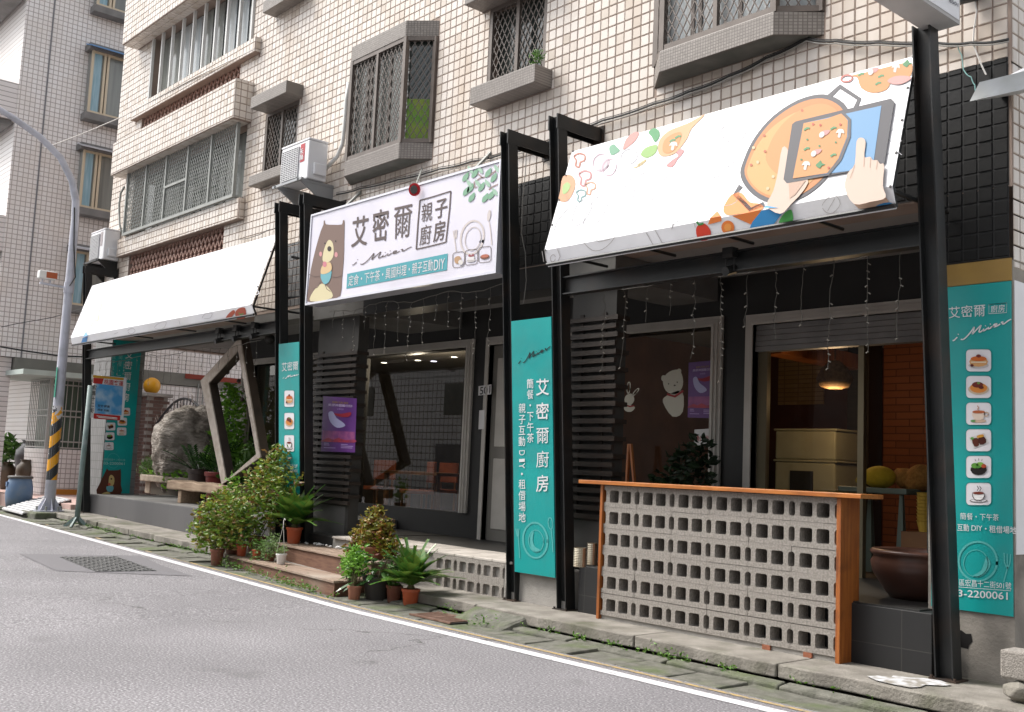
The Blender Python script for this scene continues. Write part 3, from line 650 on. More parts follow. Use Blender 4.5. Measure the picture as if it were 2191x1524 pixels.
# ---------------------------------------------------------------- windows of the upper floors
def mesh_grille(name, corners, parent, m, pitch=.105, r=.0045, asp=1.7, kind=None):
    """expanded diamond mesh filling a planar quad: corners (bl, br, tr, tl)"""
    bl, br, tr, tl = [Vector(c) for c in corners]; w = (br-bl).length; h = (tl-bl).length
    ex, ez = (br-bl)/w, (tl-bl)/h; nn = ex.cross(ez).normalized(); b = MB(); px, pz = pitch, pitch*asp
    def seg(p, q):
        a, c = bl+ex*p[0]+ez*p[1], bl+ex*q[0]+ez*q[1]; d = (c-a).normalized(); s_ = d.cross(nn)*r
        b.add([a+s_+nn*r, a-s_+nn*r, a-s_-nn*r, a+s_-nn*r, c+s_+nn*r, c-s_+nn*r, c-s_-nn*r, c+s_-nn*r], [(0,1,5,4),(1,2,6,5),(2,3,7,6),(3,0,4,7)])
    sl = pz/px
    for sg in (1, -1):
        k = -int(h/pz)-2
        while k*px < w+h/sl+px:
            x0 = k*px; pts = []
            # line z = sg*sl*(x-x0) (+h if sg<0)
            if sg > 0: xa, xb = x0, x0+h/sl
            else: xa, xb = x0, x0+h/sl
            ya, yb = (0, h) if sg > 0 else (h, 0)
            if xb > 0 and xa < w:
                if xa < 0: ya += (yb-ya)*(0-xa)/(xb-xa); xa = 0
                if xb > w: yb = ya+(yb-ya)*(w-xa)/(xb-xa); xb = w
                seg((xa, ya), (xb, yb))
            k += 1
    return b.build(name, m, parent, fix=False)
def bay(x0, x1, zs, zt, pane, green=None):
    yf = 6.92; o = .30; xa, xb = x0+o, x1-o
    slab = lambda z0, z1: MB().hexa([(xa, yf, z0), (xb, yf, z0), (x1, YF, z0), (x0, YF, z0)], [(xa, yf, z1), (xb, yf, z1), (x1, YF, z1), (x0, YF, z1)])
    bw = slab(zs, zs+.20).build('bay_window', M_mosaic, A, bevel=.006); slab(zt, zt+.20).build('head_slab', M_mosaic, bw, bevel=.006)
    e = .02; b = MB()
    lo = [(xa+e, yf+e, zs-.001), (xb-e, yf+e, zs-.001), (x1-e, YF, zs-.001), (x0+e, YF, zs-.001)]
    b.poly([(p[0], p[1], p[2]) for p in reversed(lo)]); b.build('underside', M_soffit, bw, fix=False)
    fr = MB(); z0, z1 = zs+.20, zt; e = .03
    c = [(x0+.03, YF-.01), (xa+.01, yf+e), (xb-.01, yf+e), (x1-.03, YF-.01)]
    for x, y in (c[1], c[2]): fr.box(x-.028, x+.028, y-.028, y+.028, z0, z1)
    for x, y in (c[0], c[3]): fr.box(x-.03, x+.03, y-.03, y+.01, z0, z1)
    mid = (c[1][0]+c[2][0])/2; fr.box(mid-.022, mid+.022, yf+e-.022, yf+e+.022, z0, z1)
    for i in range(3):
        for z in (z0+.025, z1-.025): fr.bar((*c[i], z), (*c[i+1], z), .045, .05)
    fr.build('window_frame', M_alu, bw)
    for i in range(3):
        a, d = Vector((*c[i], 0)), Vector((*c[i+1], 0)); n = Vector(((d-a).y, -(d-a).x, 0)).normalized(); off = -n*.06
        a2, d2 = a+off, d+off
        MB().add([(a2.x,a2.y,z0),(d2.x,d2.y,z0),(d2.x,d2.y,z1),(a2.x,a2.y,z1)], [(0,1,2,3)]).build('pane', pane[i], bw, fix=False)
        mesh_grille('mesh_grille', [(a.x,a.y,z0+.05),(d.x,d.y,z0+.05),(d.x,d.y,z1-.05),(a.x,a.y,z1-.05)], bw, M_alu if True else None, pitch=.085)
    s_ = MB()
    for t in (.25, .32, .68):
        x = c[1][0]+(c[2][0]-c[1][0])*t; s_.box(x-.02, x+.02, yf+e+.045, yf+e+.057, z0, z1)
    s_.build('sash_stile', M_alu, bw)
    return bw
bwC = bay(-11.60, -9.80, 5.04, 6.56, [M_pane, M_curtain, M_pane])
MB().add([(-10.10,7.00,5.27),(-9.87,7.235,5.27),(-9.87,7.235,5.80),(-10.10,7.00,5.80)],[(0,1,2,3)]).build('green_bag', mat('lime_green_plastic', (.13,.33,.03), .5, c2=(.25,.34,.04), scale=6), bwC)
bwR = bay(-6.34, -4.52, 5.04, 6.56, [M_pane, M_curtb, M_curtb])
def small_window(x0, x1, z0, z1, canopy, sill, pane):
    w = MB().box(x0, x1, 7.34, 7.36, z0, z1).build('window', pane, A)
    f = MB()
    for a, c_ in ((x0, x0+.05), (x1-.05, x1), ((x0+x1)/2-.025, (x0+x1)/2+.025)): f.box(a, c_, 7.20, 7.24, z0, z1)
    f.box(x0+.05, (x0+x1)/2-.025, 7.20, 7.24, z1-.05, z1).box(x0+.05, (x0+x1)/2-.025, 7.20, 7.24, z0, z0+.04).box((x0+x1)/2+.025, x1-.05, 7.20, 7.24, z1-.05, z1).box((x0+x1)/2+.025, x1-.05, 7.20, 7.24, z0, z0+.04)
    f.build('window_frame', M_alu, w)
    mesh_grille('mesh_grille', [(x0+.04,7.22,z0),(x1-.04,7.22,z0),(x1-.04,7.22,z1),(x0+.04,7.22,z1)], w, M_alu, pitch=.085)
    cy, cz0, cz1, cx0, cx1 = canopy
    MB().box(cx0, cx1, cy, YF, cz0, cz1).build('canopy_slab', M_mosaic, w, bevel=.006)
    sy, sz0, sz1, sx0, sx1 = sill
    s_ = MB().box(sx0, sx1, sy, YF, sz0, sz1).build('sill_box', M_mosaic, w, bevel=.006)
    return w
small_window(-14.07,-13.08,5.57,6.57, (6.92,6.575,6.755,-14.05,-12.99), (7.0,5.42,5.57,-14.10,-13.12), M_pane)
w2 = small_window(-8.84,-7.88,5.6,6.6, (6.93,6.60,6.79,-8.98,-7.80), (6.95,5.40,5.6,-8.82,-7.76), M_pane)
small_window(-13.97,-13.05,8.25,9.2, (6.95,9.2,9.38,-14.0,-13.0), (6.98,8.07,8.25,-14.0,-13.0), M_pane)
def long_window(x0, x1, z0, z1, n, pane_cycle, grille, m, yv=7.10):
    w = MB().box(x0, x1, 7.36, 7.38, z0, z1).build('window', M_pane, A)
    dx = (x1-x0)/n
    for i in range(n):
        MB().box(x0+i*dx+.03, x0+(i+1)*dx-.03, 7.335, 7.35, z0+.03, z1-.03).build('pane', pane_cycle[i % len(pane_cycle)], w)
    f = MB()
    for i in range(n+1): f.box(x0+i*dx-.022, x0+i*dx+.022, yv, yv+.05, z0, z1)
    f.box(x0-.02, x1+.02, yv-.004, yv+.054, z0-.03, z0+.02)
    if grille:
        f.box(x0+2*dx+.022, x0+3*dx-.022, yv, yv+.05, (z0+z1)/2-.02, (z0+z1)/2+.02)
        for sx in (x0, x1): f.box(sx-.02, sx+.02, yv+.05, YF, z0-.03, z0+.0)
    f.build('window_frame', m, w)
    if grille: mesh_grille('mesh_grille', [(x0,yv+.025,z0),(x1,yv+.025,z0),(x1,yv+.025,z1),(x0,yv+.025,z1)], w, m, pitch=.075)
    return w
long_window(-19.06,-14.70,5.40,6.55,5,[M_pane,M_curtain,M_pane],True,M_alug,yv=7.04)
long_window(-18.70,-14.72,7.88,9.08,9,[M_curtain,M_curtain,M_curtb,M_curtb],False,mat('white_window_frame',(.66,.66,.64),.4),yv=7.16)
M_lat = mat('red_brown_lattice', (.42,.27,.22), .7, c2=(.33,.19,.15), scale=5)
M_void = mat('dark_void', (.10,.035,.025), .9)
for x0, x1, z0, z1 in ((-19.05,-15.2,4.40,5.03), (-19.0,-15.05,7.18,7.63)):
    lw = MB().box(x0, x1, 7.40, 7.42, z0, z1).build('lattice_vent', M_void, A)
    mesh_grille('lattice', [(x0,7.24,z0),(x1,7.24,z0),(x1,7.24,z1),(x0,7.24,z1)], lw, M_lat, pitch=.15, r=.011, asp=1.6)
b = MB().box(-3.42,-3.10,7.06,YF-.008,5.05,5.6); b.build('sill_box', M_mosaic, A, bevel=.006)
# ================================================================== NEIGHBOUR AND OPPOSITE BUILDINGS
M_btileX = grid_mat('glare_paled_pink_tile_side', (.80,.755,.735), (.84,.81,.80), (.42,.37,.35), .110, .110, .009, 'YZ', .35, dirt=(.66,.56,.47), damt=.35, bump=.5)  # paler than the front tile: glare is put into this side's colour
M_btileY = grid_mat('pale_pink_tile_front', (.72,.665,.645), (.78,.735,.72), (.36,.315,.30), .110, .110, .009, 'XZ', .35, bump=.5)
XB = -24.8
B = thing('neighbour_building', 'pale pink tiled block with bay windows and street balconies across the alley', 'building', (XB, 8.0, .4))
MB().box(-34,XB,6.55,24,3.42,14).build('wall', M_btileX, B)
MB().box(-34,XB-.8,8.6,24,.3,3.415).build('wall', M_btileX, B)
MB().box(-25.6,-24.95,6.56,7.0,.3,3.41).build('pier', M_btileY, B)
MB().box(XB-.35,XB+.004,7.02,24,3.12,3.418).build('soffit_band', mat('grey_green_soffit', (.22,.215,.19), .8, c2=(.17,.165,.145), scale=2), B)
b = MB().box(-24.80,-24.78,7.13,7.16,3.42,14); b.build('drain_pipe', mat('grey_pipe', (.20,.20,.21), .6), B)
M_bgr = mat('weathered_grey_sill', (.24,.23,.225), .85, c2=(.17,.165,.16), scale=3, bump=.2)
for k, (z0, z1) in enumerate(((5.75,6.55),(8.75,9.6),(11.7,12.6))):
    MB().box(-33.5,XB+.02-.05,5.95,6.56,z0,z1).build('balcony', M_btileY, B)
    MB().box(-33.5,XB-.1,6.15,6.5,z0-.12,z0-.001).build('balcony_soffit', M_bgr, B)
M_cream = mat('cream_window_frame', (.62,.52,.38), .5)
M_bluecurt = mat('blue_curtain', (.36,.52,.60), .8, c2=(.24,.40,.48), scale=2, stretch=(14,14,1))
def bwin(u0, v0, u1, v1, canopy_col, yr=(7.95, 9.3)):
    z1 = onX(u0, v0, XB+.3)[2]; z0 = onX(u1, v1, XB+.3)[2]; y0, y1 = yr
    w = MB().box(XB, XB+.30, y0, y1, z0-.17, z0).build('bay_window', M_bgr, B, bevel=.01)
    MB().box(XB, XB+.34, y0-.03, y1, z1, z1+.15).build('head_slab', M_bgr, w)
    MB().hexa([(XB+.1,y0-.05,z1+.151),(XB+.55,y0-.05,z1+.0),(XB+.55,y1,z1+.0),(XB+.1,y1,z1+.151)], [(XB+.1,y0-.05,z1+.18),(XB+.55,y0-.05,z1+.03),(XB+.55,y1,z1+.03),(XB+.1,y1,z1+.18)]).build('canopy_sheet', canopy_col, w)
    MB().box(XB+.02, XB+.22, y0+.06, y1-.03, z0, z1).build('pane', M_curtain, w)
    MB().box(XB+.03, XB+.235, y0+.08, y0+.30, z0+.02, z1-.02).build('curtain', M_bluecurt, w)
    f = MB()
    for y in (y0+.06, y0+.34, y0+.42, y0+.98): f.box(XB+.22, XB+.28, y, y+.05, z0, z1)
    f.box(XB+.22, XB+.27, y0+.11, y1, z0+.001, z0+.05).box(XB+.22, XB+.27, y0+.11, y1, z1-.05, z1-.001); f.build('window_frame', M_cream, w)
MB0 = mat('blue_sheet', (.13,.27,.50), .5); MB1 = mat('pale_grey_sheet', (.50,.50,.53), .5)
bwin(215,-110,205,8,MB1); bwin(198,106,178,236,MB0); bwin(166,316,152,438,MB1); bwin(140,532,126,648,MB1)
# ground floor of the neighbour: grilled bay, green roof sheet, doorway with a red couplet
gx = -24.55
MB().box(-26.0,gx,7.75,8.62,.35,1.42).build('low_wall', M_btileX, B)
MB().box(-25.99,gx-.01,7.745,7.749,.36,1.41).build('low_wall_face', M_btileY, B)
MB().box(gx+.001,gx+.012,8.05,8.62,.38,.53).build('orange_tile_base', mat('orange_base_tile', (.56,.22,.03), .5), B)
b = MB()
for i in range(12): b.box(-25.95+i*.122,-25.95+i*.122+.016,7.76,7.776,1.44,3.0)
for i in range(8): b.box(gx-.03,gx-.014,7.76+i*.122,7.776+i*.122,1.44,3.0)
for z in (1.44,1.58,2.15,2.28,2.86,2.97): b.box(-25.97,gx,7.755,7.78,z,z+.03).box(gx-.034,gx,7.78,8.62,z,z+.03)
b.box(gx-.05,gx+.004,7.75,7.81,1.42,3.02); b.build('window_grille', mat('pale_steel_grille', (.42,.41,.385), .5), B)
MB().box(-25.9,gx-.12,7.95,8.60,1.42,3.0).build('pane', mat('green_curtained_pane', (.07,.11,.085), .3, c2=(.12,.16,.12), scale=1, stretch=(12,12,.5)), B)
MB().hexa([(-27.0,6.9,3.02),(-23.7,6.9,2.99),(-23.9,9.5,3.02),(-27.0,9.5,3.04)], [(-27.0,6.9,3.12),(-23.7,6.9,3.10),(-23.9,9.5,3.13),(-27.0,9.5,3.15)]).build('roof_sheet', mat('pale_green_sheet', (.45,.51,.47), .6, c2=(.38,.43,.40), scale=3), B)
MB().box(-24.4,-24.0,8.75,8.80,.4,3.0).build('door', mat('brown_door', (.10,.05,.035), .6), B)
MB().box(-27.2,-26.2,8.52,8.58,.42,2.55).build('door', mat('brown_doorway', (.13,.075,.055), .6, c2=(.09,.05,.04), scale=3), B)
MB().box(-27.05,-26.35,8.505,8.515,2.6,2.86).build('red_couplet', flat('#a8302c'), B)
MB().box(XB+.002,XB+.03,11.0,12.6,3.3,3.42).build('red_trim', flat('#8a3b2c'), B)
MB().box(XB-.4,XB-.001,12.2,15,.4,3.1).build('pane', M_pane, B)
MB().box(XB-.75,XB-.02,8.62,24,.4,3.1).build('alley_wall', M_btileX, B)
b = MB(); [b.box(XB+.01,XB+.03,11.35+i*.13,11.375+i*.13,2.35,3.2) for i in range(14)]; b.box(XB+.008,XB+.034,11.3,13.2,2.33,2.37); b.build('balustrade', M_alug, B)
pt = MB().hexa([(-28,6.95,.10),(-20.25,6.95,.10),(-20.25,26,.12),(-28,26,.12)],[(-28,6.95,.41),(-20.25,6.95,.40),(-20.25,26,.42),(-28,26,.42)])
alley = tag(pt.build('alley_paving', grid_mat('pink_alley_tile', (.50,.34,.30), (.54,.38,.34), (.38,.27,.24), .2, .2, .006, 'XY', .6, dirt=(.34,.25,.22), damt=.4)), kind='structure', label='pink tiled paving of the alley beside the shop')
# the house across the street, seen only in window reflections
O = thing('opposite_building', 'pale tiled apartment block across the street, mirrored in the shop windows', 'building', (-14, -11, 0))
MB().box(-35,16,-18,-13.6,-.05,8.5).build('reflection_dimming_wall', mat('reflection_dimming_dark', (.14,.125,.115), .8, c2=(.10,.09,.085), scale=.6), O)  # unseen dark wall, added to dim reflections in the right-hand windows
MB().box(-70,-35,-18,-13.5,-.05,6.5).build('wall', grid_mat('opposite_tile', (.74,.72,.70), (.80,.78,.76), (.16,.15,.14), .34, .34, .03, 'XZ', .5), O)
for i in range(4): MB().box(-66+i*8.5,-63.6+i*8.5,-13.53,-13.46,3.9,5.4).build('window', M_pane, O)
for i in range(3): MB().box(-62+i*10.5,-59.5+i*10.5,-13.53,-13.46,.1,2.5).build('doorway', mat('opposite_door', (.10,.10,.11), .5), O)

# ================================================================== STEEL FRAMES
M_rust = mat('rust_streaked_steel', (.016,.013,.011), .6, c2=(.05,.026,.014), scale=9, bump=.2, bscale=50)
def yp(z): return 7.0-.077*(z-.14)
def add_post(par, x0, x1, z0, z1, bracket=True, name='post'):
    t = .011; hw = .06; b = MB()
    def plate(xa, xb, da, db):
        b.hexa([(xa,yp(z0)+da,z0),(xb,yp(z0)+da,z0),(xb,yp(z0)+db,z0),(xa,yp(z0)+db,z0)], [(xa,yp(z1)+da,z1),(xb,yp(z1)+da,z1),(xb,yp(z1)+db,z1),(xa,yp(z1)+db,z1)])
    plate(x0, x0+t, -hw, hw); plate(x1-t, x1, -hw, hw); plate(x0+t, x1-t, -.004, .006)
    o = b.build(name, M_steel, par)
    MB().box(x0-.03, x1+.03, yp(z0)-.09, yp(z0)+.09, z0-.004, z0+.010).build('base_plate', M_rust, par)
    for bx_, by_ in ((x0-.015,-.075),(x1+.015,-.075)): MB().lathe([(.001,0),(.011,0),(.011,.016),(.001,.016)], (bx_, yp(z0)+by_, z0+.010), 6).build('bolt', M_rust, par)
    if bracket:
        MB().box(x0-.025, x1+.025, YF-.018, YF-.006, z1-.17, z1+.03).build('end_plate', M_rust, par)
        b = MB(); ya = yp(z1)-hw
        b.box(x0+.0005, x0+t-.0005, ya+.1205, YF, z1-.135, z1).box(x1-t+.0005, x1-.0005, ya+.1205, YF, z1-.135, z1).box(x0+t, x1-t, ya+.12, YF, z1-.075, z1-.065)
        b.hexa([(x0-.002,ya-.004,z1-.14),(x0+t+.002,ya-.004,z1-.14),(x0+t+.002,ya+.125,z1-.14),(x0-.002,ya+.125,z1-.14)],[(x0-.002,ya-.006,z1+.002),(x0+t+.002,ya-.006,z1+.002),(x0+t+.002,ya+.125,z1+.002),(x0-.002,ya+.125,z1+.002)])
        b.hexa([(x1-t-.002,ya-.004,z1-.14),(x1+.002,ya-.004,z1-.14),(x1+.002,ya+.125,z1-.14),(x1-t-.002,ya+.125,z1-.14)],[(x1-t-.002,ya-.006,z1+.002),(x1+.002,ya-.006,z1+.002),(x1+.002,ya+.125,z1+.002),(x1-t-.002,ya+.125,z1+.002)])
        b.build('wall_bracket', M_steel, par)
    return o
def add_beam(par, xa, xb, z0, z1, yc):
    b = MB().box(xa, xb, yc-.05, yc+.05, z0, z0+.012).box(xa, xb, yc-.05, yc+.05, z1-.012, z1).box(xa, xb, yc-.006, yc+.006, z0+.012, z1-.012)
    b.build('cross_beam', M_steel, par)
fl = thing('canopy_frame', 'dark steel canopy frame under the left awning, two leaning posts and a beam', 'steel frame', (-16.4, 7.0, .2), 'dark steel canopy frames')
add_post(fl, -19.63,-19.50, G(-20)+.14, 4.80); add_post(fl, -12.44,-12.305, .2, 4.815); add_beam(fl, -19.50, -12.44, 3.08, 3.245, 6.775)
fr_ = thing('canopy_frame', 'dark steel canopy frame under the right awning, two leaning posts and a beam', 'steel frame', (-5.3, 7.0, .14), 'dark steel canopy frames')
add_post(fr_, -7.115,-6.99, .14, 4.79); add_post(fr_, -3.45,-3.32, .145, 4.60, False); add_beam(fr_, -6.99, -3.45, 3.07, 3.24, 6.775)
p3 = thing('steel_post', 'dark steel post with wall bracket at the bear end of the sign', 'post', (-11.74, 7.0, .15), 'single steel posts beside the sign')
add_post(p3, -11.80,-11.675, .2, 4.82)
p4 = thing('steel_post', 'dark steel post with wall bracket at the leafy end of the sign', 'post', (-7.78, 7.0, .14), 'single steel posts beside the sign')
add_post(p4, -7.825,-7.70, .14, 4.79)
# thin tie rods behind the left post pair
tr = MB().tube([(-12.3,6.80,3.55),(-11.2,7.25,3.62)], .012).tube([(-12.3,6.8,4.1),(-12.05,7.2,4.05)], .018)
tr.build('tie_rod', M_steel, fl)

# ================================================================== AWNINGS
def awning(name, label, x0, x1, zt, zl, zv, sag=.02):
    t = thing('awning', label, 'awning', ((x0+x1)/2, 6.6, zv), 'sloping vinyl awnings')
    n, m_ = 16, 6; yt, yl_ = 6.66, 6.36; b = MB(); vs = []; fs = []
    for s_ in (0, 1):
        for j in range(m_+1):
            for i in range(n+1):
                a, c = i/n, j/m_; w = math.sin(c*math.pi)*sag*(1 if s_ == 0 else 1)*0
                vs.append((x0+(x1-x0)*a, yt+(yl_-yt)*c+w+s_*.004, zt+(zl-zt)*c+s_*.0))
    S1 = (n+1)*(m_+1)
    for j in range(m_):
        for i in range(n):
            k = j*(n+1)+i; fs += [(k, k+1, k+n+2, k+n+1), (S1+k, S1+k+n+1, S1+k+n+2, S1+k+1)]
    b.add(vs, fs); b.build('canopy_sheet', M_vinyl, t, fix=False)
    MB().hexa([(x0,yl_+.055,zv),(x1,yl_+.055,zv),(x1,yl_+.059,zv),(x0,yl_+.059,zv)],[(x0,yl_-.0005,zl+.0005),(x1,yl_-.0005,zl+.0005),(x1,yl_+.0035,zl+.0005),(x0,yl_+.0035,zl+.0005)]).build('valance', M_vinyl, t)
    f = MB(); r = .016
    f.tube([(x0,yt+.03,zt-.02),(x1,yt+.03,zt-.02)], r).tube([(x0,yl_+.035,zl-.02),(x1,yl_+.035,zl-.02)], r).tube([(x0,yl_+.04,zv+.02),(x1,yl_+.04,zv+.02)], r)
    for i in range(5):
        x = x0+.02+(x1-x0-.04)*i/4; f.tube([(x,yt+.03,zt-.02),(x,yl_+.035,zl-.02),(x,yl_+.085,zv+.02)], r*.9).tube([(x,yl_+.035,zl-.02),(x,YF-.03,zl-.02)], r*.9)
    f.build('tube_frame', M_steel, t)
    g = MB()
    for i in range(5):
        for x in (x0+.015, x1-.015): g.ico((x, yt+(yl_-yt)*i/4-.002, zt+(zl-zt)*i/4), .012, 1)
    g.build('eyelet', mat('eyelet_metal', (.30,.29,.28), .4, metal=.8), t)
    return t, Plane((x0,yt,zt),(x1,yt,zt),(x0,yl_,zl)), Plane((x0,yl_,zl),(x1,yl_,zl),(x0,yl_+.0555,zv))
zt = float((onY(1225,320,6.66)[2]+onY(1950,128,6.66)[2])/2); zl = float((onY(1165,532,6.36)[2]+onY(1930,400,6.36)[2])/2); zv = zl-.145
awR, plR, plRv = awning('awning', 'white awning with a soup pot and tablet picture over the block counter', -6.86, -3.455, zt, zl, zv)
awL, plL, plLv = awning('awning', 'long white awning above the terrace at the left end, print bleached by glare', -19.30, -12.46, zt, zl, zv)
# spotlights under the awnings
def spot(par_x, y, z, label):
    s_ = thing('spotlight', label, 'spotlight', (par_x, y, z), 'black track spotlights under the awnings')
    MB().box(par_x-.05, par_x+.05, y-.04, y+.04, z-.02, z+.06).build('mount', M_steel, s_)
    MB().tube([(par_x-.04,y,z-.02),(par_x-.04,y,z-.13)], .006, 5).tube([(par_x+.04,y,z-.02),(par_x+.04,y,z-.13)], .006, 5).build('yoke', M_steel, s_)
    MB().tube([(par_x,y+.06,z-.10),(par_x,y-.06,z-.14)], .038, 10).build('lamp_head', M_steel, s_)
spot(-5.05, 6.72, 3.20, 'black spotlight hanging below the soup pot awning')
for i, xx in enumerate((-14.1,-13.55,-13.02)): spot(xx, 6.72, 3.20, ('leftmost','middle','rightmost')[i]+' of three black spotlights under the left awning')
sg = thing('spotlight', 'black round lamp hung from the arcade ceiling near the kite frame', 'spotlight', (-14.6, 7.8, 3.3))
MB().box(-14.68,-14.52,7.75,7.85,3.44,3.52).build('mount', M_steel, sg); MB().ico((-14.6,7.8,3.26), .085, 2).build('lamp_head', M_steel, sg, smooth=True); MB().tube([(-14.66,7.8,3.46),(-14.69,7.8,3.28)],.007,5).tube([(-14.54,7.8,3.46),(-14.51,7.8,3.28)],.007,5).build('yoke', M_steel, sg)

# ---- picture on the right awning
INK[0] = .50
R_ = Print(awR, plR, (1150,130,2.578))
RV = Print(awR, plRv, (1150,130,2.578), base=.003)
grey = flat('#5d5c63'); orange1 = flat('#f0a862'); orange2 = flat('#f5bd72'); orange3 = flat('#ea9a58'); skin = flat('#f2d8c6'); skin2 = flat('#e3bda5'); blue = flat('#7db6e8')
def hsm(pts, k=4):                                      # smooth closed outline
    n = len(pts); o = []
    for i in range(n):
        p0, p1, p2, p3 = pts[i-1], pts[i], pts[(i+1) % n], pts[(i+2) % n]
        for j in range(k):
            t = j/k; o.append(tuple(.5*((2*p1[d])+(-p0[d]+p2[d])*t+(2*p0[d]-5*p1[d]+4*p2[d]-p3[d])*t*t+(-p0[d]+3*p1[d]-3*p2[d]+p3[d])*t**3) for d in (0,1)))
    return o
def inset(pts, k):
    cx = sum(p[0] for p in pts)/len(pts); cy = sum(p[1] for p in pts)/len(pts)
    return [(cx+(x-cx)*k, cy+(y-cy)*k) for x, y in pts]
pot = hsm([(1120,640),(1140,540),(1200,420),(1300,305),(1440,215),(1580,185),(1690,235),(1730,330),(1715,440),(1655,565),(1560,685),(1440,765),(1310,790),(1190,740)])
R_.strokes('pot_handle', grey, [[(1600,205),(1668,142),(1775,212),(1728,318)]], 26, 1); R_.strokes('pot_handle', grey, [[(1122,690),(1090,735),(1175,822),(1250,790)]], 26, 1)
R_.poly('pot_rim', grey, pot, 2); R_.poly('soup', orange3, inset(pot, .925), 3); R_.poly('soup', orange2, [(x-25, y+20) for x, y in inset(pot, .80)], 4); R_.poly('soup', orange1, [(x+40, y-45) for x, y in inset(pot, .68)], 5)
R_.polys('bubble', flat('#f7dcae'), [R_.ell(*c, 9, 9, n=10) for c in ((1192,480),(1215,560),(1270,705),(1300,640))], 6)
R_.polys('bubble', flat('#d9764a'), [R_.ell(*c, 8, 8, n=10) for c in ((1250,413),(1255,500),(1178,575),(1460,275))], 6)
R_.poly('left_hand', skin, hsm([(1350,480),(1385,500),(1380,590),(1375,650),(1490,655),(1465,720),(1400,790),(1340,845),(1265,800),(1300,720),(1325,620)], 3), 7)
tab = [(1425,335),(1950,208),(1968,228),(1915,560),(1895,580),(1375,676),(1357,655),(1405,350)]
R_.poly('tablet', flat('#57565e'), tab, 8)
R_.poly('tablet_screen', blue, [(1468,345),(1897,248),(1850,590),(1408,650)], 9)
R_.poly('screen_soup', orange1, [(1468,345),(1600,318),(1680,290),(1712,330),(1708,420),(1660,540),(1600,620),(1408,650)], 10)
R_.strokes('screen_pot_rim', grey, [[(1680,285),(1722,325),(1720,420),(1670,545),(1605,622)]], 16, 11)
def bits(P_, lst, lay, k=1.0):
    for kind, x, y, r in lst:
        if kind == 'g': P_.strokes('scallion', flat('#63a86c'), [[(x-16*k, y+8*k), (x+2, y-4*k), (x+16*k, y-2*k)]], 11*k, lay)
        if kind == 'd': P_.poly('herb', flat('#4f9c62'), P_.ell(x, y, 6*k, 6*k, n=8), lay)
        if kind == 'r': P_.poly('spice', flat('#e0624a'), P_.ell(x, y, 7*k, 7*k, n=8), lay)
        if kind == 'p': P_.poly('shrimp', flat('#f0a9a4'), hsm([(x-30*k,y+6*k),(x-12*k,y-14*k),(x+22*k,y-16*k),(x+12*k,y+4*k),(x-12*k,y+14*k)],3), lay); P_.poly('shrimp', flat('#fdf6f2'), P_.ell(x-22*k, y+8*k, 14*k, 18*k, 30, 12), lay+1)
        if kind == 'm': P_.poly('mushroom', flat('#fbf7ee'), hsm([(x-22*k,y),(x-8*k,y-22*k),(x+18*k,y-20*k),(x+24*k,y+2*k),(x+8*k,y-2*k),(x+2*k,y+24*k),(x-12*k,y+20*k),(x-8*k,y-2*k)],3), lay)
        if kind == 'l': P_.poly('leaf', flat('#4d9a5c'), hsm([(x-26*k,y+6*k),(x-12*k,y-10*k),(x+2*k,y-22*k),(x+10*k,y-6*k),(x+28*k,y),(x+8*k,y+8*k),(x-4*k,y+22*k)],3), lay)
bits(R_, [('g',1485,375,1),('g',1632,372,1),('g',1485,485,1),('g',1632,520,1),('p',1590,400,1),('p',1545,505,1),('m',1668,400,1),('m',1480,578,1),('l',1560,572,1),('d',1488,435,1),('d',1645,450,1),('d',1455,545,1),('r',1560,355,1),('r',1670,352,1),('r',1605,590,1),('d',1555,470,1),('r',1520,350,1)], 12)
R_.poly('right_hand', skin, hsm([(1760,445),(1790,425),(1810,450),(1803,530),(1835,530),(1850,548),(1875,550),(1890,570),(1912,575),(1905,690),(1920,755),(1840,778),(1745,790),(1695,700),(1712,620),(1750,570)], 3), 14)
R_.strokes('finger_line', skin2, [[(1803,530),(1800,585)], [(1838,535),(1834,590)], [(1876,552),(1868,600)], [(1750,575),(1725,650)]], 4, 15)
R_.poly('left_hand', skin2, [(1385,675),(1480,660),(1420,740),(1390,760)], 9)
R_.poly('soup_splash', orange1, hsm([(1720,85),(1762,92),(1785,150),(1850,178),(1925,160),(1958,108),(2010,100),(2060,80),(2062,12),(1980,22),(1850,55)], 3), 1)
bits(R_, [('g',1880,125,1),('g',1895,85,1),('p',1860,55,1),('m',1975,40,1),('l',2040,15,1),('g',1785,75,.8)], 2)
R_.poly('shrimp', flat('#f2b3ad'), hsm([(1930,110),(1975,85),(2045,85),(2060,100),(2010,128),(1960,130)],3), 4)
R_.ring('pepper_ring', flat('#d9796b'), R_.ell(1705,98,32,18,-10,14), 9, 3)
sp = hsm([(665,500),(672,440),(720,390),(790,360),(840,340),(925,295),(850,375),(825,430),(760,510),(690,528)], 3)
R_.poly('spoon', flat('#f7c48f'), sp, 1); R_.poly('soup', orange1, hsm([(690,495),(700,440),(745,405),(790,395),(790,430),(760,490),(715,512)], 3), 2); bits(R_, [('m',748,470,1),('g',775,420,1),('g',745,440,.8)], 3)
rg = lambda x, y, c, s=1.0: R_.ring('pepper_ring', flat(c), hsm([(x-30*s,y-22*s),(x-4*s,y-38*s),(x+28*s,y-28*s),(x+26*s,y),(x+4*s,y+10*s),(x-2*s,y+36*s),(x-22*s,y+30*s),(x-18*s,y)],3), 10*s, 1)
rg(232,550,'#d78d78'); rg(262,650,'#e3a2a2',1.1); rg(240,745,'#8fbaba',.85); rg(292,705,'#f0b99a',.9)
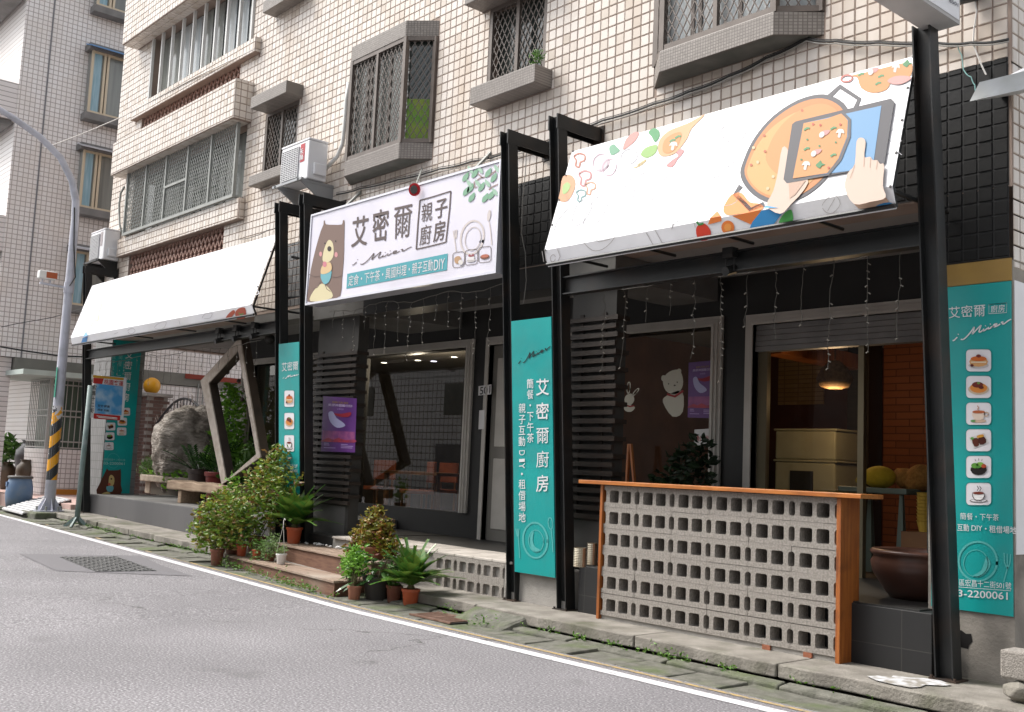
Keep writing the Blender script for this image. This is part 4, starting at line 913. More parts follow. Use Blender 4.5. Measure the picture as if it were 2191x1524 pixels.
R_.ring('onion_ring', flat('#e9c6d6'), R_.ell(350,562,44,48,20,20), 5, 1); R_.poly('onion', flat('#f3e6ee'), R_.ell(350,562,38,42,20,20), 1); R_.ring('onion_ring', flat('#e9c6d6'), R_.ell(396,588,36,46,20,20), 5, 2)
R_.poly('chili', flat('#f0a9a0'), hsm([(470,490),(490,430),(535,395),(560,400),(540,440),(500,475)],3), 1)
R_.poly('green_pepper', flat('#4fae6b'), hsm([(612,395),(640,372),(670,385),(672,420),(648,450),(630,420)],3), 1)
R_.poly('lime', flat('#a8d67a'), hsm([(570,512),(600,478),(660,465),(650,510),(610,535),(580,530)],3), 1)
R_.poly('leaf', flat('#7fbf9a'), hsm([(395,480),(420,460),(440,478),(455,495),(430,515),(405,520)],3), 1)
R_.ring('onion_ring', flat('#e4e4ea'), R_.ell(505,528,46,40,-30,20), 5, 1); R_.strokes('rind', flat('#f4d99a'), [hsm([(530,590),(570,575),(600,545)],3)[:9]], 6, 1)
R_.poly('shrimp', flat('#f2a3a3'), hsm([(710,580),(740,550),(775,525),(765,510),(785,488),(808,495),(795,520),(775,540),(745,585)],3), 1)
R_.poly('orange_pepper', flat('#f6b98c'), hsm([(140,640),(185,632),(208,665),(200,720),(165,775),(118,770),(125,720)],3), 1); R_.poly('pepper_heart', flat('#bde08f'), hsm([(140,690),(165,670),(182,690),(165,725),(140,735)],3), 2)
faint = flat('#dedee4')
R_.strokes('outline_drawing', faint, [[(470,720),(500,660),(600,612),(650,640),(655,730),(610,800),(630,880)],[(470,720),(500,820),(560,880),(600,950)],[(540,680),(520,800)],[(575,660),(555,790)],[(605,640),(590,770)],
   hsm([(905,370),(950,320),(1010,320),(1020,370),(970,390)],3), hsm([(1010,400),(1060,330),(1130,330),(1150,390),(1090,470),(1050,440)],3), [(980,470),(1030,420)], [(1000,490),(1060,440)],
   hsm([(940,680),(980,640),(1060,640),(1110,690),(1095,780),(1000,800),(945,750)],3), [(960,640),(1030,600),(1110,535)], [(1020,565),(1080,590),(1115,600)],
   R_.ell(712,660,15,19,20,12), R_.ell(793,634,15,19,20,12), R_.ell(750,705,15,19,20,12), [(740,920),(760,820),(790,830)], [(745,910),(860,790),(870,830)], hsm([(190,890),(215,800),(270,760),(300,800),(260,880),(210,910)],3), hsm([(250,910),(300,780),(370,740),(385,800),(330,890)],3),
   [(160,740),(180,800),(110,880),(85,950),(110,1010)], [(1945,275),(1990,330),(2030,270)], [(1950,390),(1985,345),(2020,370)], [(1930,430),(1975,470),(2010,440)], [(1925,520),(1970,490),(2010,520)]], 3.2, 1)
# on the valance
INK[0] = .85
RV.poly('red_pepper', flat('#d9442f'), hsm([(874,935),(890,905),(925,900),(955,940),(945,985),(890,990)],3), 1); RV.strokes('pepper_stem', flat('#3e8f4a'), [[(878,888),(890,905),(915,898)]], 12, 2)
RV.poly('carrot', flat('#e8823f'), [(940,905),(952,868),(1012,860),(1016,885)], 1); RV.poly('carrot_slice', flat('#e8823f'), RV.ell(1050,920,36,38,0,18), 1); RV.poly('carrot_slice', flat('#f0a04f'), RV.ell(1050,920,20,22,0,14), 2)
RV.poly('carrot', flat('#e08040'), [(1075,858),(1235,822),(1195,912)], 1); R_.poly('carrot', flat('#ee8d4b'), hsm([(1030,800),(1070,740),(1125,730),(1170,780),(1230,790),(1235,822),(1075,852),(1030,840)],3), 1); R_.poly('carrot', flat('#ee8d4b'), [(952,868),(992,830),(1012,858)], 1)
RV.poly('blue_sleeve', flat('#3f93cf'), [(1185,890),(1235,828),(1350,810),(1352,840),(1285,925),(1160,947)], 2); R_.poly('blue_sleeve', flat('#4a9fd9'), [(1248,812),(1262,800),(1330,812)], 10)
RV.poly('lettuce', flat('#58b05a'), hsm([(1330,915),(1350,855),(1400,822),(1405,895)],3), 1)
RV.poly('wrist', flat('#d9b79e'), [(1745,790),(1920,752),(1940,780),(1880,800),(1840,832),(1770,815)], 1); RV.poly('blue_sleeve', flat('#3f93cf'), hsm([(1850,826),(1880,795),(1940,782),(1965,800),(1960,815)],3), 2)
RV.strokes('outline_drawing', flat('#b9b4b2'), [[(600,950),(640,1020)], [(640,920),(690,1010)], hsm([(245,985),(290,960),(410,960),(415,990),(360,1040),(300,1045)],3), [(290,970),(340,1000),(400,985)], [(25,1050),(35,1110)], [(40,1048),(48,1106)], RV.ell(85,1090,14,20,10,14), [(110,1040),(125,1080),(110,1115)], hsm([(1570,800),(1600,760),(1640,740),(1670,790),(1630,840),(1590,835)],3), [(1600,830),(1640,760)], [(740,930),(750,900)], [(860,880),(870,920)]], 3.2, 1)
INK[0] = .8
# ---- what glare leaves of the left awning's print
LL = Print(awL, plL, (150,480,4.382)); LV = Print(awL, plLv, (150,480,4.382), base=.003)
LL.poly('bread', flat('#f6e3cf'), hsm([(110,1010),(160,860),(240,720),(300,700),(290,790),(220,920),(150,1030)],3), 1); LL.poly('bread', flat('#efe0cc'), [(225,910),(240,855),(275,850),(262,905)], 2)
LL.strokes('outline_drawing', flat('#ececf2'), [[(620,640),(660,560),(700,620)], [(1640,560),(1650,500)], hsm([(1700,660),(1740,610),(1770,650)],3), [(1560,760),(1640,660),(1690,620)]], 5, 1)
LV.poly('blue_sleeve', flat('#5f9bd6'), [(98,1128),(118,1065),(165,1055),(150,1118)], 1); LL.poly('blue_sleeve', flat('#7fb2e2'), [(120,1056),(150,1005),(165,1046)], 2)
LV.poly('tomato', flat('#b4563f'), hsm([(1548,830),(1580,790),(1640,785),(1645,870),(1600,890),(1560,885)],3), 1); LV.poly('tomato', flat('#b4563f'), hsm([(1455,890),(1480,845),(1530,805),(1545,830),(1500,880)],3), 2); LV.strokes('tomato_leaf', flat('#5f9a52'), [[(1580,830),(1600,850),(1590,875)], [(1600,850),(1625,835)], [(1600,850),(1615,870)]], 9, 3)
LV.strokes('outline_drawing', flat('#c4c2c6'), [hsm([(790,970),(830,930),(900,915),(880,970),(830,985)],3), hsm([(1240,880),(1270,840),(1330,835),(1310,880)],3), hsm([(540,1000),(580,975),(610,1000),(570,1030)],3), [(1020,900),(1030,940)], [(410,1030),(450,1015)]], 4, 1)

# ================================================================== LIGHT-BOX SIGN
INK[0] = .66
sy0 = 6.65; sz0, sz1 = 3.36, 4.53; sx0, sx1 = -11.575, -7.865
sgn = thing('sign_box', 'long white light-box sign with brown calligraphy above the middle shop', 'sign', ((sx0+sx1)/2, 6.9, sz0))
MB().box(sx0+.02, sx1-.02, sy0+.004, sy0+.19, sz0+.02, sz1-.02).build('box_body', M_white, sgn)
MB().box(sx0+.025, sx1-.025, sy0, sy0+.0035, sz0+.025, sz1-.025).build('face', M_sign, sgn)
b = MB().box(sx0,sx1,sy0-.012,sy0+.2,sz0,sz0+.0245).box(sx0,sx1,sy0-.012,sy0+.2,sz1-.0245,sz1).box(sx0,sx0+.0245,sy0-.012,sy0+.2,sz0+.025,sz1-.025).box(sx1-.0245,sx1,sy0-.012,sy0+.2,sz0+.025,sz1-.025)
b.build('frame', mat('aluminium_trim', (.55,.55,.60), .35, metal=.4), sgn)
for xx in (-11.2,-8.6): MB().bar((xx,6.8,4.51),(xx-.12,7.2,4.9),.03,.03).build('stay', M_alug, sgn)
SG = Print(sgn, Plane((sx0,sy0,sz0),(sx1,sy0,sz0),(sx0,sy0,sz1)), (560,280,3.809))
brown = flat('#6d5f5c'); bear = flat('#8a7268'); teal2 = flat('#58b2bd'); beige = flat('#e6dcd9'); wht = flat('#f4f2f6'); cream = flat('#efe3b8')
SG.poly('bear', bear, hsm([(372,1392),(380,1280),(400,1130),(440,960),(480,820),(503,765),(505,735),(515,733),(522,762),(590,766),(652,764),(660,735),(672,728),(675,765),(672,900),(668,1050),(655,1200),(640,1345),(560,1370),(450,1388)], 2), 1)
SG.poly('belly', cream, hsm([(398,1390),(420,1310),(490,1245),(560,1300),(568,1365)], 3), 2); SG.poly('muzzle', cream, hsm([(495,1050),(510,960),(545,890),(580,920),(585,1010),(560,1060),(520,1075)], 3), 2)
SG.polys('nose', flat('#3f3530'), [SG.ell(551,962,17,22,0,14), SG.ell(515,918,6,8,0,8), SG.ell(602,900,6,8,0,8)], 3); SG.polys('cheek', flat('#e7a3a6'), [SG.ell(480,1005,12,20,0,12), SG.ell(606,1010,13,22,0,12)], 2)
SG.poly('cupcake_cup', flat('#7cc0cb'), hsm([(480,1165),(566,1130),(552,1225),(505,1248)], 3), 4); SG.poly('cupcake_top', flat('#f0cf9e'), hsm([(482,1165),(488,1110),(520,1080),(560,1075),(570,1130),(530,1162)], 3), 5); SG.poly('cupcake_berry', flat('#e28f9a'), SG.ell(513,1088,17,24,0,12), 6)
SG.strokes('arm_line', flat('#76605a'), [[(385,1170),(430,1190),(480,1185)], [(560,1190),(610,1195),(655,1180)], [(480,1230),(455,1275),(420,1290)], [(515,1250),(530,1290),(560,1310)]], 5, 3)
SG.text('艾', brown, [(735,705),(880,672),(858,940),(722,962)], 2, .028); SG.text('密', brown, [(898,650),(1045,615),(1030,900),(898,925)], 2, .026); SG.text('爾', brown, [(1072,600),(1238,562),(1215,870),(1066,900)], 2, .022)
SG.strokes('seal_border', brown, [[(1288,568),(1400,536),(1540,492)], [(1540,492),(1530,640),(1500,905)], [(1500,908),(1380,938),(1258,966)], [(1258,966),(1272,760),(1288,568)]], 10, 2)
SG.text('親', brown, [(1300,592),(1395,566),(1388,735),(1296,756)], 2, .012); SG.text('子', brown, [(1412,556),(1520,526),(1510,700),(1404,728)], 2, .014)
SG.text('廚', brown, [(1290,772),(1388,748),(1376,925),(1280,946)], 2, .012); SG.text('房', brown, [(1402,738),(1508,712),(1492,892),(1392,918)], 2, .012)
script_word(SG, brown, [(720,1020),(1235,925),(1215,1010),(725,1115)], 6.5)
SG.poly('teal_strip', teal2, [(697,1166),(1516,1000),(1508,1136),(690,1288)], 1)
SG.text('定食・下午茶・異國料理・親子互動', wht, [(708,1180),(1400,1040),(1394,1142),(702,1272)], 3, .004); SG.text('DIY', wht, [(1402,1052),(1494,1036),(1488,1124),(1397,1140)], 3, 0, em=False)
SG.ring('plate_drawing', beige, SG.ell(1715,870,92,138,12,34), 16, 1); SG.ring('plate_drawing', beige, SG.ell(1720,880,62,96,12,28), 7, 2)
SG.strokes('cutlery_drawing', beige, [[(1560,815),(1570,880),(1585,985)], [(1575,808),(1578,880)], [(1590,806),(1584,880)], [(1852,740),(1862,800),(1875,930)]], 9, 1); SG.poly('cutlery_drawing', beige, SG.ell(1851,690,14,48,8,16), 2)
stemb = flat('#b39a93'); lf = flat('#8ebf9f'); lf2 = flat('#b4d8c0')
SG.strokes('branch_drawing', stemb, [[(1940,278),(1900,330),(1850,370),(1780,385),(1730,420),(1735,465),(1752,458)], [(1938,430),(1880,455),(1850,480)], [(1800,385),(1760,350)]], 9, 2)
SG.polys('leaf_drawing', lf, [hsm([(x-26,y+34),(x-20,y-6),(x+2,y-28),(x+24,y-44),(x+24,y-4),(x+2,y+26)],2) for x, y in ((1660,380),(1665,495),(1735,350),(1700,470),(1845,345),(1890,385),(1790,460),(1710,545),(1820,550),(1870,525))], 3)
SG.polys('leaf_drawing', lf2, [hsm([(x+22,y+28),(x+16,y-6),(x-4,y-24),(x-22,y-34),(x-18,y),(x,y+22)],2) for x, y in ((1700,320),(1780,320),(1760,430),(1840,430),(1900,500),(1915,310),(1690,430))], 4)
def rrect(x0, y0, x1, y1, r, sl):
    w = x1-x0; pts = []
    for cx_, cy_, a0 in ((x1-r, y0+r, -90), (x1-r, y1-r, 0), (x0+r, y1-r, 90), (x0+r, y0+r, 180)):
        for k in range(5):
            a = math.radians(a0+k*22.5); px, py = cx_+r*math.cos(a), cy_+r*math.sin(a); pts.append((px, py+sl*(px-x0)))
    return pts
for i, (x0, y0, x1, y1) in enumerate(((1556,995,1650,1118),(1657,975,1757,1098),(1767,952,1868,1078))):
    SG.ring('icon_border', flat('#8c817f'), rrect(x0,y0,x1,y1,22,-.13), 5, 2)
    cx_, cy_ = (x0+x1)/2, (y0+y1)/2-6
    if i == 0: SG.poly('bread', flat('#c9a27c'), hsm([(cx_-34,cy_-10),(cx_-5,cy_-30),(cx_+20,cy_-15),(cx_+5,cy_+30),(cx_-25,cy_+28)],2), 3); SG.poly('cup', flat('#efeae6'), SG.ell(cx_+18,cy_+22,20,22,0,12), 4)
    if i == 1: SG.poly('plate', flat('#d8d2d0'), SG.ell(cx_,cy_+26,38,14,-8,16), 3); SG.poly('cake', flat('#f3efee'), hsm([(cx_-24,cy_+24),(cx_-20,cy_-5),(cx_+20,cy_-10),(cx_+24,cy_+20)],2), 4); SG.poly('berries', flat('#a8565e'), hsm([(cx_-22,cy_-5),(cx_-16,cy_-26),(cx_,cy_-14),(cx_+16,cy_-30),(cx_+22,cy_-8)],2), 5)
    if i == 2: SG.poly('plate', flat('#8a5a44'), SG.ell(cx_,cy_+18,38,20,-8,18), 3); SG.poly('tart', flat('#c87860'), SG.ell(cx_,cy_+12,32,14,-8,18), 4)
INK[0] = .8
# small convex mirror on its rod
mr = thing('convex_mirror', 'small round mirror with red rim on the top edge of the sign', 'mirror', (-10.1, 6.75, 4.6))
c_ = onY(888,406,6.60); MB().tube([onY(903,362,7.15), onY(890,396,6.64)], .012).build('rod', M_alug, mr)
dn = np.array([.35,-.9,-.2]); dn /= np.linalg.norm(dn)
MB().tube([c_+dn*.0, c_+dn*.02], .072, 20).build('rim', flat('#b3202a', .35), mr); MB().tube([c_+dn*.021, c_+dn*.026], .048, 20).build('mirror_glass', mat('mirror_silver', (.75,.76,.78), .08, metal=1), mr)
# ================================================================== BANNERS AND POSTERS
def foodicon(P_, kind, x0, y0, x1, y1, sl=0.0):
    P_.poly('icon_tile', flat('#e9e6ea'), rrect(x0,y0,x1,y1,(x1-x0)*.16,sl), 1); P_.ring('icon_border', flat('#3c8f8c'), rrect(x0,y0,x1,y1,(x1-x0)*.16,sl), (x1-x0)*.022, 2)
    w, h = x1-x0, y1-y0; c = lambda a, b: (x0+a*w, y0+b*h+sl*a*w)
    def el(a, b, r1, r2, col, lay, nm): cx_, cy_ = c(a, b); P_.poly(nm, flat(col), P_.ell(cx_, cy_, r1*w, r2*h, 0, 18), lay)
    def pg(pts, col, lay, nm, sm=2): P_.poly(nm, flat(col), hsm([c(*p) for p in pts], sm) if sm else [c(*p) for p in pts], lay)
    if kind == 'pancake':
        el(.5,.72,.40,.13,'#c9c5c4',3,'plate'); pg([(.18,.68),(.2,.42),(.8,.42),(.82,.68),(.5,.78)],'#d9a36a',4,'pancake'); pg([(.2,.55),(.8,.55),(.8,.6),(.2,.6)],'#f2e2c4',5,'cream',0); el(.5,.42,.31,.11,'#cf6a2c',6,'syrup'); el(.5,.30,.10,.07,'#7a2c26',7,'berry'); el(.24,.72,.07,.06,'#5e201e',7,'berry')
    if kind == 'pasta':
        el(.5,.60,.41,.24,'#cdbba2',3,'plate'); el(.5,.54,.34,.22,'#d98a3f',4,'pasta'); el(.46,.40,.22,.13,'#6d2219',5,'sauce'); el(.6,.52,.10,.07,'#5b1c14',6,'sauce'); el(.5,.33,.06,.05,'#6a9a4a',6,'herb')
    if kind == 'tea':
        el(.5,.82,.30,.08,'#d5b8a0',3,'saucer'); pg([(.25,.42),(.75,.42),(.68,.72),(.5,.78),(.32,.72)],'#e7d3c2',4,'cup'); el(.5,.42,.25,.07,'#b5623c',5,'tea'); P_.strokes('steam', flat('#c79a84'), [[c(.45,.32),c(.5,.24),c(.45,.14)]], w*.04, 4); el(.28,.82,.10,.05,'#6aa05a',5,'mint'); P_.ring('handle', flat('#d5b8a0'), P_.ell(*c(.80,.52), .08*w, .09*h, 0, 12), w*.04, 4)
    if kind == 'steak':
        pg([(.12,.38),(.72,.18),(.9,.62),(.32,.86)],'#d8d5d3',3,'plate',0); pg([(.24,.48),(.46,.40),(.52,.72),(.34,.78)],'#5a2416',4,'steak'); pg([(.48,.42),(.72,.34),(.80,.60),(.56,.70)],'#48180e',4,'steak'); pg([(.44,.30),(.66,.24),(.70,.34),(.46,.40)],'#d69a3a',5,'fries'); el(.25,.42,.07,.06,'#5f9a46',5,'herb')
    if kind == 'salad':
        pg([(.2,.52),(.8,.52),(.74,.78),(.5,.86),(.26,.78)],'#1d1210',4,'bowl'); el(.36,.44,.15,.12,'#5f9a3c',5,'leaf'); el(.56,.40,.15,.12,'#7fb04a',5,'leaf'); el(.70,.46,.10,.09,'#b04a2c',6,'tomato'); el(.48,.5,.10,.06,'#4c8a34',6,'leaf'); P_.strokes('steam', flat('#5a5556'), [[c(.38,.24),c(.36,.15)],[c(.5,.22),c(.5,.12)],[c(.62,.24),c(.64,.15)]], w*.02, 3)
    if kind == 'coffee':
        el(.5,.80,.36,.08,'#8f8a8a',3,'saucer'); el(.5,.79,.30,.06,'#e9e6ea',4,'saucer'); pg([(.26,.46),(.72,.46),(.66,.74),(.5,.78),(.34,.74)],'#f3f1f0',5,'cup'); P_.ring('cup_outline', flat('#5c5554'), hsm([c(.26,.46),c(.72,.46),c(.66,.74),c(.5,.78),c(.34,.74)],2), w*.03, 6); el(.49,.46,.22,.06,'#7a3324',7,'coffee'); P_.strokes('steam', flat('#5a5556'), [[c(.44,.36),c(.5,.26),c(.44,.14)],[c(.54,.36),c(.6,.26),c(.54,.14)]], w*.03, 5)
tint = mat('print_teal_tint', (.075,.37,.355), .45); tint2 = mat('print_teal_tint_dark', (.03,.33,.32), .45)
banG = 'teal banners of the restaurant'
# middle banner, between the two leaning posts
bz0, bz1 = .43, 2.87
bm_ = thing('banner', 'tall teal banner between two posts with the name in one white column', 'banner', (-7.4, 6.95, bz0), banG)
off = -.068
MB().hexa([(-7.69,yp(bz0)+off,bz0),(-7.12,yp(bz0)+off,bz0),(-7.12,yp(bz0)+off+.02,bz0),(-7.69,yp(bz0)+off+.02,bz0)],[(-7.69,yp(bz1)+off,bz1),(-7.12,yp(bz1)+off,bz1),(-7.12,yp(bz1)+off+.02,bz1),(-7.69,yp(bz1)+off+.02,bz1)]).build('panel', M_teal, bm_)
pm = Print(bm_, Plane((-7.7,yp(bz0)+off,bz0),(-7.2,yp(bz0)+off,bz0),(-7.7,yp(bz1)+off,bz1)), (1060,680,2.381))
wt = flat('#e4e4e6'); dk = flat('#1c2c2e')
script_word(pm, dk, [(110,190),(285,135),(282,178),(112,245)], 4.5)
pm.vtext('艾密爾廚房', wt, (240,292), (240,905), (70,68,-.05), .26, 3, .03)
pm.vtext('簡餐・下午茶', wt, (177,308), (178,640), (36,36,-.05), .05, 3, .004)
pm.vtext('親子互動', wt, (136,433), (135,658), (37,37,-.05), .05, 3, .004); pm.vtext('租借場地', wt, (136,820), (136,1046), (37,37,-.05), .05, 3, .004)
for i, ch in enumerate('DIY'): pm.text(ch, wt, [(151,672+i*34),(150,700+i*34),(121,702+i*34),(121,674+i*34)], 3, 0, em=False)
pm.poly('dot', wt, pm.ell(135,796,5,6,0,10), 3)
pm.ring('plate_drawing', tint, pm.ell(203,1134,62,90,-4,34), 9, 1); pm.ring('plate_drawing', tint, pm.ell(207,1138,38,56,-4,28), 4, 1); pm.poly('plate_drawing', tint, hsm([(178,1110),(195,1090),(190,1130),(200,1165),(230,1185),(205,1195),(180,1170)],3), 1)
pm.strokes('cutlery_drawing', tint, [[(112,1075),(118,1130),(124,1225)], [(104,1075),(112,1115)], [(120,1075),(118,1115)], [(284,1080),(290,1140),(293,1195)]], 5, 1); pm.ring('cutlery_drawing', tint, pm.ell(280,1048,11,30,-5,16), 5, 1)
# left banner
bz0, bz1 = .66, 2.92
bl_ = thing('banner', 'narrow teal banner with three food pictures beside the potted plants', 'banner', (-12.06, 6.95, bz0), banG)
MB().hexa([(-12.325,yp(bz0)+off,bz0),(-11.80,yp(bz0)+off,bz0),(-11.80,yp(bz0)+off+.02,bz0),(-12.325,yp(bz0)+off+.02,bz0)],[(-12.325,yp(bz1)+off,bz1),(-11.80,yp(bz1)+off,bz1),(-11.80,yp(bz1)+off+.02,bz1),(-12.325,yp(bz1)+off+.02,bz1)]).build('panel', M_teal, bl_)
pl_ = Print(bl_, Plane((-12.7,yp(bz0)+off,bz0),(-12.1,yp(bz0)+off,bz0),(-12.7,yp(bz1)+off,bz1)), (560,560,2.721))
pl_.text('艾密爾', wt, [(115,587),(213,576),(213,632),(115,642)], 3, .03); script_word(pl_, wt, [(118,662),(218,650),(218,672),(120,684)], 3)
for k_, y in (('pancake',750),('pasta',880),('coffee',1010)): foodicon(pl_, k_, 131, y, 189, y+96)
pl_.text('桃園區宏昌十二街501號', wt, [(107,1178),(208,1180),(208,1194),(107,1192)], 3); pl_.strokes('rule', wt, [[(110,1197),(206,1199)]], 1.5, 3); pl_.text('03-2200061', wt, [(114,1204),(206,1208),(206,1228),(114,1224)], 3, .01, em=False)
for r in (34, 24, 14): pl_.ring('plate_drawing', tint, pl_.ell(165,1340,r,r*1.5,0,24), 3, 1)
pl_.ring('plate_drawing', tint, pl_.ell(124,1275,10,20,0,18), 3, 1)
# right banner, stuck to the end pillar
br_ = thing('banner', 'wide teal banner with six food pictures on the right end pillar', 'banner', (-3.3, 7.18, .6), banG)
MB().box(-3.60,-3.035,YF-.016,YF-.004,.595,2.85).build('panel', M_teal, br_)
pr_ = Print(br_, Plane((-3.6,YF-.016,.6),(-3.1,YF-.016,.6),(-3.6,YF-.016,2.8)), (1940,540,1.9048))
pr_.text('艾密爾', wt, [(168,222),(322,208),(322,262),(170,272)], 3, .03); pr_.text('廚房', wt, [(342,216),(402,210),(402,244),(342,248)], 3, .01)
pr_.ring('seal_border', wt, [(335,213),(408,206),(407,246),(335,251)], 2, 3); script_word(pr_, wt, [(180,318),(432,262),(430,306),(182,372)], 5)
for k_, y in (('pancake',395),('pasta',503),('tea',612),('steak',720),('salad',829),('coffee',939)): foodicon(pr_, k_, 241, y, 345, y+92)
pr_.text('簡餐・下午茶', wt, [(217,1060),(376,1066),(376,1096),(217,1090)], 3, .004); pr_.text('互動', wt, [(205,1105),(255,1107),(255,1138),(205,1136)], 3, .004); pr_.text('DIY', wt, [(262,1112),(308,1114),(308,1136),(262,1134)], 3, 0, em=False); pr_.text('・租借場地', wt, [(308,1110),(448,1117),(448,1150),(308,1142)], 3, .004)
pr_.ring('plate_drawing', tint, pr_.ell(290,1260,78,80,0,34), 8, 1); pr_.ring('plate_drawing', tint, pr_.ell(282,1268,50,55,0,28), 3, 1); pr_.poly('plate_drawing', tint, hsm([(325,1240),(342,1270),(320,1310),(290,1325),(270,1318),(300,1300),(315,1270)],3), 1); pr_.strokes('cutlery_drawing', tint, [[(397,1225),(399,1265),(410,1290),(395,1345)], [(410,1228),(410,1290)], [(424,1230),(420,1270),(410,1290)]], 5, 1)
pr_.text('區宏昌十二街501號', wt, [(212,1330),(426,1345),(426,1376),(212,1360)], 3, .01); pr_.strokes('rule', wt, [[(210,1364),(424,1380)]], 2, 3); pr_.text('3-2200061', wt, [(206,1374),(412,1386),(412,1416),(206,1402)], 3, .02, em=False)
# far left banner, on the flank of the grey tiled pillar
bf_ = thing('banner', 'teal banner with a brown bear at its foot on the grey tiled pillar', 'banner', (-19.54, 7.45, .65), banG)
MB().box(-19.549,-19.54,7.23,7.76,.655,3.5).build('panel', M_teal, bf_)
pf = Print(bf_, Plane((-19.54,7.2,.6),(-19.54,7.7,.6),(-19.54,7.2,3)), (180,700,3.81))
pf.vtext('艾密爾廚房', wt, (372,180), (338,618), (66,58,.02), .18, 3, .02); pf.vtext('簡餐・下午茶', flat('#8fc4c0'), (300,210), (272,560), (34,30,.02), .1, 3); pf.vtext('親子互動', flat('#8fc4c0'), (242,220), (228,400), (34,30,.02), .1, 3)
for k_, x, y in (('pancake',298,658),('pasta',272,738),('tea',267,818),('steak',177,778),('salad',170,858),('coffee',163,938)): foodicon(pf, k_, x, y, x+78, y+66)
pf.text('桃園區宏昌十二街501號', flat('#8fc4c0'), [(150,1068),(336,1076),(334,1094),(150,1088)], 3); pf.text('03-2200061', flat('#a5d0cc'), [(158,1098),(330,1104),(330,1124),(158,1120)], 3, .01, em=False); pf.ring('plate_drawing', tint, pf.ell(238,1090,52,60,0,24), 3, 1)
pf.poly('bear', flat('#5c3426'), hsm([(105,1360),(125,1280),(180,1165),(188,1148),(200,1168),(285,1166),(294,1152),(300,1180),(300,1290),(297,1362)],2), 2); pf.poly('muzzle', flat('#cdb578'), hsm([(198,1290),(205,1220),(225,1205),(246,1230),(243,1280),(215,1310)],2), 3); pf.poly('cupcake_cup', flat('#6fb4bd'), hsm([(182,1300),(238,1298),(230,1340),(192,1340)],2), 4); pf.poly('cupcake_berry', flat('#c95a4a'), pf.ell(205,1282,12,12,0,10), 5); pf.poly('nose', flat('#2e211c'), pf.ell(222,1238,7,8,0,8), 4); pf.poly('belly', flat('#cdb578'), hsm([(142,1360),(190,1342),(215,1360)],2), 3)
# posters
def poster(label, quadpx, yplane, zo):
    t = thing('poster', label, 'poster', tuple(onY(zo[0]+quadpx[3][0]/zo[2], zo[1]+quadpx[3][1]/zo[2], yplane)), 'purple show posters')
    pl = Plane((0,yplane,0),(1,yplane,0),(0,yplane,1)); P_ = Print(t, pl, zo, base=0)
    MB().prism([P_.q(x, y, 0) for x, y in quadpx], (0,.004,0)).build('sheet', mat('poster_purple', (.085,.018,.15), .4, c2=(.115,.03,.19), scale=2.5), t)
    (ax, ay), (bx, by), (cx_, cy_), (dx, dy) = quadpx
    def m_(a, b): return ((1-b)*((1-a)*ax+a*bx)+b*((1-a)*dx+a*cx_), (1-b)*((1-a)*ay+a*by)+b*((1-a)*dy+a*cy_))
    Q = lambda a0, b0, a1, b1: [m_(a0,b0), m_(a1,b0), m_(a1,b1), m_(a0,b1)]
    P_.poly('dusk_band', mat('poster_pink_haze', (.30,.07,.20), .5, c2=(.16,.03,.16), scale=9), Q(.02,.62,.98,.80), 1)
    P_.poly('mountains', mat('poster_red_hills', (.40,.03,.05), .5, c2=(.20,.02,.07), scale=12), hsm([m_(.03,.80),m_(.2,.75),m_(.35,.78),m_(.5,.74),m_(.7,.78),m_(.97,.76),m_(.97,.82),m_(.03,.82)],2), 2)
    P_.poly('pale_fan', flat('#b9b6dd'), hsm([m_(.17,.30),m_(.30,.27),m_(.42,.38),m_(.62,.46),m_(.68,.52),m_(.45,.56),m_(.24,.46)],3), 2)
    P_.poly('red_sash', flat('#9c2438'), hsm([m_(.34,.30),m_(.55,.30),m_(.84,.26),m_(.80,.34),m_(.60,.36),m_(.42,.34)],3), 3)
    ptc = flat('#b79bd0'); P_.text('SHEN YUN 2019', flat('#a5843f'), Q(.27,.08,.75,.115), 3, .01, em=False); P_.text('美國神韻藝術團', flat('#cbb7dc'), Q(.15,.125,.88,.175), 3, .02); P_.text('台灣巡演', ptc, Q(.42,.20,.62,.235), 3)
    P_.strokes('small_print', ptc, [[m_(.08,.85),m_(.22,.85)], [m_(.08,.88),m_(.24,.88)], [m_(.08,.93),m_(.42,.93)], [m_(.58,.86),m_(.78,.86)], [m_(.58,.89),m_(.94,.89)], [m_(.58,.92),m_(.92,.92)]], 5, 3)
    return t
poster('purple poster with a pale fan shape hung on the slatted pillar', [(172,688),(408,705),(395,1088),(155,1080)], 7.225, (640,640,3.313))
poster('purple poster with a pale fan shape inside the shop window', [(802,692),(972,676),(965,1042),(795,1036)], 8.84, (1200,540,2.931))
def sheet(name, label, cat, quad, y, zo, m, txt=None, tm=None, tq=None, bold=0, em=True):
    P0 = Plane((0,y,0),(1,y,0),(0,y,1)); t = thing(name, label, cat, tuple(P0.hit(zo[0]+quad[3][0]/zo[2], zo[1]+quad[3][1]/zo[2])))
    P_ = Print(t, P0, zo, base=0); MB().prism([P_.q(x, y_, 0) for x, y_ in quad], (0,.004,0)).build('plate', m, t)
    if txt: P_.text(txt, tm, tq, 2, bold, em=em)
    return t, P_
paper = mat('white_paper', (.62,.61,.60), .7)
sheet('number_plate', 'white house number plate reading 501 on the dark pilaster', 'number plate', [(1272,618),(1362,606),(1360,676),(1270,684)], 8.735, (640,640,3.313), paper, '501', flat('#2a2a2c'), [(1280,625),(1356,614),(1354,668),(1279,678)], .02, False)
sheet('paper_notice', 'white paper notice below the number plate', 'notice', [(1277,790),(1322,785),(1318,920),(1271,924)], 8.735, (640,640,3.313), paper)
